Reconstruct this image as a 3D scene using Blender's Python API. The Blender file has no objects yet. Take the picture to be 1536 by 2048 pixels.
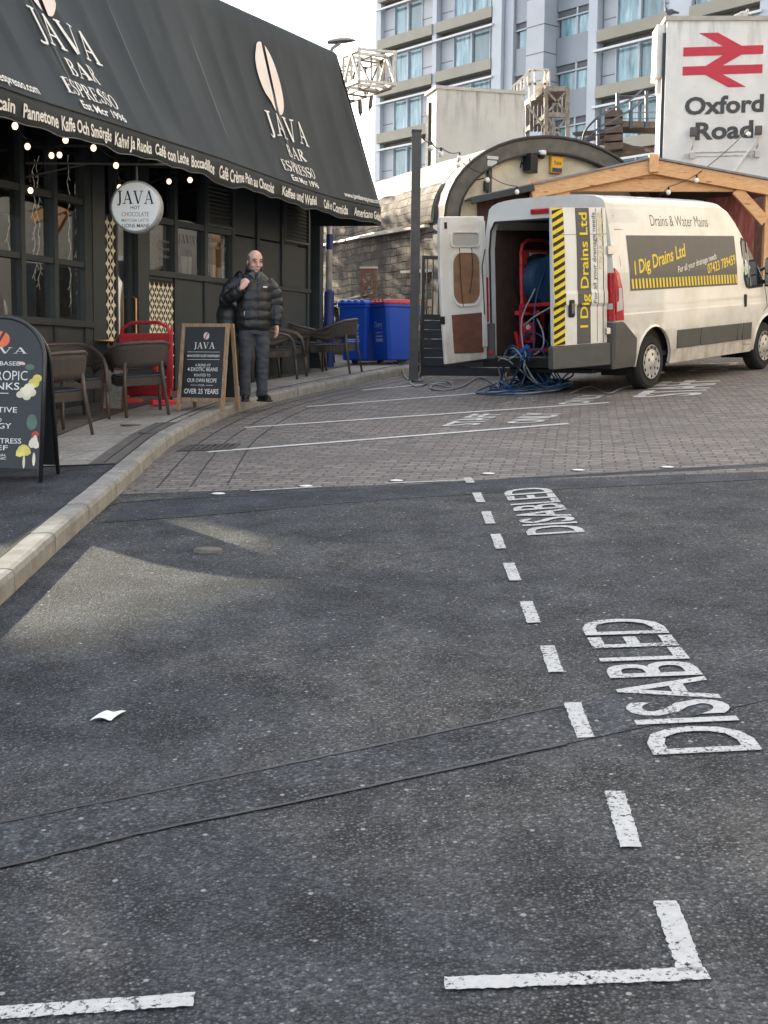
import bpy, bmesh, math, random
from math import sin, cos, pi, radians, atan2, sqrt
from mathutils import Vector as V, Matrix, noise as mnoise
random.seed(11)
SC = bpy.context.scene
COL = SC.collection

# ---------------------------------------------------------------- camera, sky, sun, exposure
F_PX, PITCH, ROLL, EYE = 2600.0, math.atan(280 / 2600.0), radians(0.6), V((0, 0, 1.68))
_f = V((0, cos(PITCH), -sin(PITCH))); _r0 = V((1, 0, 0)); _u0 = _r0.cross(_f)
_r = cos(ROLL) * _r0 + sin(ROLL) * _u0; _u = -sin(ROLL) * _r0 + cos(ROLL) * _u0
cam = bpy.data.cameras.new('camera'); cam_o = bpy.data.objects.new('camera', cam); COL.objects.link(cam_o)
cam.sensor_fit = 'VERTICAL'; cam.sensor_height = 24; cam.lens = 24 * F_PX / 2048
cam.clip_start = 0.05; cam.clip_end = 2000
M = Matrix((_r, _u, -_f)).transposed().to_4x4(); M.translation = EYE; cam_o.matrix_world = M
SC.camera = cam_o
SUN_AZ, SUN_EL = -37.0, 22.0            # degrees, clockwise from straight ahead; the low sun stands behind the cafe
w = bpy.data.worlds.new('World'); SC.world = w; w.use_nodes = True
nt = w.node_tree; bg = nt.nodes['Background']
sky = nt.nodes.new('ShaderNodeTexSky'); sky.sky_type = 'NISHITA'; sky.sun_disc = False
sky.sun_elevation = radians(SUN_EL); sky.sun_rotation = radians(SUN_AZ); sky.air_density = 1.0; sky.dust_density = 2.0; sky.ozone_density = 1.0
hs = nt.nodes.new('ShaderNodeHueSaturation'); hs.inputs['Saturation'].default_value = .5; nt.links.new(sky.outputs[0], hs.inputs['Color']); nt.links.new(hs.outputs[0], bg.inputs[0]); bg.inputs[1].default_value = 0.15
sl = bpy.data.lights.new('sun', 'SUN'); sl.energy = 3.8; sl.angle = radians(0.6); sl.color = (1.0, 0.86, 0.68)
so = bpy.data.objects.new('sun', sl); COL.objects.link(so)
sd = V((sin(radians(SUN_AZ)) * cos(radians(SUN_EL)), cos(radians(SUN_AZ)) * cos(radians(SUN_EL)), sin(radians(SUN_EL))))
so.rotation_euler = sd.to_track_quat('Z', 'Y').to_euler()
vs = SC.view_settings; SC.display_settings.display_device = 'sRGB'
vs.view_transform = 'Standard'; vs.look = 'None'; vs.exposure = 2.05; vs.gamma = 1; vs.use_curve_mapping = False
SC.cycles.use_denoising = True; SC.cycles.max_bounces = 8; SC.cycles.diffuse_bounces = 4; SC.cycles.glossy_bounces = 4
SC.cycles.transmission_bounces = 6; SC.cycles.transparent_max_bounces = 8; SC.cycles.sample_clamp_indirect = 6
SC.cycles.caustics_reflective = False; SC.cycles.caustics_refractive = False

# ---------------------------------------------------------------- survey helpers
GX, GY, GY2, Y0 = 0.0458, 0.08667, 0.069, 9.7         # the street climbs ahead and to the right; a crease where the setts begin
def gz(x, y):
    x = max(-14, min(14, x)); y2 = min(y, 45)
    return GX * x + (GY * y if y < Y0 else GY * Y0 + GY2 * (y2 - Y0))
def ray(px, py): return _f + (px - 768) / F_PX * _r - (py - 1024) / F_PX * _u
def G(px, py, dz=0.0):
    d = ray(px, py); t = (1.68 - dz) / (GX * d.x + GY * d.y - d.z)
    if t * d.y > Y0: t = (1.68 - dz - (GY - GY2) * Y0) / (GX * d.x + GY2 * d.y - d.z)
    return EYE + d * t
def at(px, py, y): d = ray(px, py); return EYE + d * (y / d.y)
def hd(deg): return V((sin(radians(deg)), cos(radians(deg)), 0))   # unit vector on a compass heading

# ---------------------------------------------------------------- things, parts, meshes
MAT = {}; ROOT = {}
def tag(o, label, cat, group=None):
    o['label'] = label; o['category'] = cat
    if group: o['group'] = group
    return o
def thing(name, label, cat, loc, head=0, group=None, m=None):
    o = bpy.data.objects.new(name, None); COL.objects.link(o); o.empty_display_size = .2
    mm = m if m is not None else Matrix.Translation(V(loc)) @ Matrix.Rotation(-radians(head), 4, 'Z')
    o.matrix_world = mm; ROOT[o.name] = mm.copy()
    return tag(o, label, cat, group)
class MB:
    def __init__(s, fr=None): s.v = []; s.f = []; s.fr = fr; s.mi = []; s.cm = 0
    def add(s, vs, fs):
        b = len(s.v); s.v += [s.fr(V(p)) if s.fr else V(p) for p in vs]
        for f in fs: s.f.append([b + i for i in f]); s.mi.append(s.cm)
        return s
    def box(s, x0, x1, y0, y1, z0, z1):
        return s.add([(x, y, z) for z in (z0, z1) for y in (y0, y1) for x in (x0, x1)],
                     [(0, 2, 3, 1), (4, 5, 7, 6), (0, 1, 5, 4), (2, 6, 7, 3), (0, 4, 6, 2), (1, 3, 7, 5)])
    def beam(s, a, b, wd, ht, up=(0, 0, 1)):
        a, b = V(a), V(b); d = (b - a).normalized(); upv = V(up)
        if abs(d.dot(upv)) > .98: upv = V((1, 0, 0))
        x = d.cross(upv).normalized() * wd / 2; y = x.cross(d).normalized() * ht / 2
        return s.add([a - x - y, a + x - y, a + x + y, a - x + y, b - x - y, b + x - y, b + x + y, b - x + y],
                     [(0, 3, 2, 1), (4, 5, 6, 7), (0, 1, 5, 4), (1, 2, 6, 5), (2, 3, 7, 6), (3, 0, 4, 7)])
    def tube(s, pts, r, n=8, cap=True, closed=False):
        pts = [V(p) for p in pts]; N = len(pts); rs = r if isinstance(r, (list, tuple)) else [r] * N
        vs = []; prev = None
        for i, p in enumerate(pts):
            t = (pts[(i + 1) % N if closed else min(i + 1, N - 1)] - pts[(i - 1) % N if closed else max(i - 1, 0)]).normalized()
            if prev is None:
                a = t.orthogonal().normalized()
            else:
                a = (prev - t * prev.dot(t)); a = a.normalized() if a.length > 1e-6 else t.orthogonal().normalized()
            prev = a; b = t.cross(a)
            vs += [p + (a * cos(2 * pi * k / n) + b * sin(2 * pi * k / n)) * rs[i] for k in range(n)]
        fs = []
        for i in range(N if closed else N - 1):
            j = (i + 1) % N
            fs += [(i * n + k, i * n + (k + 1) % n, j * n + (k + 1) % n, j * n + k) for k in range(n)]
        if cap and not closed: fs += [tuple(range(n))[::-1], tuple(range((N - 1) * n, N * n))]
        return s.add(vs, fs)
    def lathe(s, prof, c=(0, 0, 0), n=24):
        vs = []; c = V(c)
        for r, z in prof: vs += [c + V((r * cos(2 * pi * k / n), r * sin(2 * pi * k / n), z)) for k in range(n)]
        fs = [(i * n + k, i * n + (k + 1) % n, (i + 1) * n + (k + 1) % n, (i + 1) * n + k) for i in range(len(prof) - 1) for k in range(n)]
        fs += [tuple(range(n))[::-1], tuple(range((len(prof) - 1) * n, len(prof) * n))]
        return s.add(vs, fs)
    def sphere(s, c, r, n=10, sc=(1, 1, 1)):
        c = V(c); vs = []; m = n // 2 + 1
        for i in range(m + 1):
            a = pi * i / m
            vs += [c + V((r * sc[0] * sin(a) * cos(2 * pi * k / n), r * sc[1] * sin(a) * sin(2 * pi * k / n), r * sc[2] * cos(a))) for k in range(n)]
        return s.add(vs, [(i * n + k, (i + 1) * n + k, (i + 1) * n + (k + 1) % n, i * n + (k + 1) % n) for i in range(m) for k in range(n)])
    def prism(s, pts, fa, fb):          # outline pts (2d), fa/fb map a 2d point to the two faces
        n = len(pts)
        return s.add([fa(p) for p in pts] + [fb(p) for p in pts],
                     [tuple(range(n))[::-1], tuple(range(n, 2 * n))] + [(i, (i + 1) % n, n + (i + 1) % n, n + i) for i in range(n)])
    def grid(s, fn, nu, nv):
        vs = [fn(i / nu, j / nv) for j in range(nv + 1) for i in range(nu + 1)]
        return s.add(vs, [(j * (nu + 1) + i, j * (nu + 1) + i + 1, (j + 1) * (nu + 1) + i + 1, (j + 1) * (nu + 1) + i) for j in range(nv) for i in range(nu)])
    def build(s, name, mat, parent=None, local=False, smooth=False, bevel=0, kind=None, label=None, weld=True, solid=0):
        me = bpy.data.meshes.new(name); vs = s.v; mm = None
        if parent is not None:
            mm = ROOT[parent.name]
            if not local: iv = mm.inverted(); vs = [iv @ p for p in vs]
        me.from_pydata([tuple(p) for p in vs], [], s.f)
        for mt in (mat if isinstance(mat, (list, tuple)) else [mat]): me.materials.append(MAT[mt] if isinstance(mt, str) else mt)
        if any(s.mi): me.polygons.foreach_set('material_index', s.mi)
        bm = bmesh.new(); bm.from_mesh(me)
        if weld: bmesh.ops.remove_doubles(bm, verts=bm.verts, dist=1e-5)
        if weld: bmesh.ops.recalc_face_normals(bm, faces=bm.faces)
        bm.to_mesh(me); bm.free()
        if smooth: me.polygons.foreach_set('use_smooth', [True] * len(me.polygons))
        o = bpy.data.objects.new(name, me); COL.objects.link(o)
        if solid: md = o.modifiers.new('solid', 'SOLIDIFY'); md.thickness = solid; md.offset = 0
        if bevel: md = o.modifiers.new('bevel', 'BEVEL'); md.width = bevel; md.segments = 2; md.limit_method = 'ANGLE'; md.angle_limit = radians(40)
        if parent is not None: o.parent = parent; ROOT[o.name] = mm
        if kind: o['kind'] = kind
        if label: o['label'] = label
        return o
def frame(o, head, lean=0):             # wall frame: x along heading, y outward (to the right of the heading), z up
    o = V(o); u = hd(head); n = V((u.y, -u.x, 0))
    return lambda p: o + u * p.x + n * p.y + V((0, 0, p.z))
def part_mat(o): return o

# ---------------------------------------------------------------- materials
def nodes(name):
    m = bpy.data.materials.new(name); m.use_nodes = True; t = m.node_tree
    return m, t, t.nodes['Principled BSDF']
def nd(t, typ, **kw):
    n = t.nodes.new(typ)
    for k, v in kw.items():
        if k in n.inputs.keys(): n.inputs[k].default_value = v
        else: setattr(n, k, v)
    return n
def ramp(t, fac, stops):
    r = t.nodes.new('ShaderNodeValToRGB'); e = r.color_ramp.elements
    while len(e) < len(stops): e.new(.5)
    for i, (p, c) in enumerate(stops): e[i].position = p; e[i].color = (*c, 1) if len(c) == 3 else c
    t.links.new(fac, r.inputs[0]); return r.outputs[0]
def mixc(t, fac, a, b, mode='MIX'):
    m = t.nodes.new('ShaderNodeMix'); m.data_type = 'RGBA'; m.blend_type = mode
    for sck, val in ((0, fac), (6, a), (7, b)):
        if hasattr(val, 'is_linked'): t.links.new(val, m.inputs[sck])
        else: m.inputs[sck].default_value = val if sck == 0 else ((*val, 1) if len(val) == 3 else val)
    return m.outputs[2]
def coords(t, scale=(1, 1, 1), rot=(0, 0, 0), kind='Object'):
    c = t.nodes.new('ShaderNodeTexCoord'); mp = t.nodes.new('ShaderNodeMapping')
    mp.inputs['Scale'].default_value = scale; mp.inputs['Rotation'].default_value = rot
    t.links.new(c.outputs[kind], mp.inputs[0]); return mp.outputs[0]
def noise(t, vec, scale, detail=4, rough=.55, dist=0):
    n = nd(t, 'ShaderNodeTexNoise'); n.inputs['Scale'].default_value = scale; n.inputs['Detail'].default_value = detail
    n.inputs['Roughness'].default_value = rough; n.inputs['Distortion'].default_value = dist
    t.links.new(vec, n.inputs['Vector']); return n.outputs['Fac']
def bump(t, p, h, strength=.3, dist=.01):
    b = t.nodes.new('ShaderNodeBump'); b.inputs['Strength'].default_value = strength; b.inputs['Distance'].default_value = dist
    t.links.new(h, b.inputs['Height']); t.links.new(b.outputs[0], p.inputs['Normal'])
def pm(name, col, rough=.6, var=.25, scale=6, bmp=0, bscale=40, metal=0, spec=.4, dirt=None, dscale=1.3, stretch=(1, 1, 1), coat=0):
    m, t, p = nodes(name); vec = coords(t, stretch)
    f = noise(t, vec, scale, 6)
    c = ramp(t, f, [(.3, tuple(x * (1 - var) for x in col)), (.7, tuple(min(1, x * (1 + var)) for x in col))])
    if dirt:
        f2 = noise(t, vec, dscale, 8, .65)
        c = mixc(t, ramp(t, f2, [(.48, (0, 0, 0)), (.72, (.85, .85, .85))]), c, dirt)
    t.links.new(c, p.inputs['Base Color']); p.inputs['Roughness'].default_value = rough
    p.inputs['Metallic'].default_value = metal; p.inputs['Specular IOR Level'].default_value = spec; p.inputs['Coat Weight'].default_value = coat
    if bmp: bump(t, p, noise(t, vec, bscale, 3), bmp)
    MAT[name] = m; return m
def emis(name, col, st):
    m, t, p = nodes(name); p.inputs['Base Color'].default_value = (*col, 1); p.inputs['Emission Color'].default_value = (*col, 1)
    p.inputs['Emission Strength'].default_value = st; MAT[name] = m
def glass(name, tint, rough=.03, trans=.75):
    m, t, p = nodes(name); p.inputs['Base Color'].default_value = (*tint, 1); p.inputs['Roughness'].default_value = rough
    p.inputs['Specular IOR Level'].default_value = .9; p.inputs['IOR'].default_value = 1.52
    tr = t.nodes.new('ShaderNodeBsdfTransparent'); tr.inputs[0].default_value = (*tint, 1)
    gl = t.nodes.new('ShaderNodeBsdfGlossy'); gl.inputs['Roughness'].default_value = rough
    lw = t.nodes.new('ShaderNodeLayerWeight'); lw.inputs[0].default_value = .5; pw = nd(t, 'ShaderNodeMath', operation='POWER'); t.links.new(lw.outputs['Facing'], pw.inputs[0]); pw.inputs[1].default_value = 3.2; fr = nd(t, 'ShaderNodeMath', operation='MULTIPLY_ADD'); t.links.new(pw.outputs[0], fr.inputs[0]); fr.inputs[1].default_value = .85; fr.inputs[2].default_value = .24
    mx = t.nodes.new('ShaderNodeMixShader'); t.links.new(fr.outputs[0], mx.inputs[0]); t.links.new(tr.outputs[0], mx.inputs[1]); t.links.new(gl.outputs[0], mx.inputs[2])
    t.links.new(mx.outputs[0], t.nodes['Material Output'].inputs[0]); MAT[name] = m

def asphalt(name, base, warm, chip, vs=75, mott=.9):
    m, t, p = nodes(name); vec = coords(t)
    mot = noise(t, vec, mott, 7, .62, .8); big = noise(t, vec, .33, 3, .5)
    av = nd(t, 'ShaderNodeMath', operation='MULTIPLY_ADD'); t.links.new(big, av.inputs[0]); av.inputs[1].default_value = 1.3; t.links.new(mot, av.inputs[2])
    hf = nd(t, 'ShaderNodeMath', operation='MULTIPLY'); t.links.new(av.outputs[0], hf.inputs[0]); hf.inputs[1].default_value = .435
    c = ramp(t, hf.outputs[0], [(.36, tuple(x * .86 for x in base)), (.47, base), (.62, warm)])
    oil = noise(t, vec, 1.25, 5, .6, .4); c = mixc(t, ramp(t, oil, [(.64, (0, 0, 0)), (.74, (.55, .55, .55))]), c, tuple(x * .5 for x in base))
    vo = nd(t, 'ShaderNodeTexVoronoi'); vo.inputs['Scale'].default_value = vs; t.links.new(vec, vo.inputs['Vector'])
    sep = nd(t, 'ShaderNodeSeparateColor'); t.links.new(vo.outputs['Color'], sep.inputs[0])
    c = mixc(t, 1.0, c, ramp(t, sep.outputs[0], [(0, (.38, .38, .40)), (.5, (.85, .85, .85)), (.88, (1.3, 1.3, 1.28)), (.95, (1.8, 1.8, 1.75)), (1, (2.6, 2.6, 2.5))]), 'MULTIPLY')
    pt = noise(t, vec, 3.1, 4, .6)
    fine = noise(t, vec, 260, 2)
    c = mixc(t, 1.0, c, ramp(t, fine, [(.3, (.6, .6, .6)), (.7, (1.4, 1.4, 1.4))]), 'MULTIPLY')
    crk = ramp(t, vo.outputs['Distance'], [(.22, (1, 1, 1)), (.58, (.16, .16, .17))])
    c = mixc(t, ramp(t, pt, [(.35, (.25, .25, .25)), (.65, (1, 1, 1))]), c, mixc(t, 1.0, c, crk, 'MULTIPLY'))
    spk = nd(t, 'ShaderNodeTexVoronoi'); spk.inputs['Scale'].default_value = 9; t.links.new(vec, spk.inputs['Vector'])
    c = mixc(t, ramp(t, spk.outputs['Distance'], [(.055, (1, 1, 1)), (.085, (0, 0, 0))]), c, chip)
    t.links.new(c, p.inputs['Base Color']); p.inputs['Roughness'].default_value = .82; p.inputs['Specular IOR Level'].default_value = .35
    mth = nd(t, 'ShaderNodeMath', operation='SUBTRACT'); mth.inputs[0].default_value = 1; t.links.new(vo.outputs['Distance'], mth.inputs[1])
    bump(t, p, mth.outputs[0], .55, .012); MAT[name] = m
asphalt('asphalt', (.086, .092, .099), (.150, .145, .134), (.33, .32, .31), 105)
asphalt('trench_asphalt', (.080, .087, .098), (.116, .117, .119), (.33, .33, .32), 80, 1.6)
asphalt('pave_tarmac', (.075, .082, .10), (.095, .098, .108), (.28, .28, .28), 130, 1.2)
pm('tar', (.018, .018, .02), .5, .3, 30)

def bricks(name, c1, c2, mortar, bw, bh, ms, rot=0, axes='xy', rough=.85, dirt=None, bmp=.5, dirt_at=(.45, .7), dscale=.9, off=.5, warp=0):
    m, t, p = nodes(name)
    tc = t.nodes.new('ShaderNodeTexCoord'); sp = t.nodes.new('ShaderNodeSeparateXYZ'); cb = t.nodes.new('ShaderNodeCombineXYZ')
    t.links.new(tc.outputs['Object'], sp.inputs[0]); ax = {'x': 0, 'y': 1, 'z': 2}
    t.links.new(sp.outputs[ax[axes[0]]], cb.inputs[0]); t.links.new(sp.outputs[ax[axes[1]]], cb.inputs[1])
    mp = t.nodes.new('ShaderNodeMapping'); mp.inputs['Rotation'].default_value = (0, 0, rot); t.links.new(cb.outputs[0], mp.inputs[0])
    vec = mp.outputs[0]
    if warp:
        wn = nd(t, 'ShaderNodeTexNoise'); wn.inputs['Scale'].default_value = 2.3; t.links.new(vec, wn.inputs['Vector'])
        mv = nd(t, 'ShaderNodeVectorMath', operation='MULTIPLY_ADD'); t.links.new(wn.outputs['Color'], mv.inputs[0]); mv.inputs[1].default_value = (warp,) * 3; t.links.new(vec, mv.inputs[2]); vec = mv.outputs[0]
    b = t.nodes.new('ShaderNodeTexBrick'); b.offset = off; b.inputs['Scale'].default_value = 1; b.inputs['Brick Width'].default_value = bw; b.inputs['Row Height'].default_value = bh
    b.inputs['Mortar Size'].default_value = ms; b.inputs['Mortar Smooth'].default_value = .3; b.inputs['Bias'].default_value = 0
    for k, c in (('Color1', c1), ('Color2', c2), ('Mortar', mortar)): b.inputs[k].default_value = (*c, 1)
    t.links.new(vec, b.inputs['Vector'])
    wv = coords(t); f = noise(t, wv, 22, 5, .65)
    c = mixc(t, 1.0, b.outputs['Color'], ramp(t, f, [(.3, (.62, .62, .62)), (.7, (1.3, 1.3, 1.3))]), 'MULTIPLY')
    if dirt: c = mixc(t, ramp(t, noise(t, wv, dscale, 8, .68), [(dirt_at[0], (0, 0, 0)), (dirt_at[1], (.9, .9, .9))]), c, dirt)
    t.links.new(c, p.inputs['Base Color']); p.inputs['Roughness'].default_value = rough; p.inputs['Specular IOR Level'].default_value = .3
    if bmp: 
        iv = nd(t, 'ShaderNodeMath', operation='SUBTRACT'); iv.inputs[0].default_value = 1; t.links.new(b.outputs['Fac'], iv.inputs[1])
        ad = nd(t, 'ShaderNodeMath', operation='MULTIPLY_ADD'); t.links.new(f, ad.inputs[0]); ad.inputs[1].default_value = .5; t.links.new(iv.outputs[0], ad.inputs[2])
        bump(t, p, ad.outputs[0], bmp, .012)
    MAT[name] = m
bricks('setts', (.275, .242, .216), (.168, .150, .137), (.09, .084, .079), .20, .10, .009, .15, dirt=(.14, .13, .125), dirt_at=(.5, .78), dscale=.55, warp=.05)
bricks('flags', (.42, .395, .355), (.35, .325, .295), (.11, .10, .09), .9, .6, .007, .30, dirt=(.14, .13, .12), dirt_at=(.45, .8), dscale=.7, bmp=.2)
bricks('flags_dark', (.19, .17, .155), (.16, .145, .135), (.045, .042, .04), .6, .4, .008, .30, dirt=(.07, .065, .062), dirt_at=(.45, .75), dscale=1.1, bmp=.2)
pm('kerb', (.31, .298, .27), .9, .22, 9, .6, 60, dirt=(.20, .185, .16), dscale=3)
pm('kerb_dark', (.135, .125, .115), .9, .2, 9, .4, 60)

def paint(name, col, thr=.62, scale=38):
    m, t, p = nodes(name); vec = coords(t); f = noise(t, vec, scale, 5, .75); f2 = noise(t, vec, 3.2, 4)
    p.inputs['Roughness'].default_value = .7
    c = ramp(t, noise(t, vec, 24, 5, .7), [(.25, tuple(x * .72 for x in col)), (.7, col)]); t.links.new(c, p.inputs['Base Color'])
    ad = nd(t, 'ShaderNodeMath', operation='MULTIPLY_ADD'); t.links.new(f2, ad.inputs[0]); ad.inputs[1].default_value = .35; t.links.new(f, ad.inputs[2])
    mask = ramp(t, ad.outputs[0], [(thr + .12, (0, 0, 0)), (thr + .2, (1, 1, 1))])
    tr = t.nodes.new('ShaderNodeBsdfTransparent'); mx = t.nodes.new('ShaderNodeMixShader')
    t.links.new(mask, mx.inputs[0]); t.links.new(p.outputs[0], mx.inputs[1]); t.links.new(tr.outputs[0], mx.inputs[2])
    t.links.new(mx.outputs[0], t.nodes['Material Output'].inputs[0]); MAT[name] = m
paint('road_paint', (.58, .575, .55), .60, 60)
paint('sett_paint', (.72, .71, .68), .68, 40)
paint('road_paint_worn', (.62, .61, .58), .50, 26)
paint('chalk', (.5, .49, .47), .36, 14)

# ---------------------------------------------------------------- lettering
_tc = {}
def text_geo(s, bold=0.0, space=1.0):
    k = (s, bold, space)
    if k in _tc: return _tc[k]
    cu = bpy.data.curves.new('lettering', 'FONT'); cu.body = s; cu.resolution_u = 3; cu.offset = bold; cu.space_character = space
    o = bpy.data.objects.new('lettering', cu); COL.objects.link(o); dg = bpy.context.evaluated_depsgraph_get(); dg.update()
    me = bpy.data.meshes.new_from_object(o.evaluated_get(dg)); vs = [(v.co.x, v.co.y) for v in me.vertices]; fs = [tuple(p.vertices) for p in me.polygons]
    bpy.data.objects.remove(o); bpy.data.curves.remove(cu); bpy.data.meshes.remove(me)
    x0 = min(v[0] for v in vs); x1 = max(v[0] for v in vs)
    _tc[k] = ([((x - x0) / (x1 - x0), y / .73) for x, y in vs], fs, (x1 - x0) / .73); return _tc[k]   # x 0..1, y 0..1 = cap height
def stroke(pts, wd):
    vs = []; fs = []
    for i in range(len(pts) - 1):
        a, b = V(pts[i]), V(pts[i + 1]); d = (b - a); n = V((-d.y, d.x)).normalized(); w0 = wd[i] if isinstance(wd, list) else wd; w1 = wd[i + 1] if isinstance(wd, list) else wd
        k = len(vs); vs += [a + n * w0 / 2, a - n * w0 / 2, b - n * w1 / 2, b + n * w1 / 2]; fs.append((k, k + 1, k + 2, k + 3))
    return vs, fs
def arc(cx, cy, rx, ry, a0, a1, n=9): return [(cx + rx * cos(radians(a0 + (a1 - a0) * i / n)), cy + ry * sin(radians(a0 + (a1 - a0) * i / n))) for i in range(n + 1)]
TK, TN = .15, .055
def bow(cx, cy, rx, ry, a0=90, a1=-90):
    p = arc(cx, cy, rx, ry, a0, a1); n = len(p) - 1
    return (p, [TN + (TK - TN) * sin(pi * i / n) for i in range(n + 1)])
SERIF = {
 'J': (.52, [([(.34, 1), (.34, .1)], TK), (arc(.2, .1, .14, .2, 0, -150), [TK, .14, .13, .12, .1, .09, .08, .07, .06, .06]), ([(.16, .98), (.52, .98)], TN)]),
 'A': (.92, [([(.14, 0), (.46, 1)], TN), ([(.45, 1), (.78, 0)], TK), ([(.25, .34), (.68, .34)], TN), ([(0, .025), (.28, .025)], TN), ([(.6, .025), (.94, .025)], TN)]),
 'V': (.92, [([(.14, 1), (.46, 0)], TK), ([(.47, 0), (.79, 1)], TN), ([(0, .975), (.32, .975)], TN), ([(.64, .975), (.93, .975)], TN)]),
 'B': (.68, [([(.16, 0), (.16, 1)], TK), bow(.3, .75, .24, .225), bow(.32, .26, .28, .235), ([(.02, .975), (.3, .975)], TN), ([(.16, .51), (.32, .51)], TN), ([(.02, .025), (.32, .025)], TN)]),
 'P': (.64, [([(.16, 0), (.16, 1)], TK), bow(.3, .725, .26, .25), ([(.02, .975), (.3, .975)], TN), ([(.16, .475), (.3, .475)], TN), ([(.02, .025), (.32, .025)], TN)]),
 'R': (.76, [([(.16, 0), (.16, 1)], TK), bow(.3, .74, .25, .235), ([(.02, .975), (.3, .975)], TN), ([(.16, .505), (.32, .505)], TN), ([(.02, .025), (.32, .025)], TN), ([(.34, .5), (.68, .02)], TK), ([(.58, .025), (.8, .025)], TN)]),
 'E': (.64, [([(.16, 0), (.16, 1)], TK), ([(.02, .975), (.56, .975)], TN), ([(.16, .51), (.44, .51)], TN), ([(.02, .025), (.6, .025)], TN), ([(.56, 1), (.56, .78)], TN), ([(.6, 0), (.6, .22)], TN), ([(.44, .4), (.44, .62)], TN)]),
 'S': (.58, [(arc(.28, .74, .2, .23, 30, 250) + arc(.28, .27, .22, .25, 70, -150), [TN] * 3 + [.1, .12, .14, .15, .15, .15, .16, .16, .15, .15, .14, .12, .1, .08] + [TN] * 3), ([(.47, .98), (.47, .72)], TN), ([(.06, .02), (.06, .3)], TN)]),
 'O': (.82, [(arc(.4, .5, .33, .47, 90, 450, 22), [TN + (TK - TN) * abs(sin(pi * 2 * i / 22 / 1)) for i in range(23)])]),
}
def serif_geo(s, gap=.06):
    vs = []; fs = []; x = 0
    for ch in s:
        wd, st = SERIF[ch]
        for p, wdt in st:
            if isinstance(wdt, list) and len(wdt) != len(p): wdt = [wdt[min(len(wdt) - 1, int(i * len(wdt) / len(p)))] for i in range(len(p))]
            v, f = stroke(p, wdt); b = len(vs); vs += [(q[0] + x, q[1]) for q in v]; fs += [tuple(b + i for i in g) for g in f]
        x += wd + gap
    x -= gap
    return [(a / x, b) for a, b in vs], fs, x
def letter(geo, x0, x1, y0, h, fn):      # maps lettering (x 0..1, y in cap heights) through fn(x, y)
    vs, fs = geo[0], geo[1]
    return [fn(x0 + (x1 - x0) * x, y0 + h * y) for x, y in vs], fs
def sign_text(mb, s, x0, x1, y0, h, fn, bold=0.0, serif=False, space=1.0):
    v, f = letter(serif_geo(s) if serif else text_geo(s, bold, space), x0, x1, y0, h, fn); mb.add(v, f); return mb
def wid(s, h, bold=0.0): return text_geo(s, bold)[2] * h
def bean_geo(n=20):
    """a coffee bean seen flat: two halves either side of a leaning slot; returns verts in -1..1 and faces"""
    vs = []; fs = []
    for sgn in (1, -1):
        pts = [(cos(radians(a)), sin(radians(a))) for a in [(-82 if sgn > 0 else 98) + 164 * i / n for i in range(n + 1)]]
        b = len(vs); vs += pts; fs.append(tuple(range(b, b + n + 1)))
    return vs, fs
# ---------------------------------------------------------------- street: road, setts, kerb, pavement
def crom(pts, per=6):
    P = [V(p) for p in pts]; out = []
    for i in range(len(P) - 1):
        p0, p1, p2, p3 = P[max(i - 1, 0)], P[i], P[i + 1], P[min(i + 2, len(P) - 1)]
        for k in range(per):
            t = k / per; out.append(.5 * ((2 * p1) + (p2 - p0) * t + (2 * p0 - 5 * p1 + 4 * p2 - p3) * t * t + (3 * p1 - p0 - 3 * p2 + p3) * t ** 3))
    out.append(P[-1]); return out
def fl(x, y, dz=0): return V((x, y, gz(x, y) + dz))
def sheet(xs, ys, dz=0):
    mb = MB(); n = len(xs)
    mb.add([fl(x, y, dz) for y in ys for x in xs], [(j * n + i, j * n + i + 1, (j + 1) * n + i + 1, (j + 1) * n + i) for j in range(len(ys) - 1) for i in range(n - 1)])
    return mb
def reg(o): ROOT[o.name] = Matrix.Identity(4); return o
ground = reg(sheet([-400, -60, -14, 14, 60, 400], [-60, -10, 0, 9.7, 20, 45, 150, 900], -.03).build('ground', 'pave_tarmac', kind='structure'))
road = reg(sheet([-2.6, 0, 3, 14, 15], [-12, -3, 0, 3, 6, 9.7], 0).build('road', 'asphalt', kind='structure'))
setts = reg(sheet([-2.6, 0, 3, 14, 15], [9.7, 14, 20, 30, 44], 0).build('sett_road', 'setts', kind='structure'))
K = [(-1.9, -6), (-1.93, 3), (-1.95, 6.5), (-1.97, 8), (-1.98, 9.7), (-2.04, 11.5), (-2.05, 13), (-1.86, 15.2), (-1.5, 16.8), (-.85, 18.5), (.2, 20.9), (.55, 21.75)]
KC = crom([V((x, y)) for x, y in K], 8)
def off2(C, d):
    o = []
    for i, p in enumerate(C):
        t = (C[min(i + 1, len(C) - 1)] - C[max(i - 1, 0)]).normalized(); o.append(p + V((-t.y, t.x)) * d)
    return o
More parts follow.
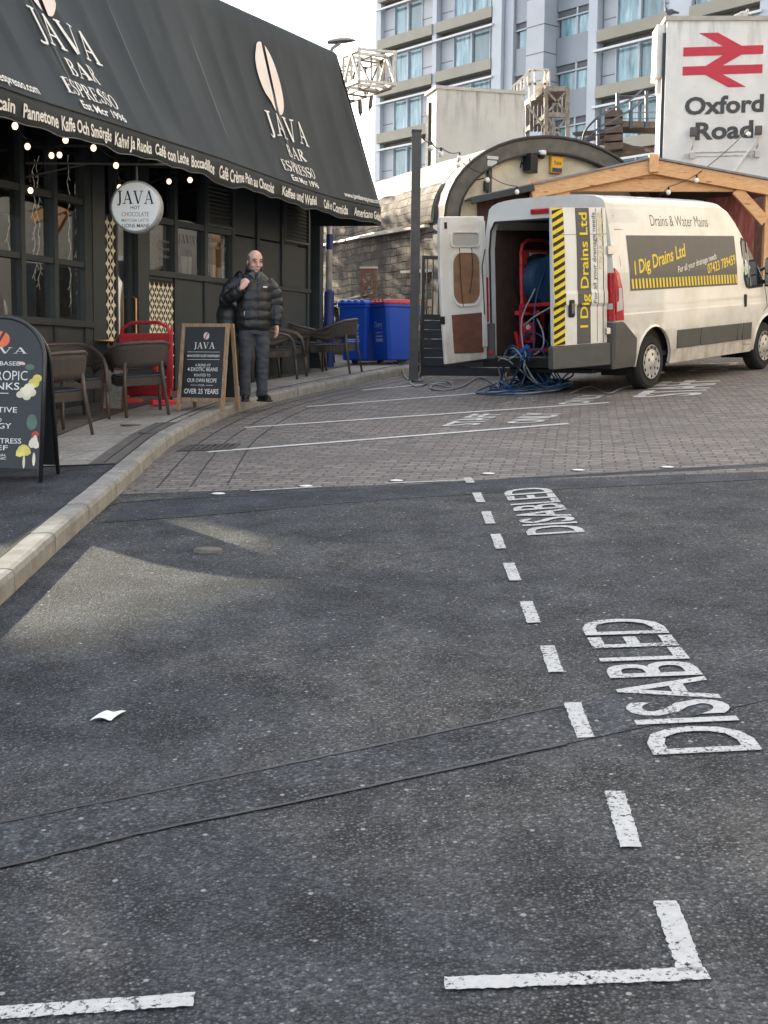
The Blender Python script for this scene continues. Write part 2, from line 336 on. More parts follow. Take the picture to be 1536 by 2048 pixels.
# kerb stones along the curve, cut with open joints
Ls = [0]
for i in range(1, len(KC)): Ls.append(Ls[-1] + (KC[i] - KC[i - 1]).length)
def along(C, s):
    for i in range(1, len(Ls)):
        if s <= Ls[i]: return C[i - 1].lerp(C[i], (s - Ls[i - 1]) / (Ls[i] - Ls[i - 1]))
    return C[-1]
KI = off2(KC, .15); KT = off2(KC, .012)
mb = MB(); s = 0.0
while s < Ls[-1] - .05:
    e = min(s + .915, Ls[-1]); rows = []
    for k in range(5):
        q = s + .009 + (e - s - .018) * k / 4; a, b, c = along(KC, q), along(KT, q), along(KI, q); j = random.uniform(-.002, .002)
        rows += [fl(a.x, a.y, -.02), fl(a.x, a.y, .09), fl(b.x, b.y, .118 + j), fl(b.x * .8 + c.x * .2, b.y * .8 + c.y * .2, .126 + j), fl(c.x, c.y, .126 + j), fl(c.x, c.y, -.02)]
    fs = [(k * 6 + i, k * 6 + i + 1, k * 6 + 7 + i, k * 6 + 6 + i) for k in range(4) for i in range(5)] + [(0, 5, 4, 3, 2, 1), (24, 25, 26, 27, 28, 29)]
    mb.add(rows, fs); s = e
kerb = reg(mb.build('kerb', 'kerb', kind='structure'))
# pavement inside the kerb
def pav(ca, cb, y0, y1, dz, name, mat, root=None):
    mb = MB(); A = [p for p in ca]; n = 0; rows = []
    for a, b in zip(ca, cb):
        if y0 - .01 <= a.y <= y1 + .01: rows.append((a, b))
    vs = []
    for a, b in rows:
        for k in range(5): p = a.lerp(b, k / 4); vs.append(fl(p.x, p.y, dz))
    fs = [(i * 5 + k, i * 5 + k + 1, i * 5 + 6 + k, i * 5 + 5 + k) for i in range(len(rows) - 1) for k in range(4)]
    mb.add(vs, fs)
    return mb.build(name, mat, root, kind=None if root else 'structure')
fine = lambda C: [c for i in range(len(C) - 1) for c in [C[i].lerp(C[i + 1], k / 4) for k in range(4)]] + [C[-1]]
KIf = fine(KI)
wide = [V((-14, p.y + (p.x + 14) * .0)) for p in KIf]
pavement = reg(pav(KIf, wide, -6, 22, .112, 'pavement', 'pave_tarmac'))
far_pave = sheet([-14, -4, -1, .6, 1.6], [21.6, 24, 30, 40], .11).build('yard_ground', 'flags_dark', kind='structure')
YS = G(240, 927, .12).y
pav(KIf, [p for p in fine(off2(KC, 1.15))], YS, 21.6, .118, 'paving_flags', 'flags', pavement)
pav(fine(off2(KC, 1.15)), [V((-9, p.y + 1)) for p in KIf], YS, 21.6, .1165, 'dark_flags', 'flags_dark', pavement)  # inner flags, darker and smaller than the kerbside band
pav(KIf, fine(off2(KC, .40)), YS, YS + 3.2, .122, 'edging_strip', 'kerb_dark', pavement)
mb = MB(); mb.tube([fl(-14, YS, .115), fl(-2.2, YS, .119)], .006, 4); mb.tube([fl(p.x, p.y, .119) for p in off2(KC, 1.15) if p.y > YS], .007, 4)
mb.tube([fl(p.x, p.y, .121) for p in off2(KC, .28) if p.y > YS], .006, 4); mb.tube([fl(p.x, p.y, .12) for p in off2(KC, .16)], .009, 4)
mb.build('paving_joint', 'tar', pavement)
for px, py in ((262, 850), (300, 865)):
    c = G(px, py, .12); MB().lathe([(.11, 0), (.11, .006)], c - V((0, 0, .001))).build('stopcock_cover', 'kerb_dark', pavement)

# grit and small leaves gathered in the channel
pm('grit', (.09, .075, .055), .9, .5, 30); rg = random.Random(8); mb = MB()
for _ in range(520):
    i = rg.randrange(8, len(KC) - 1); p = off2(KC, -abs(rg.gauss(0, .07)) - .008)[i].lerp(off2(KC, -abs(rg.gauss(0, .07)) - .008)[i + 1], rg.random()); r = rg.uniform(.003, .013); a = rg.uniform(0, 6.28)
    c = fl(p.x, p.y, .002); mb.add([c + V((r * cos(a), r * sin(a), 0)), c + V((-r * sin(a) * .6, r * cos(a) * .6, r * .3)), c + V((-r * cos(a), -r * sin(a), 0)), c + V((r * sin(a) * .6, -r * cos(a) * .6, r * .2))], [(0, 1, 2, 3)])
reg(mb.build('gutter_grit', 'grit', kind='stuff', weld=False))
# trench patch and tar seams across the bay
def strip(a_px, b_px, dz, n=24, jit=0):
    vs = []; 
    def path(P):
        C = crom([V(G(*p)[:2]) for p in P], 8); return C
    A, B = path(a_px), path(b_px); m = min(len(A), len(B)); 
    for i in range(m):
        for q in (A[i], B[i]): vs.append(fl(q.x + random.uniform(-jit, jit), q.y + random.uniform(-jit, jit), dz))
    return MB().add(vs, [(2 * i, 2 * i + 1, 2 * i + 3, 2 * i + 2) for i in range(m - 1)])
TA = [(-300, 1712), (0, 1648), (384, 1570), (768, 1490), (1130, 1412), (1540, 1335)]
TB = [(-300, 1805), (0, 1738), (300, 1665), (640, 1596), (1130, 1490), (1540, 1400)]
strip(TA, TB, .003, jit=.004).build('trench_patch', 'trench_asphalt', road)
def line_px(P, wd, dz, mat, name, root, per=10, jit=.003):
    C = crom([V(G(*p)[:2]) for p in P], per); vs = []
    L_, R_ = off2(C, wd / 2), off2(C, -wd / 2)
    for a, b in zip(L_, R_): vs += [fl(a.x + random.uniform(-jit, jit), a.y + random.uniform(-jit, jit), dz), fl(b.x + random.uniform(-jit, jit), b.y + random.uniform(-jit, jit), dz)]
    return MB().add(vs, [(2 * i, 2 * i + 1, 2 * i + 3, 2 * i + 2) for i in range(len(C) - 1)]).build(name, mat, root)
line_px(TA[:5], .014, .006, 'tar', 'tar_seam', road); line_px(TB[:5], .016, .006, 'tar', 'tar_seam', road, jit=.0035)
line_px([(205, 1046), (420, 1030), (700, 1005), (1000, 985), (1536, 958)], .012, .0035, 'tar', 'tar_seam', road)
line_px([(215, 1020), (262, 1004), (600, 985), (940, 962), (1536, 927)], .02, .0035, 'tar', 'tar_seam', road)
strip([(205, 1046), (420, 1030), (700, 1005), (1000, 985), (1536, 958)], [(258, 1002), (420, 993), (700, 976), (1000, 959), (1536, 927)], .0015).build('road_joint_patch', 'pave_tarmac', road)
for d in (.24, .5, .78):
    C = [p for p in off2(KC, -d) if 9.8 < p.y < 21]; MB().tube([fl(p.x, p.y, -.001) for p in C], .007, 4).build('channel_joint', 'tar', setts)

# ---------------------------------------------------------------- painted markings
def stripe(a, b, wd, root=road, mat='road_paint', name='bay_line', dz=.007, jit=.003, n=None):
    a, b = V(a[:2]), V(b[:2]); d = b - a; n = n or max(4, int(d.length / .011)); t = d.normalized(); nn = V((-t.y, t.x)); vs = []
    for i in range(n + 1):
        p = a + d * i / n; j1, j2 = random.uniform(-jit, jit), random.uniform(-jit, jit)
        for k in range(4): q = p + nn * ((wd / 2 + (j1 if k == 0 else j2 if k == 3 else 0)) * (1 - 2 * k / 3)) + t * (random.uniform(-jit, jit) if i in (0, n) else 0); vs.append(fl(q.x, q.y, dz))
    return MB().add(vs, [(4 * i + k, 4 * i + k + 1, 4 * i + 5 + k, 4 * i + 4 + k) for i in range(n) for k in range(3)]).build(name, mat, root)
g = lambda *p: G(*p)
stripe(g(1382, 1948), g(1330, 1806), .062)
stripe(g(888, 1972), g(1416, 1951), .055); stripe(g(-160, 2042), g(388, 2003), .055)
for a, b in (((1262, 1698), (1228, 1586)), ((1171, 1478), (1144, 1408)), ((1112, 1347), (1094, 1294)), ((1068, 1248), (1052, 1205)), ((1031, 1163), (1017, 1128)), ((1002, 1099), (991, 1070)), ((981, 1049), (972, 1025)), ((962, 1006), (953, 987)), ((941, 967), (934, 957))):
    stripe(g(*a), g(*b), .062)
stripe(g(770, 968), g(940, 961), .04); stripe(g(500, 983), g(643, 975), .035)
def word(s, nl, nr, fl_, fr_, root, mat='road_paint', dz=.007, bold=.0):
    A, B, C_, D = (V(G(*p)[:2]) for p in (nl, nr, fl_, fr_))        # near top, near base, far top, far base
    def fn(x, y):
        p = (B.lerp(D, x)).lerp(A.lerp(C_, x), y); return fl(p.x, p.y, dz)
    v, f = letter(text_geo(s, bold), 0, 1, 0, 1, fn); MB().add(v, f).build('painted_word', mat, root, weld=False)
word('DISABLED', (1296, 1514), (1522, 1503), (1146, 1243), (1312, 1238), road, bold=.012)
word('DISABLED', (1050, 1073), (1168, 1066), (1000, 982), (1095, 975), road, bold=.012)
for i, (a, b) in enumerate((((415, 905), (1137, 848)), ((490, 856), (1217, 806)), ((615, 814), (960, 787)), ((725, 781), (905, 764)))):
    stripe(g(*a), g(*b), .095, setts, 'sett_paint', dz=.006, jit=.004, n=160)
word('STAFF', (877, 854), (953, 851), (944, 829), (1006, 828), setts, 'sett_paint', bold=.02); word('ONLY', (1006, 849), (1080, 846), (1052, 827), (1126, 827), setts, 'sett_paint', bold=.02)
word('STAFF', (987, 813), (1061, 807), (1046, 793), (1104, 790), setts, 'road_paint_worn'); word('ONLY', (1107, 811), (1172, 808), (1165, 791), (1212, 789), setts, 'sett_paint', bold=.02)
word('STAFF', (1256, 797), (1395, 791), (1320, 764), (1442, 759), setts, 'sett_paint', bold=.02); word('ONLY', (1365, 745), (1452, 741), (1400, 727), (1478, 724), setts, 'sett_paint', bold=.02)
word('STAFF', (690, 806), (770, 800), (740, 789), (800, 785), setts, 'chalk'); word('ONLY', (815, 815), (905, 810), (860, 796), (930, 793), setts, 'chalk')

# ---------------------------------------------------------------- small things lying on the road
pm('white_plastic', (.78, .78, .76), .45, .06, 5); pm('paper', (.8, .8, .79), .7, .05, 8); pm('iron', (.09, .085, .08), .7, .3, 20, .4, 80, spec=.3)
pm('stone', (.16, .14, .125), .9, .25, 14, .6, 40)
for i, (px, py, place) in enumerate(((437, 988, 'nearest the kerb'), (612, 973, 'by the short worn line'), (793, 962, 'left of the bay corner'), (977, 948, 'just right of the bay corner'), (1157, 941, 'above the word disabled'), (1335, 935, 'furthest right'))):
    c = G(px, py); t = thing('road_stud', f'flat white road stud on the sett edge, {place}', 'road stud', c, group='white road studs where the setts begin')
    MB().lathe([(.056, .002), (.046, .007), (.026, .011), (.0, .012)], n=14).build('lens', 'white_plastic', t, local=True, smooth=True)
    MB().lathe([(.062, -.004), (.062, .004)], n=14).build('rim', 'iron', t, local=True)
c = G(215, 1437); t = thing('paper_scrap', 'white folded scrap of paper lying on the asphalt of the bay', 'litter', c)
P4 = [G(180, 1444), G(222, 1445), G(252, 1428), G(214, 1427)]
def papfn(u, v):
    p = P4[0].lerp(P4[1], u).lerp(P4[3].lerp(P4[2], u), v); return p + V((0, 0, .006 + .012 * abs(sin(u * 3.3 + v * 2)) * (1 - .4 * v)))
MB().grid(papfn, 8, 5).build('sheet', 'paper', t, smooth=False, solid=.0015)
c = G(418, 1103); t = thing('stone_slab', 'small flat grey stone lying loose on the road', 'stone', c)
mb = MB(); n = 16; o = [V((.085 * cos(2 * pi * k / n) * (1 + .12 * sin(5 * k)), .055 * sin(2 * pi * k / n) * (1 + .1 * cos(3 * k)), 0)) for k in range(n)]
mb.add([p + V((0, 0, -.005)) for p in o] + [p * .97 + V((0, 0, .016)) for p in o] + [p * .82 + V((0, 0, .023)) for p in o], [(k, (k + 1) % n, n + (k + 1) % n, n + k) for k in range(n)] + [(n + k, n + (k + 1) % n, 2 * n + (k + 1) % n, 2 * n + k) for k in range(n)] + [tuple(range(2 * n, 3 * n))])
mb.build('slab', 'stone', t, local=True)
c = G(418, 896); t = thing('drain_grate', 'iron gully grate set in the setts beside the kerb', 'drain', c, 5)
t.rotation_euler = (math.atan(GY2), -math.atan(GX), -radians(5)); bpy.context.view_layer.update(); ROOT[t.name] = t.matrix_world.copy()
mb = MB(); mb.box(-.26, -.22, -.22, .22, 0, .012); mb.box(.22, .26, -.22, .22, 0, .012); mb.box(-.22, .22, -.22, -.18, 0, .012); mb.box(-.22, .22, .18, .22, 0, .012); mb.build('grate_frame', 'iron', t, local=True)
mb = MB()
for k in range(7): mb.box(-.18 + k * .06 - .014, -.18 + k * .06 + .014, -.18, .18, .001, .01)
mb.build('grate_bars', 'iron', t, local=True); MB().box(-.22, .22, -.18, .18, -.0005, .0008).build('gully', 'tar', t, local=True)
# ---------------------------------------------------------------- cafe building
pm('cafe_paint', (.040, .049, .053), .42, .12, 3, .05, 60, spec=.5); pm('cafe_panel', (.048, .058, .062), .38, .1, 2, spec=.5); pm('cafe_dark', (.012, .013, .014), .6, .2)
pm('render_dark', (.05, .05, .05), .9, .2); pm('ply_in', (.22, .19, .16), .7, .3); pm('floor_in', (.06, .045, .035), .5, .3); pm('roof_felt', (.07, .07, .075), .9, .2)
glass('shop_glass', (.60, .63, .60), .015); pm('lattice_cream', (.74, .62, .40), .45, .1, 8); pm('lattice_gap', (.02, .018, .016), .6, .1); pm('etch', (.34, .34, .32), .5, .1); pm('sign_cream', (.80, .70, .62), .6, .07, 3); pm('card_pale', (.4, .37, .32), .6, .4, 30); pm('white_trim', (.75, .73, .68), .5, .08); pm('brass', (.72, .42, .16), .3, .15, 8, metal=.9)
emis('warm_bulb', (1.0, .70, .40), .75); emis('fairy', (1.0, .92, .78), .07); pm('lattice_pale', (.86, .80, .62), .35, .06, 8, spec=.5)  # the lattice takes plain pale cream paint, no emission
FA = V((-4.31, 14.6, 0)); FJ = V((-3.68, 16.43, 0)); H1, H2 = 19.0, 27.0
f1 = frame(FA, H1); f2 = frame(FJ, H2)
def sx(px, o, h):                       # distance along a facade line that a plumb line at image column px meets
    r = (px - 768) / F_PX + .004; u = hd(h); return (r * o.y - o.x) / (u.x - r * u.y)
x1 = lambda px: sx(px, FA, H1); x2 = lambda px: sx(px, FJ, H2)
E1 = (FJ - FA).length; E2 = x2(606)
cafe = thing('cafe_building', 'dark green single storey cafe with gridded windows under a black awning', 'cafe', FJ + V((0, 0, 1.1)))
def P1(): return MB(f1)
def P2(): return MB(f2)
# shell: back, end, roof, with unseen gaps cut for the sun patch
mb = MB(f1); mb.box(-8, E1, -.35, -.06, 4.3, 6.55); mb.fr = f2; mb.box(0, E2, -.35, -.06, 4.3, 6.55); mb.box(E2 - .3, E2 - .002, -6, -.36, .6, 6.55)
mb.fr = f2; mb.box(0, E2 - .31, -6.3, -6, .6, 6.55); mb.fr = f1; mb.box(-8, -1.2, -6.3, -6, .6, 6.55); mb.box(-1.2, E1, -6.3, -6, .6, 4.6); mb.build('wall', 'cafe_paint', cafe)
mb = MB(f1); mb.box(-8, E1 + .2, -1.2, -.02, 6.56, 6.7); mb.fr = f2; mb.box(-.4, E2, -6.6, -.02, 6.562, 6.702); mb.build('roof', 'roof_felt', cafe)
mb = MB(f1); mb.box(-8, E1, -1.8, -.36, 4.6, 4.7); mb.box(1.0, E1, -6, -1.81, 4.6, 4.7); mb.fr = f2; mb.box(.0, E2 - .31, -6, -.36, 4.605, 4.705); mb.build('ceiling', 'cafe_dark', cafe)
mb = MB(f1); mb.box(-8, -4.6, -3.4, -3.3, 1, 4.6); mb.box(-.9, E1, -3.4, -3.3, 1, 4.4); mb.fr = f2; mb.box(0, E2 - .31, -3.2, -3.1, 1, 4.6); mb.build('inner_wall', 'ply_in', cafe)
mb = MB(f1); mb.box(-8, E1, -3.3, -.06, .9, 1.15); mb.fr = f2; mb.box(0, E2 - .31, -3.1, -.06, 1.1, 1.35); mb.build('inner_floor', 'floor_in', cafe)
# left bay: sill panels, windows
S1, M1, T1, TOP = 2.25, 2.95, 3.71, 4.45
mull = [-4.4, -.85, x1(36), x1(101), x1(161)]
mb = P1(); mb.box(-8, E1 - .02, -.05, .0, .6, S1 - .06); mb.build('stall_riser', 'cafe_panel', cafe)
mb = P1(); mb.box(-8, E1 + .02, -.04, .06, S1 - .06, S1 + .02); mb.build('window_sill', 'cafe_paint', cafe)
for i, m in enumerate(mull):
    nxt = mull[i + 1] if i + 1 < len(mull) else None
    mb = P1(); mb.box(m - .04, m + .04, -.08, .045, S1 + .021, TOP); mb.box(m - .03, m + .03, .0, .03, .6, S1 - .061); mb.build('mullion', 'cafe_paint', cafe)
    if nxt:
        if m < -2: P1().add([(m + .041, -.03, S1), (nxt - .041, -.03, S1), (nxt - .041, -.03, TOP), (m + .041, -.03, TOP)], [(0, 1, 2, 3)]).build('pane', 'shop_glass', cafe); continue  # unseen bay kept as one clear pane to pass the sun patch
        w = P1(); w.box(m + .041, nxt - .041, -.06, .03, M1 - .035, M1 + .035); w.box(m + .041, nxt - .041, -.06, .03, T1 - .04, T1 + .04); w.box(m + .041, m + .052, -.06, .025, M1 - .03, T1 + .03); wo = w.build('window', 'cafe_paint', cafe)
        if nxt and m < -.5: P1().box(m + .041, nxt - .041, -.05, -.04, S1 + .021, M1 - .036).box(m + .041, nxt - .041, -.05, -.04, 3.40, TOP).build('sun_mask_panel', 'cafe_dark', wo)  # opaque sheets added behind the glass to trim the sun patch
        for a, b in ((S1 + .021, M1 - .036), (M1 + .036, T1 - .041), (T1 + .041, TOP)):
            P1().add([(m + .041, -.03, a), (nxt - .041, -.03, a), (nxt - .041, -.03, b), (m + .041, -.03, b)], [(0, 1, 2, 3)]).build('pane', 'shop_glass', wo)
mb = P1(); mb.box(mull[-1] + .041, E1, -.12, .02, .6, TOP); mb.build('pilaster', 'cafe_paint', cafe)
mb = P1(); mb.box(-8, E1 + .02, -.1, .05, TOP + .001, 4.75); mb.fr = f2; mb.box(-.02, E2, -.1, .05, TOP + .002, 4.752); mb.build('fascia', 'cafe_paint', cafe)
# fairy light strands hung inside the windows, curtain-like
for k in range(13):
    x = mull[1] + .12 + k * .24 + random.uniform(-.05, .05); y = -.14 - random.uniform(0, .12); z1 = random.uniform(3.9, 4.4); z0 = random.uniform(2.3, 2.8)
    mb = P1(); pts = [(x + .025 * sin(j * 1.7 + k), y + .01 * cos(j), z1 + (z0 - z1) * j / 22) for j in range(23)]; mb.tube(pts, .003, 4)
    for j in range(2, 22): mb.tube([pts[j], (pts[j][0] + random.uniform(-.05, .05), pts[j][1], pts[j][2] - .045)], .0032, 4)
    mb.build('fairy_light_strand', 'fairy', cafe)
# right run
S2, T2 = 2.98, 3.66
DX0, DX1 = x2(226), x2(262)
mb = P2(); mb.box(.0, x2(200), -.1, .03, .8, TOP); mb.box(x2(222), DX0, -.09, .02, .8, TOP); mb.box(DX1, x2(283), -.12, .05, .8, TOP); mb.build('door_jamb', 'cafe_paint', cafe)
def lattice(xa, xb, za, zb, name):
    mb = P2(); mb.box(xa, xb, -.045, .012, za, zb); mb.cm = 1
    nx = max(2, int(round((xb - xa) / .105))); cw = (xb - xa) / nx; ch = cw * 1.55; nz = int((zb - za) / ch)
    for j in range(nz * 2):
        for i in range(nx):
            cx = xa + (i + (.5 if j % 2 == 0 else 1.0)) * cw; cz = za + (j + 1) * ch / 2
            if cx + cw * .42 > xb + .01 or cz + ch * .45 > zb: continue
            a, b, c_ = cw * .46, ch * .46, .2
            pts = [(0, b), (a * c_, b * .45), (a * .42, b * .30), (a, 0), (a * .42, -b * .30), (a * c_, -b * .45), (0, -b), (-a * c_, -b * .45), (-a * .42, -b * .30), (-a, 0), (-a * .42, b * .30), (-a * c_, b * .45)]
            mb.add([(cx + p[0], .017, cz + p[1]) for p in pts], [tuple(range(12))])
    return mb.build(name, ['lattice_gap', 'lattice_pale'], cafe)
lattice(x2(200), x2(222), 1.55, 3.62, 'lattice_panel'); lattice(x2(284), x2(336), 1.5, S2 - .1, 'lattice_panel')
mb = P2(); mb.box(DX0, DX1, -.1, -.04, 1.35, 2.0); mb.box(DX0, DX0 + .05, -.1, -.04, 2.0, 4.4); mb.box(DX1 - .06, DX1, -.1, -.04, 2.0, 4.4); d = mb.build('door', 'cafe_paint', cafe)
P2().add([(DX0 + .05, -.07, 2.0), (DX1 - .06, -.07, 2.0), (DX1 - .06, -.07, 4.4), (DX0 + .05, -.07, 4.4)], [(0, 1, 2, 3)]).build('pane', 'shop_glass', d)
mb = P2(); mb.tube([(DX1 - .03, -.02, 2.0), (DX1 - .03, .03, 2.03), (DX1 - .03, .03, 2.6), (DX1 - .03, -.02, 2.63)], .012, 6); mb.build('handle', 'brass', d)
m2 = [x2(p) for p in (283, 339, 398, 452)]
mb = P2(); mb.box(m2[0], E2 - .05, -.05, .0, .8, S2 - .06); mb.build('stall_riser', 'cafe_panel', cafe)
mb = P2(); mb.box(m2[0], m2[3] + .05, -.04, .055, S2 - .06, S2 + .015); mb.box(m2[3] + .051, E2, -.04, .03, 2.93, 2.99); mb.build('window_sill', 'cafe_paint', cafe)
allm = m2 + [x2(p) for p in (501, 550, 601)]
for i, m in enumerate(allm):
    P2().box(m - .035, m + .035, -.08, .04, 3.0, TOP).box(m - .03, m + .03, -.01, .028, .8, S2 - .061).build('mullion', 'cafe_paint', cafe)
for i in range(3):
    a, b = m2[i] + .036, m2[i + 1] - .036
    wo = P2().box(a, b, -.06, .03, T2 - .04, T2 + .04).build('window', 'cafe_paint', cafe)
    P2().add([(a, -.03, 3.0), (b, -.03, 3.0), (b, -.03, T2 - .041), (a, -.03, T2 - .041)], [(0, 1, 2, 3)]).build('pane', 'shop_glass', wo)
    if i < 2: P2().add([(a, -.03, T2 + .041), (b, -.03, T2 + .041), (b, -.03, TOP), (a, -.03, TOP)], [(0, 1, 2, 3)]).build('pane', 'shop_glass', wo)
def louvre(xa, xb, za, zb):
    mb = P2(); mb.box(xa, xb, -.05, -.03, za, zb); mb.box(xa, xa + .03, -.03, .05, za, zb); mb.box(xb - .03, xb, -.03, .05, za, zb); mb.box(xa + .03, xb - .03, -.03, .05, za, za + .03)
    n = int((zb - za - .05) / .055)
    for k in range(n): z = za + .045 + k * .055; mb.add([(xa + .03, .04, z), (xb - .03, .04, z), (xb - .03, -.02, z + .05), (xa + .03, -.02, z + .05), (xa + .03, .043, z + .006), (xb - .03, .043, z + .006)], [(0, 1, 2, 3), (0, 4, 5, 1)])
    mb.build('louvre', 'cafe_louvre', cafe)
pm('cafe_louvre', (.10, .105, .1), .45, .12, 5, spec=.5)
louvre(m2[2] + .03, m2[3] + .02, T2 + .045, TOP); louvre(x2(552), x2(601), 3.68, TOP)
for a, b in ((m2[3], allm[4]), (allm[4], allm[5]), (allm[5], allm[6])):
    P2().box(a + .036, b - .036, -.04, .005, 2.995, T2 - .03).build('infill_panel', 'cafe_panel', cafe)
    P2().box(a + .036, b - .036, -.04, .003, T2 + .0, TOP).build('infill_panel', 'cafe_panel', cafe)
mb = P2(); mb.box(x2(603), E2, -.2, -.01, .8, TOP); mb.build('pilaster', 'cafe_paint', cafe)
mb = P2(); mb.box(E2 + .001, E2 + .5, -.5, -.4, .8, 4.6); mb.box(E2 + .5, E2 + .62, -.5, -.1, .8, 4.6); mb.build('side_return', 'cafe_panel', cafe)
for s, xa, xb, z, h, sf in (('JAVA', m2[1] + .14, m2[2] - .16, 3.42, .11, True), ('BAR', m2[1] + .24, m2[2] - .26, 3.24, .09, True), ('COFFEE', m2[2] + .14, m2[3] - .14, 3.50, .06, False), ('FRESH BAGELS', m2[2] + .12, m2[3] - .12, 3.40, .05, False), ('HOT CHOCOLATE', m2[0] + .30, m2[1] - .08, 3.38, .035, False), ('MATCHA LATTE', m2[0] + .30, m2[1] - .08, 3.28, .035, False), ('CORTADO', m2[0] + .30, m2[1] - .08, 3.18, .035, False)):
    mb = P2(); sign_text(mb, s, xa, xb, z, h, lambda x, y: V((x, -.022, y)), .006, sf); mb.build('window_lettering', 'etch', cafe, weld=False)
P2().grid(lambda u, v: V((m2[0] + .12 + .10 * u, -.10, 3.05 + .75 * v)), 1, 1).build('poster', 'sign_cream', cafe); P2().box(m2[1] + .1, m2[2] - .25, -.62, -.60, 3.02, 3.6).build('menu_board', 'card_pale', cafe)
# cups and jars on the inner sill, screens behind
for i in range(9):
    x = m2[1] + .42 + i * .145 + random.uniform(-.03, .03)
    if abs(x - m2[2]) < .08: continue
    h = random.uniform(.09, .26); P2().lathe([(.035, 0), (.045, h)], (x, -.16, 3.0), 10).build('paper_cup', 'white_trim', cafe)
P2().box(m2[0], m2[3], -.3, -.08, 2.94, 2.995).build('counter', 'cafe_dark', cafe)

# ---------------------------------------------------------------- awning
pm('awning_cloth', (.036, .043, .046), .72, .2, 1.1, .12, 140, spec=.3, stretch=(1, 1, .35), dirt=(.06, .065, .066), dscale=.8); pm('sign_white', (.78, .76, .70), .6, .06, 6); pm('sign_cream', (.80, .70, .62), .6, .07, 3)
PB = [V(p) for p in ((-5.0, 6.4), (-4.25, 8.9), (-3.5, 11.3), (-2.85, 13.3), (-2.2, 15.4), (-1.5, 17.55), (-.8, 19.4), (-.1, 20.6))]
PT = [V(p) for p in ((-6.4, 6.95), (-5.59, 9.37), (-4.77, 11.74), (-4.08, 13.73), (-3.22, 16.2), (-2.33, 17.98), (-1.44, 19.72), (-.81, 20.97))]
AL = [0]
for i in range(1, 8): AL.append(AL[-1] + (PB[i] - PB[i - 1]).length)
PBs, PTs = crom(PB, 10), crom(PT, 10)
def acur(C, s):
    for i in range(1, 8):
        if s <= AL[i] or i == 7:
            k = (i - 1 + (s - AL[i - 1]) / (AL[i] - AL[i - 1])) * 10; a = max(0, min(int(k), len(C) - 2)); return C[a].lerp(C[a + 1], k - a)
SEAM = .62
def aw(s, t, off=0.0):                   # awning cloth: s metres along the front edge, t 0 seam .. 1 top; t < 0: metres down the valance
    b = acur(PBs, s); zb = 4.22 - .10 * max(0, min(1, (10 - s) / 4)); dr = acur(PBs, min(s + .05, AL[-1])) - acur(PBs, max(s - .05, 0)); n = V((dr.y, -dr.x)).normalized()
    fold = .006 * sin(s * 7.3) + .01 * sin(s * 2.9 + 1)
    if t < 0: 
        k = -t / .26; sag = .045 * math.exp(-((s - 10.2) / .5) ** 2) + .012 * sin(s * 5.1) + .01 * sin(s * 11)
        return V((b.x + n.x * (off + fold * k * 1.5), b.y + n.y * (off + fold * k * 1.5), zb + t - sag * k))
    q = acur(PTs, s); zt = 6.60; ph = (s / SEAM) % 1.0
    bulge = -.05 * 4 * t * (1 - t) * .6 - (.03 * (.7 + .3 * sin(s * 1.7)) * (4 * ph * (1 - ph)) + .022 * ph * (1 if ph < .93 else (1 - ph) / .07)) * min(1, 3 * (1 - t)) * min(1, 4 * t + .2)
    tt = t if t < .96 else t
    p = b.lerp(q, tt); z = zb * (1 - t) + zt * t; nz = V((n.x * .85, n.y * .85, .5))
    return V((p.x, p.y, z)) + nz * (off + bulge)
awn = thing('awning', 'long black cloth awning with cafe lettering and a worded valance', 'awning', V((-2.2, 15.4, 4.2)))
S0, S9 = .3, AL[-1]
NS = int((S9 - S0) / SEAM * 8)
mb = MB(); mb.grid(lambda u, v: aw(S0 + (S9 - S0) * u, v), NS, 10)
def topfn(u, v):                        # rounded shoulder and the flat top going back
    s = S0 + (S9 - S0) * u; a = aw(s, 1); n2 = (acur(PTs, s) - acur(PBs, s)).normalized(); q = [0, .05, .14, .9][min(3, int(v * 3 + .001))]; z = [0, .05, .075, .08][min(3, int(v * 3 + .001))]
    return a + V((n2.x * q, n2.y * q, z))
mb.grid(topfn, NS, 3); e0, e1, e2 = aw(S9, 0), aw(S9, 1), aw(S9, -.26)
bk = lambda p: V((-1.24, 21.02, p.z)); mb.add([e2, e0, e1, topfn(1, .67), V((-1.5, 21.0, 6.66)), V((-1.2, 20.95, 3.96))], [(0, 1, 2, 3, 4, 5)])
mb.build('canopy', 'awning_cloth', awn, smooth=True, weld=True)
MB().grid(lambda u, v: aw(S0 + (S9 - S0) * u, -.26 * v - 1e-6), NS, 4).build('valance', 'awning_cloth', awn, smooth=True, solid=.004)
mb = MB(); mb.tube([aw(S0 + (S9 - S0) * i / 160, -.001, .006) for i in range(161)], .007, 5); mb.build('seam', 'cafe_dark', awn)
mb = MB(); mb.tube([aw(S0 + (S9 - S0) * i / 160, -.258, .0) for i in range(161)], .006, 5); mb.build('hem', 'cafe_louvre', awn)
mb = MB()
for s in [S9 - .02, 12.6, 10.6, 8.7, 7.0, 5.2]:
    a = aw(s, -.05, -.03); n2 = (acur(PTs, s) - acur(PBs, s)); k = 1.25 if s > 9 else 1.15
    MB().tube([a, V((a.x + n2.x * 1.55, a.y + n2.y * 1.55, a.z + .18))], .018, 6).build('support_arm', 'cafe_louvre', awn); MB().tube([a + V((0, 0, .03)), aw(s, .99, -.05)], .018, 6).build('support_arm', 'cafe_louvre', awn)
OFF = .024
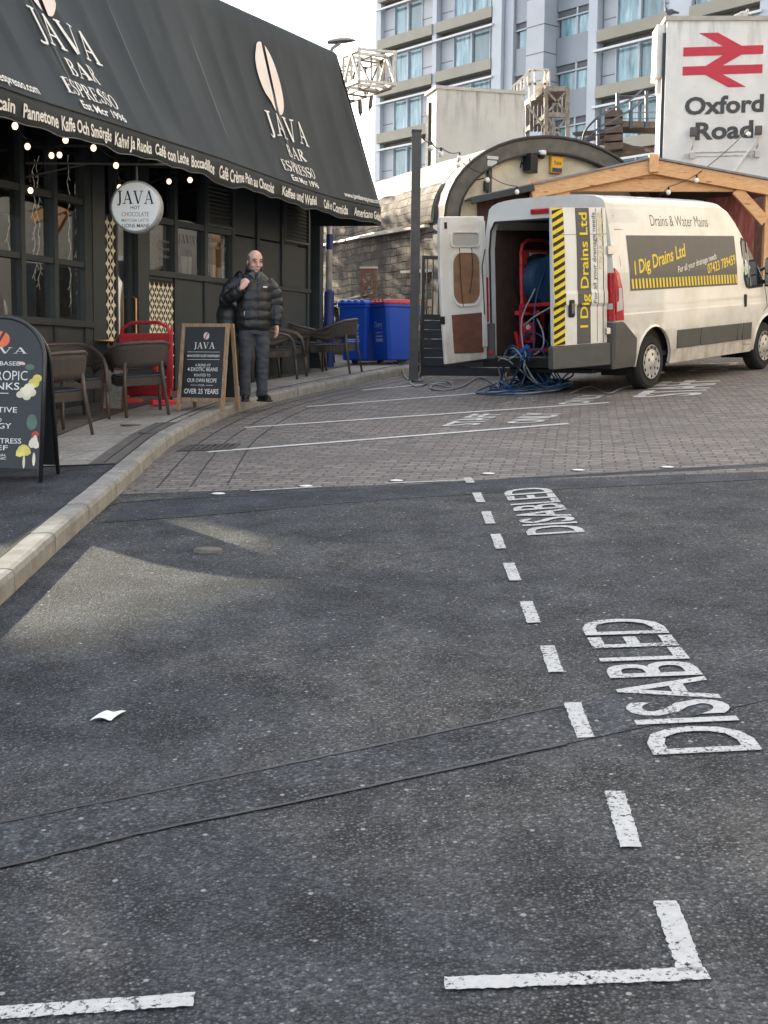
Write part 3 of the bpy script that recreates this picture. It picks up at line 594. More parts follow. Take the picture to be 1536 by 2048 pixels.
def awtext(s, s0, s1, t0, h, mat='sign_white', bold=0, serif=False, name='lettering', space=1.0):
    mb = MB(); sign_text(mb, s, s0, s1, t0, h, lambda x, y: aw(x, y, OFF), bold, serif, space); return mb.build(name, mat, awn, weld=False)
def logo(c):
    vs, fs = bean_geo(); a = radians(-10); mb = MB()
    mb.add([aw(c + .30 * (x * cos(a) - y * sin(a)), .645 + .21 * (x * sin(a) + y * cos(a)), OFF) for x, y in vs], fs); mb.build('bean_emblem', 'sign_cream', awn, weld=False)
    awtext('JAVA', c - .48, c + .70, .29, .14, serif=True); awtext('BAR', c - .14, c + .40, .178, .072, serif=True); awtext('ESPRESSO', c - .46, c + .56, .078, .065, serif=True); awtext('Est Mcr 1996', c - .32, c + .56, .022, .036, bold=.02)
logo(12.62); logo(7.23)
for s, a, b in (('Café Americain', 4.55, 5.68), ('Pannetone', 5.81, 6.36), ('Kaffe Och Smörgås', 6.42, 7.38), ('Kahvi Ja Ruoka', 7.46, 8.26), ('Café con Leche', 8.34, 9.14), ('Boccadillos', 9.22, 9.84), ('Café Crème Pain au Chocolat', 9.99, 11.64), ('Kaffee und Wafel', 11.92, 13.0), ('Café e Comida', 13.26, 14.02), ('Americano Gelati', 14.18, 14.98)):
    awtext(s, a, b, -.20, .125, bold=.024)
awtext('www.javabarespresso.com', 4.9, 6.14, .022, .038, bold=.015); awtext('www.javabarespresso.com', 13.98, 14.98, .02, .034, bold=.015)

# ---------------------------------------------------------------- festoon bulbs under the awning
pm('black_plastic', (.012, .012, .013), .45, .2); pm('cable_black', (.015, .015, .015), .6, .2); emis('dull_bulb', (1.0, .9, .75), .9); pm('opal', (.85, .83, .78), .3, .05)
def bulb(p, r, lit, lab, grp):
    t = thing('festoon_bulb', lab, 'light bulb', p, group=grp)
    MB().sphere((0, 0, 0), r, 12, (1, 1, 1.15)).build('globe', 'warm_bulb' if lit else 'opal', t, local=True, smooth=True)
    MB().lathe([(r * .42, r * .85), (r * .45, r * 2.1), (r * .2, r * 2.3)], n=8).build('socket', 'black_plastic', t, local=True)
BL = [((30, 252), 12.2, 'beside the left picture edge under the awning'), ((55, 293), 13.3, 'before the upper panes of the left window'), ((103, 311), 14.2, 'left one of the close pair'), ((119, 310), 14.4, 'right one of the close pair'), ((131, 280), 13.0, 'under the word Kaffe on the valance'), ((187, 296), 13.4, 'peeping below the valance under Smörgås'), ((232, 331), 14.2, 'above the round hanging sign'), ((61, 381), 14.3, 'at the transom of the left window'), ((239, 375), 14.9, 'touching the upper left rim of the round sign'), ((338, 363), 16.2, 'right of the round sign under Café con Leche'), ((380, 360), 15.6, 'below the word Boccadillos')]
pts = []
for (a, y, l) in BL:
    p = at(a[0], a[1], y); bulb(p, .029, True, 'lit round festoon bulb ' + l, 'lit festoon bulbs under the awning'); pts.append((a[0], p))
pts.sort(); cs = MB()
for (i, (q, p)), (j, (q2, p2)) in zip(list(enumerate(pts))[:-1], list(enumerate(pts))[1:]):
    a, b = p + V((0, 0, .08)), p2 + V((0, 0, .08)); cs.tube([a.lerp(b, k / 6) - V((0, 0, .10 * sin(pi * k / 6) * (a - b).length / 2)) for k in range(7)], .006, 4)
tag(cs.build('festoon_cable', 'cable_black'), 'thin black cable linking the lit bulbs under the awning', 'cable')

# ---------------------------------------------------------------- round hanging sign
pm('sign_gloss', (.74, .76, .78), .18, .03, 2, spec=.6); pm('rim_grey', (.42, .43, .43), .3, .1, metal=.3); pm('ink_black', (.012, .013, .016), .6, .1); pm('ink_brown', (.33, .26, .20), .6, .1); pm('ink_dark', (.12, .11, .10), .6, .1)
c = at(274, 415, 14.6); SH = 95
sg = thing('round_sign', 'round white hanging sign reading JAVA on a bracket beside the cafe door', 'sign', c)
fs_ = frame(c, SH)                      # x to the right, y towards the street viewer
R_ = .283
mb = MB(lambda p: fs_(V((p.x, p.z, p.y)))); mb.lathe([(R_ - .02, -.075), (R_, -.06), (R_, .06), (R_ - .02, .075)], n=56); mb.build('drum', 'rim_grey', sg)
mb = MB(lambda p: fs_(V((p.x, p.z, p.y)))); mb.lathe([(R_ - .022, .0755), (R_ - .03, .079)], n=56); mb.build('face', 'sign_gloss', sg)
fx = lambda x, y: fs_(V((x, .0815, y)))
for s, a, b, y, h, mt, sf, bo in (('JAVA', -.208, .212, .03, .14, 'ink_black', True, 0), ('HOT', -.05, .055, -.028, .038, 'ink_dark', False, .005), ('CHOCOLATE', -.15, .155, -.105, .05, 'ink_brown', False, .004), ('MATCHA LATTE', -.15, .155, -.165, .036, 'ink_brown', False, .008), ('LIONS MANE', -.145, .16, -.225, .042, 'ink_dark', False, .012)):
    mb = MB(); sign_text(mb, s, a, b, y, h, fx, bo, sf); mb.build('lettering', mt, sg, weld=False)
mb = MB(); k1 = fs_(V((0, 0, R_))); mb.tube([k1, k1 + V((0, 0, .16))], .012, 6); a = k1 + V((.35, -.1, .17)); b = fs_(V((-1.25, 0, R_ + .2))); mb.tube([a, b], .014, 6); mb.tube([fs_(V((-.5, 0, R_ + .2))), fs_(V((-1.25, 0, R_ + .05)))], .01, 6); mb.build('bracket', 'cafe_louvre', sg)
# ---------------------------------------------------------------- rattan armchairs and tables
def weave(name, c1, c2):
    m, t, p = nodes(name); vec = coords(t)
    wv = nd(t, 'ShaderNodeTexWave', bands_direction='X'); wv.inputs['Scale'].default_value = 26; wv.inputs['Distortion'].default_value = .6; t.links.new(vec, wv.inputs['Vector'])
    wz = nd(t, 'ShaderNodeTexWave', bands_direction='Z'); wz.inputs['Scale'].default_value = 30; t.links.new(vec, wz.inputs['Vector'])
    mul = nd(t, 'ShaderNodeMath', operation='MULTIPLY'); t.links.new(wv.outputs['Fac'], mul.inputs[0]); t.links.new(wz.outputs['Fac'], mul.inputs[1])
    t.links.new(ramp(t, mul.outputs[0], [(.05, c2), (.5, c1)]), p.inputs['Base Color']); p.inputs['Roughness'].default_value = .5; bump(t, p, mul.outputs[0], .8, .006); MAT[name] = m
weave('rattan', (.115, .086, .070), (.035, .027, .023)); pm('rattan_rail', (.088, .066, .054), .45, .2, 30, .2, 120); pm('seat_pad', (.045, .05, .065), .7, .2, 10); pm('table_wood', (.20, .085, .04), .3, .3, 9, stretch=(1, 5, 1)); pm('steel_dark', (.06, .06, .062), .4, .2, metal=.4)
def chair_path():
    L_ = [(-.29, .24), (-.30, .10), (-.30, -.06), (-.275, -.18), (-.20, -.265), (-.09, -.30), (0, -.305)]
    return L_ + [(-x, y) for x, y in L_[-2::-1]]
CP = chair_path(); NC = len(CP)
def make_chair(lab, grp):
    t = thing('rattan_armchair', lab, 'chair', (0, 0, 0), group=grp)
    def topz(i): a = abs(i - 6) / 6; return .81 - .02 * a if a < .35 else .80 - (.80 - .62) * ((a - .35) / .65) ** 1.25
    def botz(i): a = abs(i - 6) / 6; return .545 if a < .4 else .545 + (.015) * ((a - .4) / .6) + max(0, (a - .65)) * .0
    C = crom([V((x, y, 0)) for x, y in CP], 3); n = len(C)
    def zz(f, k): i = k / 3; a = int(i); b = min(a + 1, NC - 1); return f(a) + (f(b) - f(a)) * (i - a)
    def off(k): a = abs(k / 3 - 6) / 6; return a
    vs = []
    for k in range(n):
        a = off(k); zt = zz(topz, k); zb = zz(botz, k) if a < .62 else zt - .265 + (a - .62) * .55
        zb = min(zb, zt - .045) if a > .55 else zb
        for j in range(5): f = j / 4; vs.append(V((C[k].x * (1 + .10 * f), C[k].y * (1 + .12 * f), zb + (zt - zb) * f)))
    fs = [(k * 5 + j, k * 5 + 5 + j, k * 5 + 6 + j, k * 5 + 1 + j) for k in range(n - 1) for j in range(4)]
    MB().add(vs, fs).build('backrest', 'rattan', t, local=True, smooth=True, solid=.022)
    rail = [V((C[k].x * 1.11, C[k].y * 1.13, zz(topz, k) + .004)) for k in range(n)]
    rail = [V((-.30, .345, .30)), V((-.312, .335, .45)), V((-.318, .31, .56))] + rail[1:-1] + [V((.318, .31, .56)), V((.312, .335, .45)), V((.30, .345, .30))]
    MB().tube(rail, .021, 7).build('arm_rail', 'rattan_rail', t, local=True, smooth=True)
    for sx_ in (-1, 1):
        MB().tube([(.30 * sx_, .345, .30), (.295 * sx_, .36, 0)], [.021, .017], 7).build('leg', 'rattan_rail', t, local=True, smooth=True)
        MB().tube([(.20 * sx_, -.28, .60), (.215 * sx_, -.285, .40), (.235 * sx_, -.34, 0)], [.02, .021, .017], 7).build('leg', 'rattan_rail', t, local=True, smooth=True)
    mb = MB(); o = [(-.26, .30), (.26, .30), (.27, 0), (.21, -.26), (-.21, -.26), (-.27, 0)]
    mb.prism(o, lambda p: V((p[0], p[1], .335)), lambda p: V((p[0], p[1], .43))); mb.build('apron', 'rattan', t, local=True, bevel=.008)
    mb = MB(); mb.prism([(x * .96, y * .96) for x, y in o], lambda p: V((p[0], p[1], .431)), lambda p: V((p[0], p[1], .452))); mb.build('seat', 'seat_pad', t, local=True, bevel=.008)
    return t
def dup(o, parent=None):
    c = o.copy(); COL.objects.link(c)
    if parent: c.parent = parent
    ROOT[c.name] = ROOT[o.name]
    for ch in list(o.children): dup(ch, c)
    return c
def tilt_m(p, head):
    up = V((-GX, -GY2, 1)).normalized(); y = hd(head); y = (y - up * y.dot(up)).normalized(); x = y.cross(up)
    m = Matrix((x, y, up)).transposed().to_4x4(); m.translation = p; return m
CH = [((108, 870), -42, 'rattan chair behind the arched board, its back turned to the street', 'a'), ((146, 838), 150, 'rattan chair left of the tall lattice strip, open towards the viewer', 'a'), ((283, 828), -22, 'rattan chair with its back to the viewer, left of the wooden frame board', 'a'), ((292, 806), 168, 'rattan chair half hidden in front of the red barrier', 'a'),
      ((672, 746), 292, 'rattan chair nearest the blue bins, side on', 'b'), ((634, 728), 190, 'rattan chair behind the far table beside the lamp post, facing the viewer', 'b'), ((566, 752), 86, 'rattan chair right of the standing man, facing right', 'b'), ((603, 742), 78, 'rattan chair between the man and the chair nearest the bins', 'b'), ((533, 760), 60, 'rattan chair partly hidden behind the standing man', 'b')]
proto = None
for i, ((px, py), h, lab, gg) in enumerate(CH):
    grp = 'rattan armchairs by the cafe door' if gg == 'a' else 'rattan armchairs at the far end of the cafe'
    if proto is None: o = proto = make_chair(lab, grp)
    else: o = dup(proto); tag(o, lab, 'chair', grp)
    o.matrix_world = tilt_m(G(px, py, .12), h)
def make_table(lab):
    t = thing('cafe_table', lab, 'table', (0, 0, 0), group='small brown cafe tables')
    MB().lathe([(.33, .735), (.345, .742), (.345, .756), (.335, .76)], n=36).build('tabletop', 'table_wood', t, local=True)
    MB().lathe([(.346, .738), (.350, .742), (.350, .758), (.346, .762)], n=36).build('edge_band', 'brass', t, local=True)
    MB().lathe([(.045, .70), (.03, .68), (.028, .06), (.05, .03)], n=14).build('column', 'steel_dark', t, local=True, smooth=True)
    MB().lathe([(.24, 0), (.235, .012), (.06, .03), (.03, .05)], n=28).build('foot', 'steel_dark', t, local=True)
    return t
tb = None
for (px, py, dz_), lab in (((92, 818, 0), 'small round brown table beside the arched board'), ((232, 800, 0), 'small round brown table among the chairs before the red barrier'), ((541, 742, 0), 'small round brown table just right of the man'), ((607, 727, 0), 'small round brown table between the far chairs')):
    if tb is None: o = tb = make_table(lab)
    else: o = dup(tb); tag(o, lab, 'table', 'small brown cafe tables')
    o.matrix_world = Matrix.Translation(G(px, py, .12))
pm('box_art', (.20, .10, .08), .5, .5, 22); pm('card_pale', (.4, .37, .32), .6, .4, 30)
c = G(225, 830, .12) + V((-.1, .5, 0)); t = thing('menu_stand', 'small brown patterned board leaning between the chairs', 'board', c, 20)
MB().prism([(-.16, 0), (.16, 0), (.16, .62), (-.16, .62)], lambda p: V((p[0], -.02 + p[1] * .15, p[1])), lambda p: V((p[0], .0 + p[1] * .15, p[1]))).build('panel', 'box_art', t, local=True)
MB().prism([(-.12, .06), (.12, .06), (.12, .5), (-.12, .5)], lambda p: V((p[0], -.021 + p[1] * .15, p[1])), lambda p: V((p[0], -.024 + p[1] * .15, p[1]))).build('print', 'card_pale', t, local=True)

# ---------------------------------------------------------------- boards on the pavement
pm('chalkboard', (.018, .02, .024), .45, .2, 3, spec=.5); pm('frame_wood', (.33, .22, .13), .6, .35, 9, .2, 60, stretch=(6, 6, 1)); pm('black_metal', (.02, .021, .023), .35, .15, spec=.6); pm('orange_print', (.78, .16, .07), .5, .1); pm('pink_print', (.72, .52, .50), .5, .08); pm('chalk_white', (.74, .73, .70), .6, .08, 14); pm('yellow_print', (.72, .62, .16), .6, .25, 12); pm('cream_print', (.70, .66, .50), .6, .2, 12); pm('leaf_print', (.10, .16, .13), .6, .2); pm('red_print', (.45, .06, .05), .6, .2)
c = G(83, 965, .115) + V((-.335, .03, 0))
t = thing('arched_board', 'black arched pavement sign with mushrooms and white lettering', 'pavement sign', c, 93 - 90)
ln = .17                                 # lean of the leaves
def bf(x, y, o=0.0): return V((x, ln * y - o, y))
W1, HB, HT = .325, .10, 1.225
def archpts(w_, top, y0, n=16): return [(w_, y0)] + [(w_ * cos(radians(a)), top - w_ * .98 + w_ * .98 * sin(radians(a))) for a in [180 * i / n for i in range(n + 1)]] + [(-w_, y0)]
MB().tube([bf(x, y) for x, y in archpts(W1, HT, 0.0)], .016, 8).build('frame', 'black_metal', t, local=True, smooth=True)
MB().prism(archpts(W1 - .014, HT - .014, HB), lambda p: bf(p[0], p[1], .006), lambda p: bf(p[0], p[1], -.006)).build('panel', 'chalkboard', t, local=True)
MB().tube([V((x, .44 - ln * y, y)) for x, y in archpts(W1, HT - .01, 0.0)], .016, 8).build('rear_frame', 'black_metal', t, local=True, smooth=True)
MB().prism(archpts(W1 - .014, HT - .03, HB), lambda p: V((p[0], .44 - ln * p[1] - .006, p[1])), lambda p: V((p[0], .44 - ln * p[1] + .006, p[1]))).build('rear_panel', 'chalkboard', t, local=True)
vsb, fsb = bean_geo(); a = radians(-25)
MB().add([bf(-.02 + .075 * (x * cos(a) - y * sin(a)), 1.06 + .062 * (x * sin(a) + y * cos(a)), .0085) for x, y in vsb], fsb).build('bean_emblem', 'orange_print', t, local=True, weld=False)
def brd(s, xc, w_, y, h, mat='chalk_white', serif=False, bold=.0, par=None, fn=None):
    mb = MB(); sign_text(mb, s, xc - w_ / 2, xc + w_ / 2, y, h, fn, bold, serif); mb.build('lettering', mat, par, local=True, weld=False)
F1 = lambda x, y: bf(x, y, .0085)
for s, xc, w_, y, h, sf, bo in (('JAVA', -.01, .40, .955, .045, True, 0), ('PLANT BASED', -.03, .36, .865, .032, False, .004), ('NOOTROPIC', -.05, .50, .755, .075, False, -.002), ('DRINKS', -.03, .34, .685, .055, False, .006), ('CREATIVE', -.04, .34, .515, .042, False, .004), ('FIND', -.04, .11, .445, .03, False, .006), ('ENERGY', -.05, .28, .395, .042, False, .004), ('&', -.03, .04, .345, .036, False, .006), ('FOCUS & STRESS', -.06, .46, .285, .04, False, .006), ('RELIEF', -.06, .26, .235, .038, False, .006), ('100% NATURAL', -.06, .24, .19, .018, False, .01), ('100% ORGANIC', -.06, .24, .165, .018, False, .01)):
    brd(s, xc, w_, y, h, 'chalk_white', sf, bo, t, F1)
mb = MB(); mb.add([F1(-.2, .655), F1(.06, .655), F1(.06, .66), F1(-.2, .66)], [(0, 1, 2, 3)]); mb.add(*((lambda g: ([F1(-.03 + .022 * x, .61 + .018 * y) for x, y in g], [tuple(range(len(g)))]))([(cos(i * .5), sin(i * .5)) for i in range(12)]))); mb.build('printed_rule', 'chalk_white', t, local=True, weld=False)
def blob(cx, cy, rx, ry, mat, pts=None, rot=0, name='mushroom_print', lay=.0085):
    P = pts or [(cos(2 * pi * i / 16), sin(2 * pi * i / 16)) for i in range(16)]; a = radians(rot)
    MB().add([bf(cx + rx * (x * cos(a) - y * sin(a)), cy + ry * (x * sin(a) + y * cos(a)), lay) for x, y in P], [tuple(range(len(P)))]).build(name, mat, t, local=True, weld=False)
capP = [(-1, 0), (-.9, .45), (-.5, .85), (0, 1), (.5, .85), (.9, .45), (1, 0), (.5, -.2), (0, -.12), (-.5, -.2)]
blob(.19, .205, .058, .075, 'yellow_print', capP, 8); blob(.195, .15, .010, .05, 'cream_print', rot=8); blob(.265, .265, .04, .07, 'cream_print', capP, -5); blob(.27, .17, .012, .05, 'cream_print'); blob(.275, .345, .03, .035, 'red_print', capP, 10); blob(.275, .31, .018, .04, 'cream_print', lay=.0088)
blob(.245, .445, .04, .06, 'leaf_print', rot=20)
for k, (x, y, r) in enumerate(((.275, .77, .035), (.25, .735, .042), (.215, .70, .04), (.18, .675, .036), (.235, .665, .036), (.20, .635, .032), (.15, .65, .03))): blob(x, y, r, r * .85, 'yellow_print' if k < 2 else 'cream_print', lay=.0085 + k * .0004)
blob(.15, .875, .03, .02, 'pink_print', capP, -10); blob(.215, .855, .035, .022, 'leaf_print', rot=-20)

c = G(447, 822, .12) + V((-.285 * .96, .285 * .28, 0))
t = thing('wooden_board', 'wooden A frame chalkboard reading over 25 years beside the man', 'pavement sign', c, 106 - 90)
ln = .17; W2, H2b = .292, .985
def wfr(sgn, y0, nm, bm=''):
    f = lambda x, y, o=0.0: V((x, y0 + sgn * (ln * y) - o, y))
    for s in (-1, 1): MB().beam(f(s * (W2 - .022), 0), f(s * (W2 - .022), H2b), .044, .03, (0, 1, 0)).build('leg', 'frame_wood', t, local=True, bevel=.003)
    mb = MB(); mb.beam(f(-W2 + .045, H2b - .02), f(W2 - .045, H2b - .02), .028, .04); mb.beam(f(-W2 + .045, .12), f(W2 - .045, .12), .026, .045); mb.build('crossbar', 'frame_wood', t, local=True, bevel=.003)
    mb = MB(); mb.prism([(-W2 + .046, .145), (W2 - .046, .145), (W2 - .046, H2b - .042), (-W2 + .046, H2b - .042)], lambda p: f(p[0], p[1], .006), lambda p: f(p[0], p[1], -.006)); mb.build('chalk_panel', 'chalkboard', t, local=True)
    return f
fB = wfr(1, 0, 'front'); wfr(-1, .46, 'rear')
F2 = lambda x, y: fB(x, y, .0085)
MB().add([F2(.02 + .036 * (x * cos(-.5) - y * sin(-.5)), .845 + .042 * (x * sin(-.5) + y * cos(-.5))) for x, y in vsb], fsb).build('bean_emblem', 'pink_print', t, local=True, weld=False)
for s, w_, y, h, sf, bo in (('JAVA', .26, .70, .07, True, 0), ('MANCHESTERS OLDEST INDEPENDENT', .40, .605, .028, False, .012), ('A BLEND OF', .19, .50, .03, False, .002), ('4 EXOTIC BEANS', .37, .445, .045, False, .006), ('ROASTED TO', .2, .385, .032, False, .0), ('OUR OWN RECIPE', .36, .32, .045, False, .006), ('FOR', .07, .275, .022, False, .002), ('OVER 25 YEARS', .42, .19, .058, False, .014)):
    brd(s, .0, w_, y, h, 'chalk_white', sf, bo, t, F2)
for y, a, b in ((.66, -.2, .2), (.575, -.2, .2), (.284, -.14, -.05), (.284, .05, .14)): MB().add([F2(a, y), F2(b, y), F2(b, y + .004), F2(a, y + .004)], [(0, 1, 2, 3)]).build('chalk_rule', 'chalk_white', t, local=True, weld=False)

# ---------------------------------------------------------------- plastic pedestrian barrier
pm('barrier_red', (.68, .05, .06), .42, .15, 4, spec=.5); pm('reflective', (.7, .7, .68), .3, .05)
def barrier(lab, p, head, L=1.0, m=None, refl=False):
    t = thing('plastic_barrier', lab, 'barrier', p, head, m=m); h = L / 2
    mb = MB(); mb.tube([(-h, 0, .80), (-h + .06, 0, .93), (-h + .22, 0, .99), (h - .22, 0, .99), (h - .06, 0, .93), (h, 0, .80)], .022, 8); mb.build('top_rail', 'barrier_red', t, local=True, smooth=True)
    mb = MB(); mb.box(-h, h, -.022, .022, .66, .86); mb.build('upper_board', 'barrier_red', t, local=True, bevel=.012)
    mb = MB()
    for k in range(9): x = -h + .09 + k * (L - .18) / 8; mb.box(x - .007, x + .007, -.025, .025, .70, .80); mb.box(x - .022, x + .002, -.0245, .0245, .79, .803)
    mb.build('moulded_slots', 'red_print', t, local=True)
    mb = MB(); mb.box(-h, h, -.02, .02, .10, .26); mb.build('lower_board', 'barrier_red', t, local=True, bevel=.012)
    for x in (-h, -h / 3, h / 3 - .0, h - .07): MB().box(x, x + .07, -.021, .021, .261, .659).build('upright', 'barrier_red', t, local=True, bevel=.008)
    for x in (-h + .1, h - .1): MB().box(x - .04, x + .04, -.24, .24, 0, .06).box(x - .035, x + .035, -.03, .03, .061, .099).build('foot', 'barrier_red', t, local=True, bevel=.01)
    MB().tube([(h + .01, 0, .2), (h + .01, 0, .93)], .016, 7).build('hinge_post', 'barrier_red', t, local=True)
    if refl: MB().box(-h * .55, h * .55, -.026, -.0225, .695, .825).build('reflector', 'reflective', t, local=True)
    return t
p = at(291, 760, 15.95); p.z = gz(p.x, p.y) + .12
barrier('red plastic pedestrian barrier standing in front of the cafe door', p, 38, .92)

# ---------------------------------------------------------------- street lamp
pm('lamp_white', (.55, .53, .50), .6, .15, 8, dirt=(.25, .2, .16), dscale=5); pm('lamp_blue', (.018, .035, .16), .4, .15); pm('lamp_grey', (.30, .28, .26), .5, .1)
p = at(657, 740, 22.0); p.z = gz(p.x, p.y) + .10
t = thing('street_lamp', 'white street lamp post with dark bands and a blue base behind the awning', 'street lamp', p)
MB().lathe([(.088, 0), (.088, 1.25), (.06, 1.29)], n=16).build('base', 'lamp_blue', t, local=True, smooth=False)
MB().lathe([(.055, 1.25), (.05, 2.2), (.042, 5.12)], n=14).build('pole', 'lamp_white', t, local=True, smooth=True)
for z0, z1 in ((1.95, 2.2), (2.75, 2.95), (3.3, 3.34)): MB().lathe([(.058, z0), (.058, z1)], n=14).build('band', 'lamp_blue', t, local=True)
MB().tube([(0, 0, 5.1), (.03, 0, 5.2), (.16, -.02, 5.28)], .03, 8).build('arm', 'lamp_grey', t, local=True, smooth=True)
mb = MB(); mb.grid(lambda u, v: V((-.05 + .52 * u, .11 * cos(pi * v) * sin(pi * min(u * 1.02 + .08, 1)) ** .5, 5.28 + .05 * u + .06 * sin(pi * v) * sin(pi * min(u + .1, 1)) ** .5)), 10, 8); mb.build('lantern', 'lamp_grey', t, local=True, smooth=True, solid=.012)

# ---------------------------------------------------------------- wheelie bins
pm('bin_blue', (.012, .075, .46), .38, .12, 2, spec=.5); pm('bin_red', (.45, .03, .05), .4, .12, spec=.5); pm('bin_dark', (.03, .04, .035), .45, .15); pm('tyre', (.018, .018, .018), .8, .2); pm('print_pale', (.45, .52, .68), .6, .1)
def bin_(lab, p, head, lid, body='bin_blue', txt=True):
    t = thing('wheelie_bin', lab, 'bin', p, head, group='wheelie bins by the stone wall')
    b = [(-.21, .27), (.21, .27), (.235, .2), (.235, -.24), (-.235, -.24), (-.235, .2)]; tp = [(-.25, .36), (.25, .36), (.285, .3), (.285, -.34), (-.285, -.34), (-.285, .3)]
    mb = MB(); n = 6; vs = []
    for k in range(9): f = k / 8; vs += [V((x0 + (x1_ - x0) * f, y0 + (y1 - y0) * f, .05 + .90 * f)) for (x0, y0), (x1_, y1) in zip(b, tp)]
    mb.add(vs, [(k * n + i, k * n + (i + 1) % n, k * n + n + (i + 1) % n, k * n + n + i) for k in range(8) for i in range(n)] + [tuple(range(n))[::-1]]); mb.build('body', body, t, local=True, bevel=.02)
    mb = MB(); mb.prism([(x * 1.06, y * 1.05) for x, y in tp], lambda q: V((q[0], q[1], .93)), lambda q: V((q[0] * 1.01, q[1] * 1.01, .985)) ); mb.build('collar', body, t, local=True, bevel=.012)
    mb = MB(); vs = []; T_ = [(-.26, .40), (.26, .40), (.305, .32), (.305, -.36), (-.305, -.36), (-.305, .32)]
    for s_, z in ((1.0, .988), (1.0, 1.02), (.9, 1.055), (.55, 1.075)): vs += [V((x * s_, y * s_ - .01, z)) for x, y in T_]
    mb.add(vs, [(k * n + i, k * n + (i + 1) % n, k * n + n + (i + 1) % n, k * n + n + i) for k in range(3) for i in range(n)] + [tuple(range(3 * n, 4 * n)), tuple(range(n))[::-1]])
    for k in range(4): x = -.18 + k * .12; mb.box(x - .03, x + .03, .28, .38, 1.03, 1.062)
    mb.build('lid', lid, t, local=True, bevel=.006)
    for s in (-1, 1):
        mb = MB(lambda p_: V((p_.z, p_.x, p_.y))); mb.lathe([(.10, s * .22), (.10, s * .27)], (-.30, .10, 0), 20); mb.build('wheel', 'tyre', t, local=True)
    mb = MB(); mb.tube([(-.27, -.37, 1.0), (.27, -.37, 1.0)], .018, 6); mb.build('handle', body, t, local=True)
    if txt:
        f = lambda x, y: V((-x, .319 + .10 * (y - .5), y)); mb = MB()
        for s, w_, y, h in (('Cherry', .24, .60, .10), ('management', .22, .50, .035)):
            if w_: sign_text(mb, s, -w_ / 2, w_ / 2, y, h, f, .006)
        for y in (.44, .39, .36): mb.add([f(-.11, y), f(.11, y), f(.11, y + .02), f(-.11, y + .02)], [(0, 1, 2, 3)])
        mb.build('bin_print', 'print_pale', t, local=True, weld=False)
    return t
def onpav(px, y): q = at(px, 730, y); q.z = gz(q.x, q.y) + .112; return q
bin_('blue wheelie bin with a blue lid, left of the red lidded bin', onpav(721, 22.6), 203, 'bin_blue')
bin_('blue wheelie bin with a red lid beside the black gate post', onpav(789, 22.3), 238, 'bin_red')
bin_('wheelie bin with a dark lid mostly hidden behind the blue ones', onpav(738, 23.7), 200, 'bin_dark', 'bin_dark', False)

# ---------------------------------------------------------------- black yard gate with tall post
pm('gate_black', (.016, .017, .019), .45, .2, 8, spec=.5); pm('gate_boards', (.022, .026, .034), .55, .25, 5, stretch=(1, 1, 6)); pm('post_grey', (.075, .072, .068), .6, .2, 7)
b0 = at(827, 748, 19.6); b0.z = gz(b0.x, b0.y)
t = thing('gate_post', 'tall square dark post left of the van carrying a string of bulbs', 'post', b0)
zt = at(820, 264, 19.6).z; MB().box(-.068, .068, -.068, .068, 0, zt - b0.z).build('post', 'post_grey', t, local=True, bevel=.006)
MB().box(-.075, .075, -.075, .075, zt - b0.z + .001, zt - b0.z + .025).build('cap', 'gate_black', t, local=True)
gh = 74; b1 = b0 + hd(gh) * .1; fg = frame(V((b1.x, b1.y, b0.z)), gh); GL = 1.75; ZT = at(850, 512, 19.7).z - b0.z
t = thing('yard_gate', 'black gate of upright bars over horizontal boards beside the tall post', 'gate', b1)
mb = MB(fg); mb.box(.0, GL, -.03, .03, ZT - .05, ZT); mb.box(0, .05, -.03, .03, .08, ZT - .051); mb.box(GL - .05, GL, -.03, .03, .08, ZT - .051); mb.box(.051, GL - .051, -.03, .03, .92, 1.0); mb.build('gate_frame', 'gate_black', t)
for k in range(18): x = .09 + k * (GL - .18) / 17; MB(fg).box(x - .009, x + .009, -.012, .012, 1.001, ZT - .051).build('bar', 'gate_black', t)
mb = MB(fg)
for k in range(6): mb.box(.051, GL - .051, -.02, .025, .09 + k * .138, .09 + k * .138 + .128)
mb.build('boards', 'gate_boards', t)
MB(fg).box(.55, 1.5, .03, .034, .98, .99).build('rail_trim', 'gate_black', t)
# ---------------------------------------------------------------- barrel roofed railway arch building
pm('arch_cream', (.66, .59, .46), .8, .1, 3, .15, 50, dirt=(.42, .36, .27), dscale=1.4); pm('arch_band', (.115, .108, .095), .7, .25, 5, .2, 40, dirt=(.06, .055, .05), dscale=2); pm('band_edge', (.035, .034, .033), .6, .2)
bricks('arch_stone', (.40, .34, .25), (.20, .175, .14), (.03, .028, .026), .48, .15, .012, 0, 'yz', dirt=(.075, .07, .064), dirt_at=(.40, .58), dscale=1.9, bmp=1.0, warp=.11)
pm('lime_roof', (.78, .72, .60), .9, .12, 4, .3, 30, dirt=(.40, .35, .26), dscale=.9)
AP = V((1.08, 24.0, 0)); AH = 65.0; fa = frame(AP, AH); AX = hd(-25)          # fa: x along the gable front, y towards the street
fa_n = V((hd(AH).y, -hd(AH).x, 0)); back = -fa_n
cen, aa, bb, zc = 2.3, 2.34, 1.56, 4.48
arch = thing('arch_building', 'barrel roofed building with cream gable front and dark arched band', 'building', V((2.5, 25, 2.4)))
def ell(th, da=0.0): return (cen - (aa + da) * cos(th), zc + (bb + da) * sin(th))
NA = 22; prof = [ell(pi * i / NA) for i in range(NA + 1)]; inner = [ell(pi * i / NA, -.26) for i in range(NA + 1)]
Z0 = 1.6
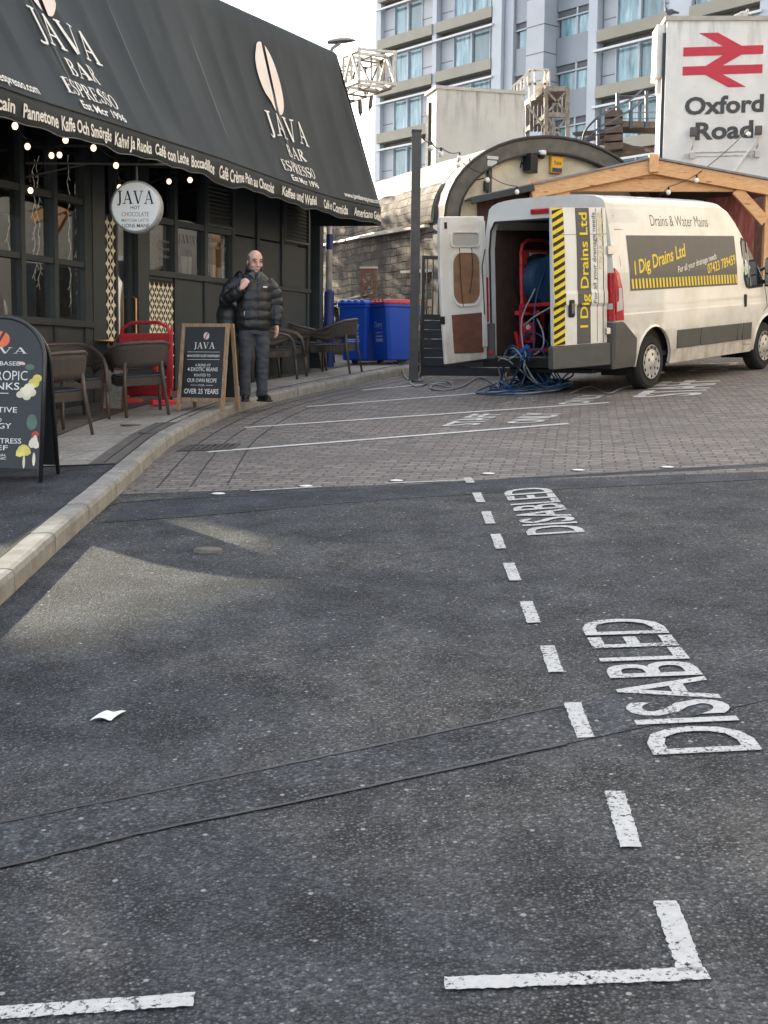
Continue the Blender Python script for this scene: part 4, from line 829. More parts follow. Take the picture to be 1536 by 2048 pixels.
MB(fa).prism([(cen - aa + .1, Z0)] + [ell(pi * i / NA, -.1) for i in range(NA + 1)] + [(cen + aa - .1, Z0)], lambda p: V((p[0], -.10, p[1])), lambda p: V((p[0], -.30, p[1]))).build('gable_wall', 'arch_cream', arch)
mb = MB(fa); vs = []
outer = [ell(pi * i / NA, .03) for i in range(NA + 1)]
full_o = [(cen - aa - .03, Z0)] + outer + [(cen + aa + .03, Z0)]; full_i = [(cen - aa + .26, Z0)] + inner + [(cen + aa - .26, Z0)]
for (ox, oz), (ix, iz) in zip(full_o, full_i): vs += [(ox, .06, oz), (ix, .06, iz), (ix, -.12, iz), (ox, -.40, oz)]
n = len(full_o); mb.add(vs, [(4 * i + k, 4 * i + (k + 1) % 4, 4 * i + 4 + (k + 1) % 4, 4 * i + 4 + k) for i in range(n - 1) for k in range(4)]); mb.build('arch_band', 'arch_band', arch)
mb = MB(fa); mb.tube([(x, .075, z) for x, z in [(cen - aa - .03, Z0)] + [ell(pi * i / NA, .035) for i in range(NA + 1)]], .03, 6); mb.tube([(x, .07, z) for x, z in [(cen - aa + .26, Z0)] + inner], .02, 6); mb.build('band_edging', 'band_edge', arch)
LN = 10.0
bv = back * 1.0
mb = MB(); vs = []; mfa = [fa(V((x, -.401, z))) for x, z in outer]
nn = [AX * LN]
def roof(u, v): i = v * NA; k = min(int(i), NA - 1); p = mfa[k].lerp(mfa[k + 1], i - k); return p + AX * LN * u + V((0, 0, .03 * mnoise.noise((u * 9, v * 9, 2)) * (1 if 0 < v < 1 else 0)))
mb.grid(roof, 24, NA * 2); mb.build('barrel_roof', 'lime_roof', arch, smooth=True)
w0 = fa(V((cen - aa - .005, -.402, 0))); ta = Matrix.Identity(4)
wall_t = thing('stone_wall', 'old coursed stone side wall running back behind the blue bins', 'wall', w0 + V((0, 0, 1.6)), -25)
def loc(s, o, z): return V((-o, s, z - 1.6))
mb = MB(); mb.grid(lambda u, v: loc(LN * u, .0 + .012 * mnoise.noise((u * 40, v * 12, 5)), 1.6 + (zc - 1.6 - .03) * v), 60, 24); mb.build('wall', 'arch_stone', wall_t, local=True)
MB().grid(lambda u, v: loc(LN * u, -(aa + .03) * (1 - cos(.46 * v)) + .075, zc - .03 + (bb + .03) * sin(.46 * v) + .02 + .05 * v * mnoise.noise((u * 22, 3, 1))), 60, 10).build('upper_courses', 'arch_stone', wall_t, local=True)
mb = MB()
for z_, a, b in ((4.38, .2, 3.2), (3.55, 0, 1.2)):
    mb.beam(loc(a, .05, z_), loc(b, .05, z_ + .05), .11, .05)
mb.build('ledge', 'lime_roof', wall_t, local=True)
# low lean-to with a broken pale coping, in front of the stone wall
bricks('leanto_brick', (.12, .10, .085), (.085, .075, .068), (.03, .028, .026), .22, .075, .01, 0, 'yz', dirt=(.05, .048, .045)); pm('slate', (.05, .05, .052), .7, .3, 12)
lt = thing('lean_to', 'low brick lean-to with a ragged pale coping against the stone wall', 'shed', w0 + AX * 1.6 + V((-.55, -.2, 2.0)), -25)
mb = MB(); mb.box(-.5, .0, -.2, 4.6, -.4, .95); mb.build('wall', 'leanto_brick', lt, local=True)
MB().grid(lambda u, v: V((-.62 + .68 * v, -.3 + 5.0 * u, 1.0 + .18 * v + .015 * sin(u * 40) - .16 * u)), 40, 2).build('roof', 'slate', lt, local=True, solid=.04)
MB().grid(lambda u, v: V((-.66 + .07 * v, -.34 + 5.0 * u, 1.035 + .03 * mnoise.noise((u * 14, v, 1)) - .16 * u)), 60, 1).build('coping', 'white_trim', lt, local=True, solid=.05)
# carved brown panel by the bins
pm('carved_wood', (.23, .12, .075), .7, .35, 8, .3, 40)
p = at(737, 600, 23.9); p.z = gz(p.x, p.y) + .1
t = thing('carved_panel', 'brown fretwork wooden panel standing behind the blue bins', 'panel', p, 8); zt = at(737, 537, 23.9).z - p.z
MB().box(-.145, -.11, -.03, .03, 0, zt).box(.11, .145, -.03, .03, 0, zt).box(-.109, .109, -.03, .03, zt - .09, zt - .001).box(-.109, .109, -.03, .03, 0, .9).build('panel_frame', 'carved_wood', t, local=True)
mb = MB()
for a, b in (((-.11, .9), (.11, 1.2)), ((-.11, 1.35), (.11, .98)), ((-.11, 1.2), (.11, zt - .1)), ((.11, 1.25), (-.11, zt - .12))): mb.beam((a[0], 0, a[1]), (b[0], 0, b[1]), .04, .05, (0, 1, 0))
mb.build('fretwork', 'carved_wood', t, local=True); MB().box(-.16, .16, -.05, .04, zt, zt + .03).build('cap', 'white_trim', t, local=True)

# fittings on the gable
def gab(px, py, o=0.0):                  # point on the gable front plane seen at that spot, o metres proud
    d = ray(px, py); q = AP + fa_n * (-.10 + o); k = (q - EYE).dot(fa_n) / d.dot(fa_n); return EYE + d * k
fgab = frame(V((0, 0, 0)), AH)
pm('alarm_yellow', (.72, .38, .02), .4, .1, spec=.5); pm('alarm_blue', (.015, .03, .14), .3, .1); pm('box_pale', (.52, .52, .50), .5, .1)
p = gab(1109, 331); t = thing('alarm_box', 'yellow intruder alarm box with blue base on the cream gable', 'alarm box', p, AH - 90)
MB().prism([(-.13, -.155), (.11, -.155), (.14, .155), (-.13, .155)], lambda q: V((q[0], -.10, q[1])), lambda q: V((q[0], -.005, q[1]))).build('case', 'alarm_yellow', t, local=True, bevel=.012)
MB().box(-.11, .10, -.108, -.1005, -.135, -.06).build('lens', 'alarm_blue', t, local=True)
mb = MB(); sign_text(mb, 'Yale', -.085, .085, .0, .075, lambda x, y: V((x, -.102, y)), .008); mb.build('lettering', 'ink_black', t, local=True, weld=False)
p = gab(1046, 327); t = thing('loudspeaker', 'black box loudspeaker bracketed on the cream gable left of the alarm', 'loudspeaker', p, AH - 90 - 25)
MB().prism([(-.12, -.16), (.11, -.19), (.12, .12), (-.12, .16)], lambda q: V((q[0], -.26, q[1])), lambda q: V((q[0] * .8, -.06, q[1]))).build('cabinet', 'black_plastic', t, local=True, bevel=.01)
MB().tube([(-.16, -.05, -.1), (-.19, -.1, .02), (-.14, -.1, .14)], .012, 6).tube([(0, -.06, 0), (0, .02, 0)], .03, 8).build('bracket', 'black_metal', t, local=True)
p = gab(1076, 309); t = thing('dome_camera', 'small white dome camera under the arched band', 'security camera', p, AH - 90)
MB().lathe([(.09, .05), (.095, .0), (.085, -.03)], (0, -.12, 0), 18).build('housing', 'white_plastic', t, local=True, smooth=True)
MB().sphere((0, -.12, -.03), .075, 14).build('dome', 'black_plastic', t, local=True, smooth=True)
p = gab(975, 322); t = thing('floodlight', 'grey floodlight on a black downpipe on the left of the gable', 'floodlight', p, AH - 90)
MB().box(-.12, .12, -.20, -.02, -.0, .06).box(-.10, .10, -.18, -.03, -.12, -.01).build('housing', 'box_pale', t, local=True, bevel=.008)
zb = gab(975, 420).z - p.z; MB().tube([(.02, -.05, -.1), (.02, -.05, zb)], .045, 8).build('downpipe', 'black_metal', t, local=True); MB().box(-.09, -.02, -.09, -.03, zb * .62, zb * .42).build('switch_box', 'black_plastic', t, local=True)
t = tag(MB().tube([gab(938, 316, .02), gab(948, 350, .02), gab(955, 360, .02), gab(968, 356, .02)], .01, 5).build('loose_wire', 'cable_black'), 'thin wire drooping on the upper left of the cream gable', 'wire')
MB
# ---------------------------------------------------------------- timber pergola over the yard
def timber(name, axis=(1, 1, 1)):
    m, t, p = nodes(name); vec = coords(t, axis); f = noise(t, vec, 5, 8, .65, 1.5)
    c = ramp(t, f, [(.25, (.50, .24, .10)), (.5, (.70, .39, .18)), (.75, (.80, .52, .27))])
    kn = nd(t, 'ShaderNodeTexVoronoi'); kn.inputs['Scale'].default_value = 2.2; t.links.new(vec, kn.inputs['Vector'])
    c = mixc(t, ramp(t, kn.outputs['Distance'], [(.09, (1, 1, 1)), (.16, (0, 0, 0))]), c, (.16, .07, .03))
    t.links.new(c, p.inputs['Base Color']); p.inputs['Roughness'].default_value = .6; bump(t, p, f, .2); MAT[name] = m
timber('timber', (1, 1, 6)); timber('timber_post', (5, 5, .8)); pm('felt_edge', (.20, .205, .21), .5, .2, metal=.3); pm('red_boards', (.20, .045, .05), .7, .3, 9, .2, 40, stretch=(4, 4, .7), dirt=(.32, .17, .15), dscale=3)
YP = 24.0
pg = thing('timber_pergola', 'new pine gabled shelter frame standing behind the van', 'shelter', V((5, YP, 2.7)))
def pp(px, py, dy=0.0): return at(px, py, YP + dy)
def board(a, b, wpx, name, th=.09, dy=0.0, mat='timber'):
    A, B = pp(*a, dy), pp(*b, dy); return MB().beam(A, B, th, wpx / F_PX * YP, (0, 0, 1)).build(name, mat, pg, bevel=.006)
board((1062, 384), (1302, 334), 27, 'rafter', .09, -.05); board((1308, 334), (1590, 386), 27, 'rafter', .09, -.05)
board((1062, 371), (1600, 371.5), 24, 'tie_beam', .08, .06); board((1195, 350), (1412, 350), 15, 'collar_board', .06, .07); board((1150, 358), (1480, 361), 12, 'collar_board', .05, .08)
A = pp(1307, 345, -.11); B = pp(1307, 309, -.11); MB().beam(A, B, .17, .12, (0, 1, 0)).build('ridge_post', 'timber_post', pg, bevel=.006)
for px in (1538, 1068):
    A = pp(px, 386, .05); B = V((A.x, A.y, gz(A.x, A.y))); MB().beam(B, A, .15, .15, (0, 1, 0)).build('post', 'timber_post', pg, bevel=.008)
A = pp(1472, 380, 0.0); B = pp(1530, 444, 0.0); MB().beam(A, B, .10, .19, (0, 0, 1)).build('brace', 'timber', pg, bevel=.006)
A = pp(1133, 380, 0.0); B = pp(1078, 440, 0.0); MB().beam(A, B, .10, .19, (0, 0, 1)).build('brace', 'timber', pg, bevel=.006)
# roof sheets behind the front frame, with a thin metal verge; the left slope runs on as a dark eave
def slope(a, b, nm):
    A, B = pp(*a, -.14), pp(*b, -.14); D = V((-.6, 3.4, .0)); mb = MB(); up = V((0, 0, .035))
    mb.add([A, B, B + D, A + D, A + up, B + up, B + D + up, A + D + up], [(0, 1, 2, 3), (4, 7, 6, 5), (0, 4, 5, 1), (1, 5, 6, 2), (2, 6, 7, 3), (3, 7, 4, 0)]); return mb.build(nm, 'felt_edge', pg)
slope((940, 398), (1303, 317), 'roof_sheet'); slope((1309, 317), (1600, 371), 'roof_sheet')
A, B = pp(942, 402, -.10), pp(1068, 375, -.10); MB().beam(A, B, .12, .11).build('gutter', 'gate_black', pg)
# plain brown back wall of the yard and the red boarded wall under the right slope
def wallpx(name, lab, cat, px0, px1, y0, y1, top0, top1, mat, th=.12):
    A, B = at(px0, top0, y0), at(px1, top1, y1); A0, B0 = V((A.x, A.y, gz(A.x, A.y))), V((B.x, B.y, gz(B.x, B.y))); n = (B0 - A0).cross(V((0, 0, 1))).normalized() * th
    t = thing(name, lab, cat, A0); MB().add([A0, B0, B, A, A0 - n, B0 - n, B - n, A - n], [(0, 1, 2, 3), (4, 7, 6, 5), (0, 4, 5, 1), (1, 5, 6, 2), (2, 6, 7, 3), (3, 7, 4, 0)]).build('wall', mat, t); return t
wallpx('boarded_wall', 'scuffed red boarded wall under the right end of the pine shelter', 'wall', 1415, 1512, 25.2, 25.6, 397, 388, 'red_boards')
pm('brown_boards', (.085, .04, .032), .7, .3, 6, stretch=(4, 4, .7)); t = wallpx('dark_wall', 'dark brown boarded wall at the back of the yard under the shelter roof', 'wall', 1000, 1640, 26.6, 27.2, 376, 376, 'brown_boards')
wallpx('brown_wall', 'short brown wall beneath the dark eave left of the shelter', 'wall', 955, 1064, 24.35, 24.25, 405, 378, 'brown_boards')

# ---------------------------------------------------------------- rendered block and its pipes
pm('cement', (.40, .385, .355), .85, .08, 2, .1, 40, dirt=(.22, .21, .19), dscale=1.0); pm('coping_stone', (.36, .35, .33), .8, .15, 5); 
def streaks(name, col, dark):
    m, t, p = nodes(name); vec = coords(t); f = noise(t, coords(t, (3.2, 3.2, .35)), 1.6, 6, .6)
    sp = t.nodes.new('ShaderNodeSeparateXYZ'); t.links.new(vec, sp.inputs[0])
    top = ramp(t, sp.outputs[2], [(0, (0, 0, 0)), (1, (1, 1, 1))]); mp = nd(t, 'ShaderNodeMapRange'); mp.inputs[1].default_value = -1.3; mp.inputs[2].default_value = -.15; t.links.new(sp.outputs[2], mp.inputs[0])
    k = nd(t, 'ShaderNodeMath', operation='MULTIPLY'); t.links.new(ramp(t, f, [(.48, (0, 0, 0)), (.68, (.8, .8, .8))]), k.inputs[0]); t.links.new(mp.outputs[0], k.inputs[1])
    base = ramp(t, noise(t, vec, 1.8, 7, .6), [(.3, tuple(x * .9 for x in col)), (.7, tuple(min(1, x * 1.08) for x in col))])
    t.links.new(mixc(t, k.outputs[0], base, dark), p.inputs['Base Color']); p.inputs['Roughness'].default_value = .85; MAT[name] = m
streaks('streaked_render', (.40, .40, .385), (.12, .115, .10)); streaks('sign_render', (.66, .67, .67), (.36, .37, .37))
YB = 34.0; A = at(874, 186, YB); B = at(1049, 183, YB + .6); A.z = B.z
cb = thing('rendered_block', 'grey rendered block with streaked walls rising behind the arch roof', 'building', V((A.x, A.y, A.z)), 90 - 90 + 0)
d_ = (B - A).length; hB = atan2(B.x - A.x, B.y - A.y); fb = frame(A, math.degrees(hB))
def fbz(p): return fb(p)
MB(fb).box(0, d_, -.9, 0, -6.5, -.08).build('wall', 'streaked_render', cb); MB(fb).box(-.05, d_ + .05, -.95, .05, -.08, .0).build('coping', 'coping_stone', cb)
mb = MB(fb); mb.tube([(-.12, -.2, -6), (-.12, -.2, -.4)], .05, 6); mb.build('pipe', 'gate_black', cb); mb = MB(fb); mb.tube([(-.22, -.1, -6), (-.22, -.1, -.75), (-.30, -.1, -.65)], .035, 6); mb.build('pipe', 'lamp_white', cb)
mb = MB(fb); mb.box(0, d_, .002, .006, -2.42, -2.40); mb.box(.0, d_, .002, .006, -3.55, -3.53); mb.box(d_ * .53, d_ * .53 + .02, .002, .006, -4.6, -2.42); mb.build('render_joint', 'coping_stone', cb)

# ---------------------------------------------------------------- station sign tower
YT = 32.0; A = at(1335, 33, YT); ZTOP = A.z; ft = frame(V((A.x, A.y, 0)), 92.5)
st = thing('sign_tower', 'white rendered tower with a red double arrow and dark Oxford Road lettering', 'sign', V((A.x, A.y, 3)))
WT = 4.0
pm('sign_red', (.46, .022, .05), .5, .08, 3); pm('sign_dark', (.045, .05, .055), .5, .1)
ftt = lambda p: ft(V((p.x, p.y, p.z)))
tw = thing('x', 'x', 'x', (0, 0, 0)) if False else None
mb = MB(ft); mb.box(0, WT, -1.25, 0, 2, ZTOP - .10)
# keep the streak material's height measured from the coping
o = None
st.matrix_world = Matrix.Translation(V((A.x, A.y, ZTOP))); ROOT[st.name] = st.matrix_world.copy()
mb.build('wall', 'sign_render', st)
MB(ft).box(-.06, WT + .06, -1.31, .06, ZTOP - .10, ZTOP).build('coping', 'coping_stone', st)
MB(ft).box(-.07, -.002, -.18, -.10, 2.5, ZTOP - .35).build('flashing', 'gate_black', st)
MB(ft).box(-.20, -.002, -.95, -.22, ZTOP - 1.35, ZTOP - .12).build('side_box', 'white_trim', st, bevel=.02)
MB(ft).box(-.14, -.002, -.6, -.4, ZTOP - 1.7, ZTOP - 1.352).build('side_bracket', 'white_trim', st)
def tp_(px, py):
    d = ray(px, py); n = V((hd(92.5).y, -hd(92.5).x, 0)); q = V((A.x, A.y, 0)) + n * .012; k = (q - EYE).dot(n) / d.dot(n); return EYE + d * k
def sgnpoly(P, name, mat):
    F = [tp_(*p) for p in P]; n = V((hd(92.5).y, -hd(92.5).x, 0)) * .012; m = len(F)
    MB().add(F + [p - n * .95 for p in F], [tuple(range(m)), tuple(range(m, 2 * m))[::-1]] + [(i, m + i, m + (i + 1) % m, (i + 1) % m) for i in range(m)]).build(name, mat, st)
# double arrow traced in the wall's own metres
T0 = tp_(1367, 95); T1 = tp_(1527, 90); TB_ = tp_(1367, 148)
ux = (T1 - T0); uz = V((0, 0, 1)); Wd = ux.length; 
def tr(u, v): return T0 + ux * u + uz * (v * Wd)      # u 0..1 across, v in widths up from the top bar's upper edge
n_ = V((hd(92.5).y, -hd(92.5).x, 0))
arr = [(0, 0), (.50, 0), (.195, .170), (.425, .170), (.73, 0), (1, 0), (1, -.108), (.73, -.108), (.50, -.235), (1, -.235), (1, -.343), (.50, -.343), (.80, -.505), (.58, -.505), (.285, -.343), (0, -.343), (0, -.235), (.285, -.235), (.50, -.108), (0, -.108)]
F = [tr(*p) for p in arr]; m = len(F)
MB().add(F + [p - n_ * .011 for p in F], [tuple(range(m)), tuple(range(m, 2 * m))[::-1]] + [(i, m + i, m + (i + 1) % m, (i + 1) % m) for i in range(m)]).build('double_arrow', 'sign_red', st)
for s, a, b, h in (('Oxford', (1369, 229), (1527, 222), 33), ('Road', (1390, 279), (1506, 274), 33)):
    q0, q1 = tp_(*a), tp_(*b); hz = h / F_PX * YT; mb = MB(); sign_text(mb, s, 0, 1, 0, 1, lambda x, y: q0.lerp(q1, x) + V((0, 0, y * hz)), .034); mb.build('lettering', 'sign_dark', st, weld=False)
for px, h, lab in ((1384, 275, 'grey floodlight low on the left of the station sign'), (1514, 272, 'grey floodlight low on the right of the station sign')):
    p = tp_(px, h); t = thing('sign_floodlight', lab, 'floodlight', p, 2.5, group='floodlights on the sign tower')
    MB().box(-.075, .075, -.20, -.08, -.0, .21).build('head', 'arch_band', t, local=True, bevel=.015); MB().tube([(0, -.02, -.28), (0, -.16, -.22), (0, -.18, -.05)], .025, 6).build('bracket', 'lamp_white', t, local=True)
    MB().tube([(-.12, -.05, -.42), (-.16, -.2, -.46)], .05, 8).box(-.05, .07, -.08, -.0, -.5, -.36).build('camera', 'box_pale', t, local=True)
mb = MB(); mb.tube([tp_(1385, 305) - n_ * .0, tp_(1512, 302)], .018, 5); mb.tube([tp_(1385, 313), tp_(1512, 310)], .014, 5); tag(mb.build('conduit', 'lamp_white'), 'pale twin conduit along the foot of the station sign', 'pipe')
MB().beam(tp_(1466, 344), tp_(1512, 280), .06, .05).build('stay', 'white_trim', st)
MB
# pigeons on the tower coping
pm('pigeon', (.075, .08, .09), .6, .35, 20); pm('pigeon_pale', (.45, .45, .46), .6, .3, 14)
def pigeon(px, y, mat, head, lab):
    p = at(px, 30, y); p.z = ZTOP; t = thing('pigeon', lab, 'pigeon', p, head)
    mb = MB(); mb.sphere((0, 0, .13), .075, 12, (.8, 1.5, .95)); mb.sphere((0, .10, .22), .036, 10); mb.tube([(0, .075, .14), (0, .095, .21)], [.05, .03], 10); mb.tube([(0, -.08, .12), (0, -.22, .08)], [.045, .02], 8); mb.tube([(0, .13, .22), (0, .16, .212)], [.01, .003], 6)
    for s in (-1, 1): mb.tube([(.025 * s, 0, .08), (.025 * s, .005, 0)], .007, 5)
    mb.build('body', mat, t, local=True, smooth=True)
pigeon(1340, YT + .1, 'pigeon', -60, 'dark pigeon on the left corner of the sign tower'); pigeon(1487, YT + .2, 'pigeon_pale', 80, 'pale pigeon on the sign tower coping above the arrow')
# ---------------------------------------------------------------- railway gantries and spiral stair
pm('gantry_steel', (.17, .155, .135), .6, .35, 7, metal=.2, dirt=(.12, .075, .05), dscale=2); pm('gantry_lit', (.50, .46, .40), .6, .25, 6); pm('insulator', (.075, .06, .06), .4, .2); pm('stair_wood', (.075, .055, .045), .8, .35, 5, .3, 30); pm('stair_steel', (.05, .065, .085), .35, .2, metal=.4)  # paler copy of the gantry steel carries a sunlit tone in its colour
t = thing('rail_gantry', 'lattice overhead line boom with hanging insulators against the pale sky', 'gantry', at(700, 700, 50))
def truss(p, q, h, w_, n, r, mat, name, side=None):
    p, q = V(p), V(q); d = (q - p) / n; s = (q - p).cross(V((0, 0, 1))).normalized() * w_; up = V((0, 0, h)); mb = MB()
    for o in (V(), s, up, up + s): mb.beam(p + o, q + o, r * 1.5, r * 1.5)
    for i in range(n + 1):
        a = p + d * i
        for b, c_ in ((a, a + up), (a + s, a + s + up), (a, a + s), (a + up, a + s + up)): mb.beam(b, c_, r, r)
        if i < n:
            for o in (V(), s): mb.beam(a + o + (up if i % 2 else V()), a + d + o + (V() if i % 2 else up), r, r)
    return mb.build(name, mat, t)
truss(at(560, 252, 55), at(782, 176, 47), 1.02, .8, 10, .06, 'gantry_steel', 'boom')
a = at(756, 180, 47.6); b = at(790, 168, 46); truss(a, b, 1.05, 1.3, 2, .085, 'gantry_lit', 'boom_end')
q = at(680, 135, 53); q0 = V((q.x, q.y, 3)); mb = MB()
for ox, oy in ((-.25, -.25), (.25, -.25), (.25, .25), (-.25, .25)): mb.beam(q0 + V((ox, oy, 0)), q + V((ox, oy, 0)), .07, .07)
k = 0; z = 3.2
while z < q.z - .5:
    for s in (-.25, .25): mb.beam(V((q.x - .25 * (1 if k % 2 else -1), q.y + s, z)), V((q.x + .25 * (1 if k % 2 else -1), q.y + s, z + .5)), .05, .05)
    k += 1; z += .5
mb.build('mast', 'gantry_lit', t)
for (x0, y0), (x1_, y1), (x2_, y2) in (((719, 196), (721, 232), (723, 318)), ((744, 176), (739, 222), (724, 318)), ((699, 204), (700, 240), (701, 262))):
    a, b, c = at(x0, y0, 50), at(x1_, y1, 50), at(x2_, y2, 50); mb = MB(); m = 12; mb.tube([a.lerp(b, i / m) for i in range(m + 1)], [.035 + (.05 if 1 < i < m - 1 else 0) for i in range(m + 1)], 8); mb.build('insulator', 'insulator', t)
    MB().tube([b, c], .014, 4).build('wire', 'cable_black', t)
for x in (740, 752): 
    pass
YG = 40.0
t = thing('access_gantry', 'rusty steel access tower with a railed top beside the rendered block', 'gantry', at(1095, 700, YG))
def gp(px, py, dy=0.0): return at(px, py, YG + dy)
mb = MB()
for px, dy in ((1092, 0), (1135, 0), (1055, 1.6), (1100, 1.8)): A, B = gp(px, 178 if dy == 0 else 205, dy), gp(px, 330, dy); mb.beam(A, B, .12, .12)
for a, b in (((1092, 178), (1137, 178)), ((1052, 208), (1092, 178)), ((1092, 230), (1135, 230)), ((1052, 262), (1092, 232))): mb.beam(gp(*a, 0 if a[0] > 1080 else 1.6), gp(*b), .1, .14)
for a, b in (((1092, 180), (1135, 228)), ((1135, 180), (1092, 228)), ((1092, 232), (1135, 290)), ((1135, 232), (1092, 290)), ((1055, 210), (1092, 260))): mb.beam(gp(*a), gp(*b), .06, .06)
mb.build('frame', 'gantry_steel', t)
mb = MB(); A, B, C_, D = gp(1052, 212, 1.6), gp(1094, 182), gp(1138, 180), gp(1100, 208, 1.8); mb.add([A, B, C_, D], [(0, 1, 2, 3)]); mb.build('deck', 'gantry_steel', t, solid=.06)
mb = MB()
for k in range(5): mb.add([gp(1060 + k * 8, 215 - k * 3, .8), gp(1066 + k * 8, 212 - k * 3, .8), gp(1066 + k * 8, 262, .8), gp(1060 + k * 8, 264, .8)], [(0, 1, 2, 3)])
for k in range(4): mb.add([gp(1098 + k * 9, 184, 1.2), gp(1104 + k * 9, 184, 1.2), gp(1104 + k * 9, 228, 1.2), gp(1098 + k * 9, 228, 1.2)], [(0, 1, 2, 3)])
mb.build('equipment', 'stair_wood', t, solid=.1)
mb = MB()
for a, b in (((1022, 176), (1060, 142)), ((1030, 190), (1060, 168)), ((1060, 140), (1098, 140)), ((1060, 168), (1098, 168)), ((1060, 140), (1060, 215)), ((1070, 140), (1070, 200)), ((1090, 140), (1090, 185)), ((1098, 142), (1098, 180))): mb.beam(gp(*a), gp(*b), .06, .06)
for k in range(5): mb.beam(gp(1028 + k * 7, 172 - k * 6), gp(1028 + k * 7, 188 - k * 4), .05, .05)
mb.build('railing', 'gantry_lit', t)
MB().add([gp(1062, 200, .2), gp(1098, 178, .2), gp(1098, 142, .2), gp(1084, 158, .2)], [(0, 1, 2, 3)]).build('side_plate', 'gantry_lit', t, solid=.04)
YS_ = 36.0
t = thing('spiral_stair', 'dark spiral staircase with curved rails beside the sign tower', 'stairs', at(1225, 700, YS_))
def sp_(px, py, dy=0.0): return at(px, py, YS_ + dy)
mb = MB(); A = sp_(1226, 218); B = sp_(1226, 330); mb.tube([B, A], .19, 12); 
for k in range(5): a = sp_(1226, 232 + k * 16, -.2); mb.beam(a + V((-.22, 0, 0)), a + V((.24, -.1, .02)), .5, .16)
mb.build('newel', 'stair_wood', t)
for k in range(9):
    a = 2.6 - k * .42; c = sp_(1226, 262 + k * 6); d = V((cos(a), sin(a), 0)); MB().beam(c, c + d * 1.1, .34, .07).build('tread', 'stair_wood', t)
mb = MB(); mb.beam(sp_(1236, 254), sp_(1322, 256), .9, .16); mb.build('landing', 'stair_wood', t)
mb = MB()
for off in (0, 22): mb.tube(crom([sp_(1165, 288 + off * .3, -.6), sp_(1170, 262 + off, -.8), sp_(1195, 236 + off, -1.0), sp_(1232, 214 + off, -.9), sp_(1262, 198 + off, -.5), sp_(1284, 180 + off, .0)], 5), .03, 6)
mb.tube(crom([sp_(1165, 298, -.6), sp_(1185, 275, -.9), sp_(1210, 262, -1), sp_(1240, 250, -.8)], 5), .025, 6)
for px, y0, y1 in ((1235, 186, 256), (1262, 204, 256), (1293, 182, 256), (1196, 238, 300)): mb.tube([sp_(px, y0, -.45), sp_(px, y1, -.45)], .05, 6)
for py in (192, 226, 238): mb.tube([sp_(1240, py, -.45), sp_(1325, py - 2, -.45)], .014, 4)
mb.build('handrail', 'stair_steel', t)

# ---------------------------------------------------------------- hotel tower
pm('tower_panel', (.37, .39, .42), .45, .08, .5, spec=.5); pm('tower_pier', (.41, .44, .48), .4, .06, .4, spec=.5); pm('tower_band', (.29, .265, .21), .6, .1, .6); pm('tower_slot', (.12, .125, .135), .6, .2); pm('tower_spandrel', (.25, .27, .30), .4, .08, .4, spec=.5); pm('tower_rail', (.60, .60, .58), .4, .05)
m, tr_, p = nodes('curtain_glass'); vec = coords(tr_); oi = tr_.nodes.new('ShaderNodeObjectInfo')
vadd = nd(tr_, 'ShaderNodeVectorMath', operation='ADD'); cbx = tr_.nodes.new('ShaderNodeCombineXYZ'); mlt = nd(tr_, 'ShaderNodeMath', operation='MULTIPLY'); tr_.links.new(oi.outputs['Random'], mlt.inputs[0]); mlt.inputs[1].default_value = 37
tr_.links.new(mlt.outputs[0], cbx.inputs[0]); tr_.links.new(mlt.outputs[0], cbx.inputs[1]); tr_.links.new(vec, vadd.inputs[0]); tr_.links.new(cbx.outputs[0], vadd.inputs[1])
mp_ = tr_.nodes.new('ShaderNodeMapping'); mp_.inputs['Scale'].default_value = (2.2, 2.2, .35); tr_.links.new(vadd.outputs[0], mp_.inputs[0])
c1 = ramp(tr_, noise(tr_, mp_.outputs[0], 1.6, 5, .6), [(.32, (.06, .12, .14)), (.45, (.17, .30, .34)), (.58, (.26, .42, .47)), (.72, (.58, .68, .72))])
c1 = mixc(tr_, ramp(tr_, oi.outputs['Random'], [(.0, (0, 0, 0)), (.55, (.1, .1, .1)), (1, (.85, .85, .85))]), c1, (.09, .14, .15)); tr_.links.new(c1, p.inputs['Base Color']); p.inputs['Roughness'].default_value = .12; p.inputs['Specular IOR Level'].default_value = .7; MAT['curtain_glass'] = m
YH = 90.0; HA = at(737, 744, YH); HA.z = 0; HH = 141.0; fh = frame(HA, HH)
def hx(px): return sx(px, HA, HH)
ht = thing('hotel_tower', 'tall blue grey hotel tower with olive bands between its windows', 'tower block', HA + V((0, 0, 8)))
HX1 = hx(1620); ZLO, ZHI = 8.0, 34.0
MB(fh).box(0, HX1, -14, -.5, ZLO, ZHI).build('wall', 'tower_panel', ht)
FL = [23.2 + 3.02 * k for k in range(-4, 4)]
bays = [(743, 848, (767, 819)), (855, 963, (882, 951)), (1167, 1303, (1197, 1286)), (1345, 1480, (1350, 1462))]
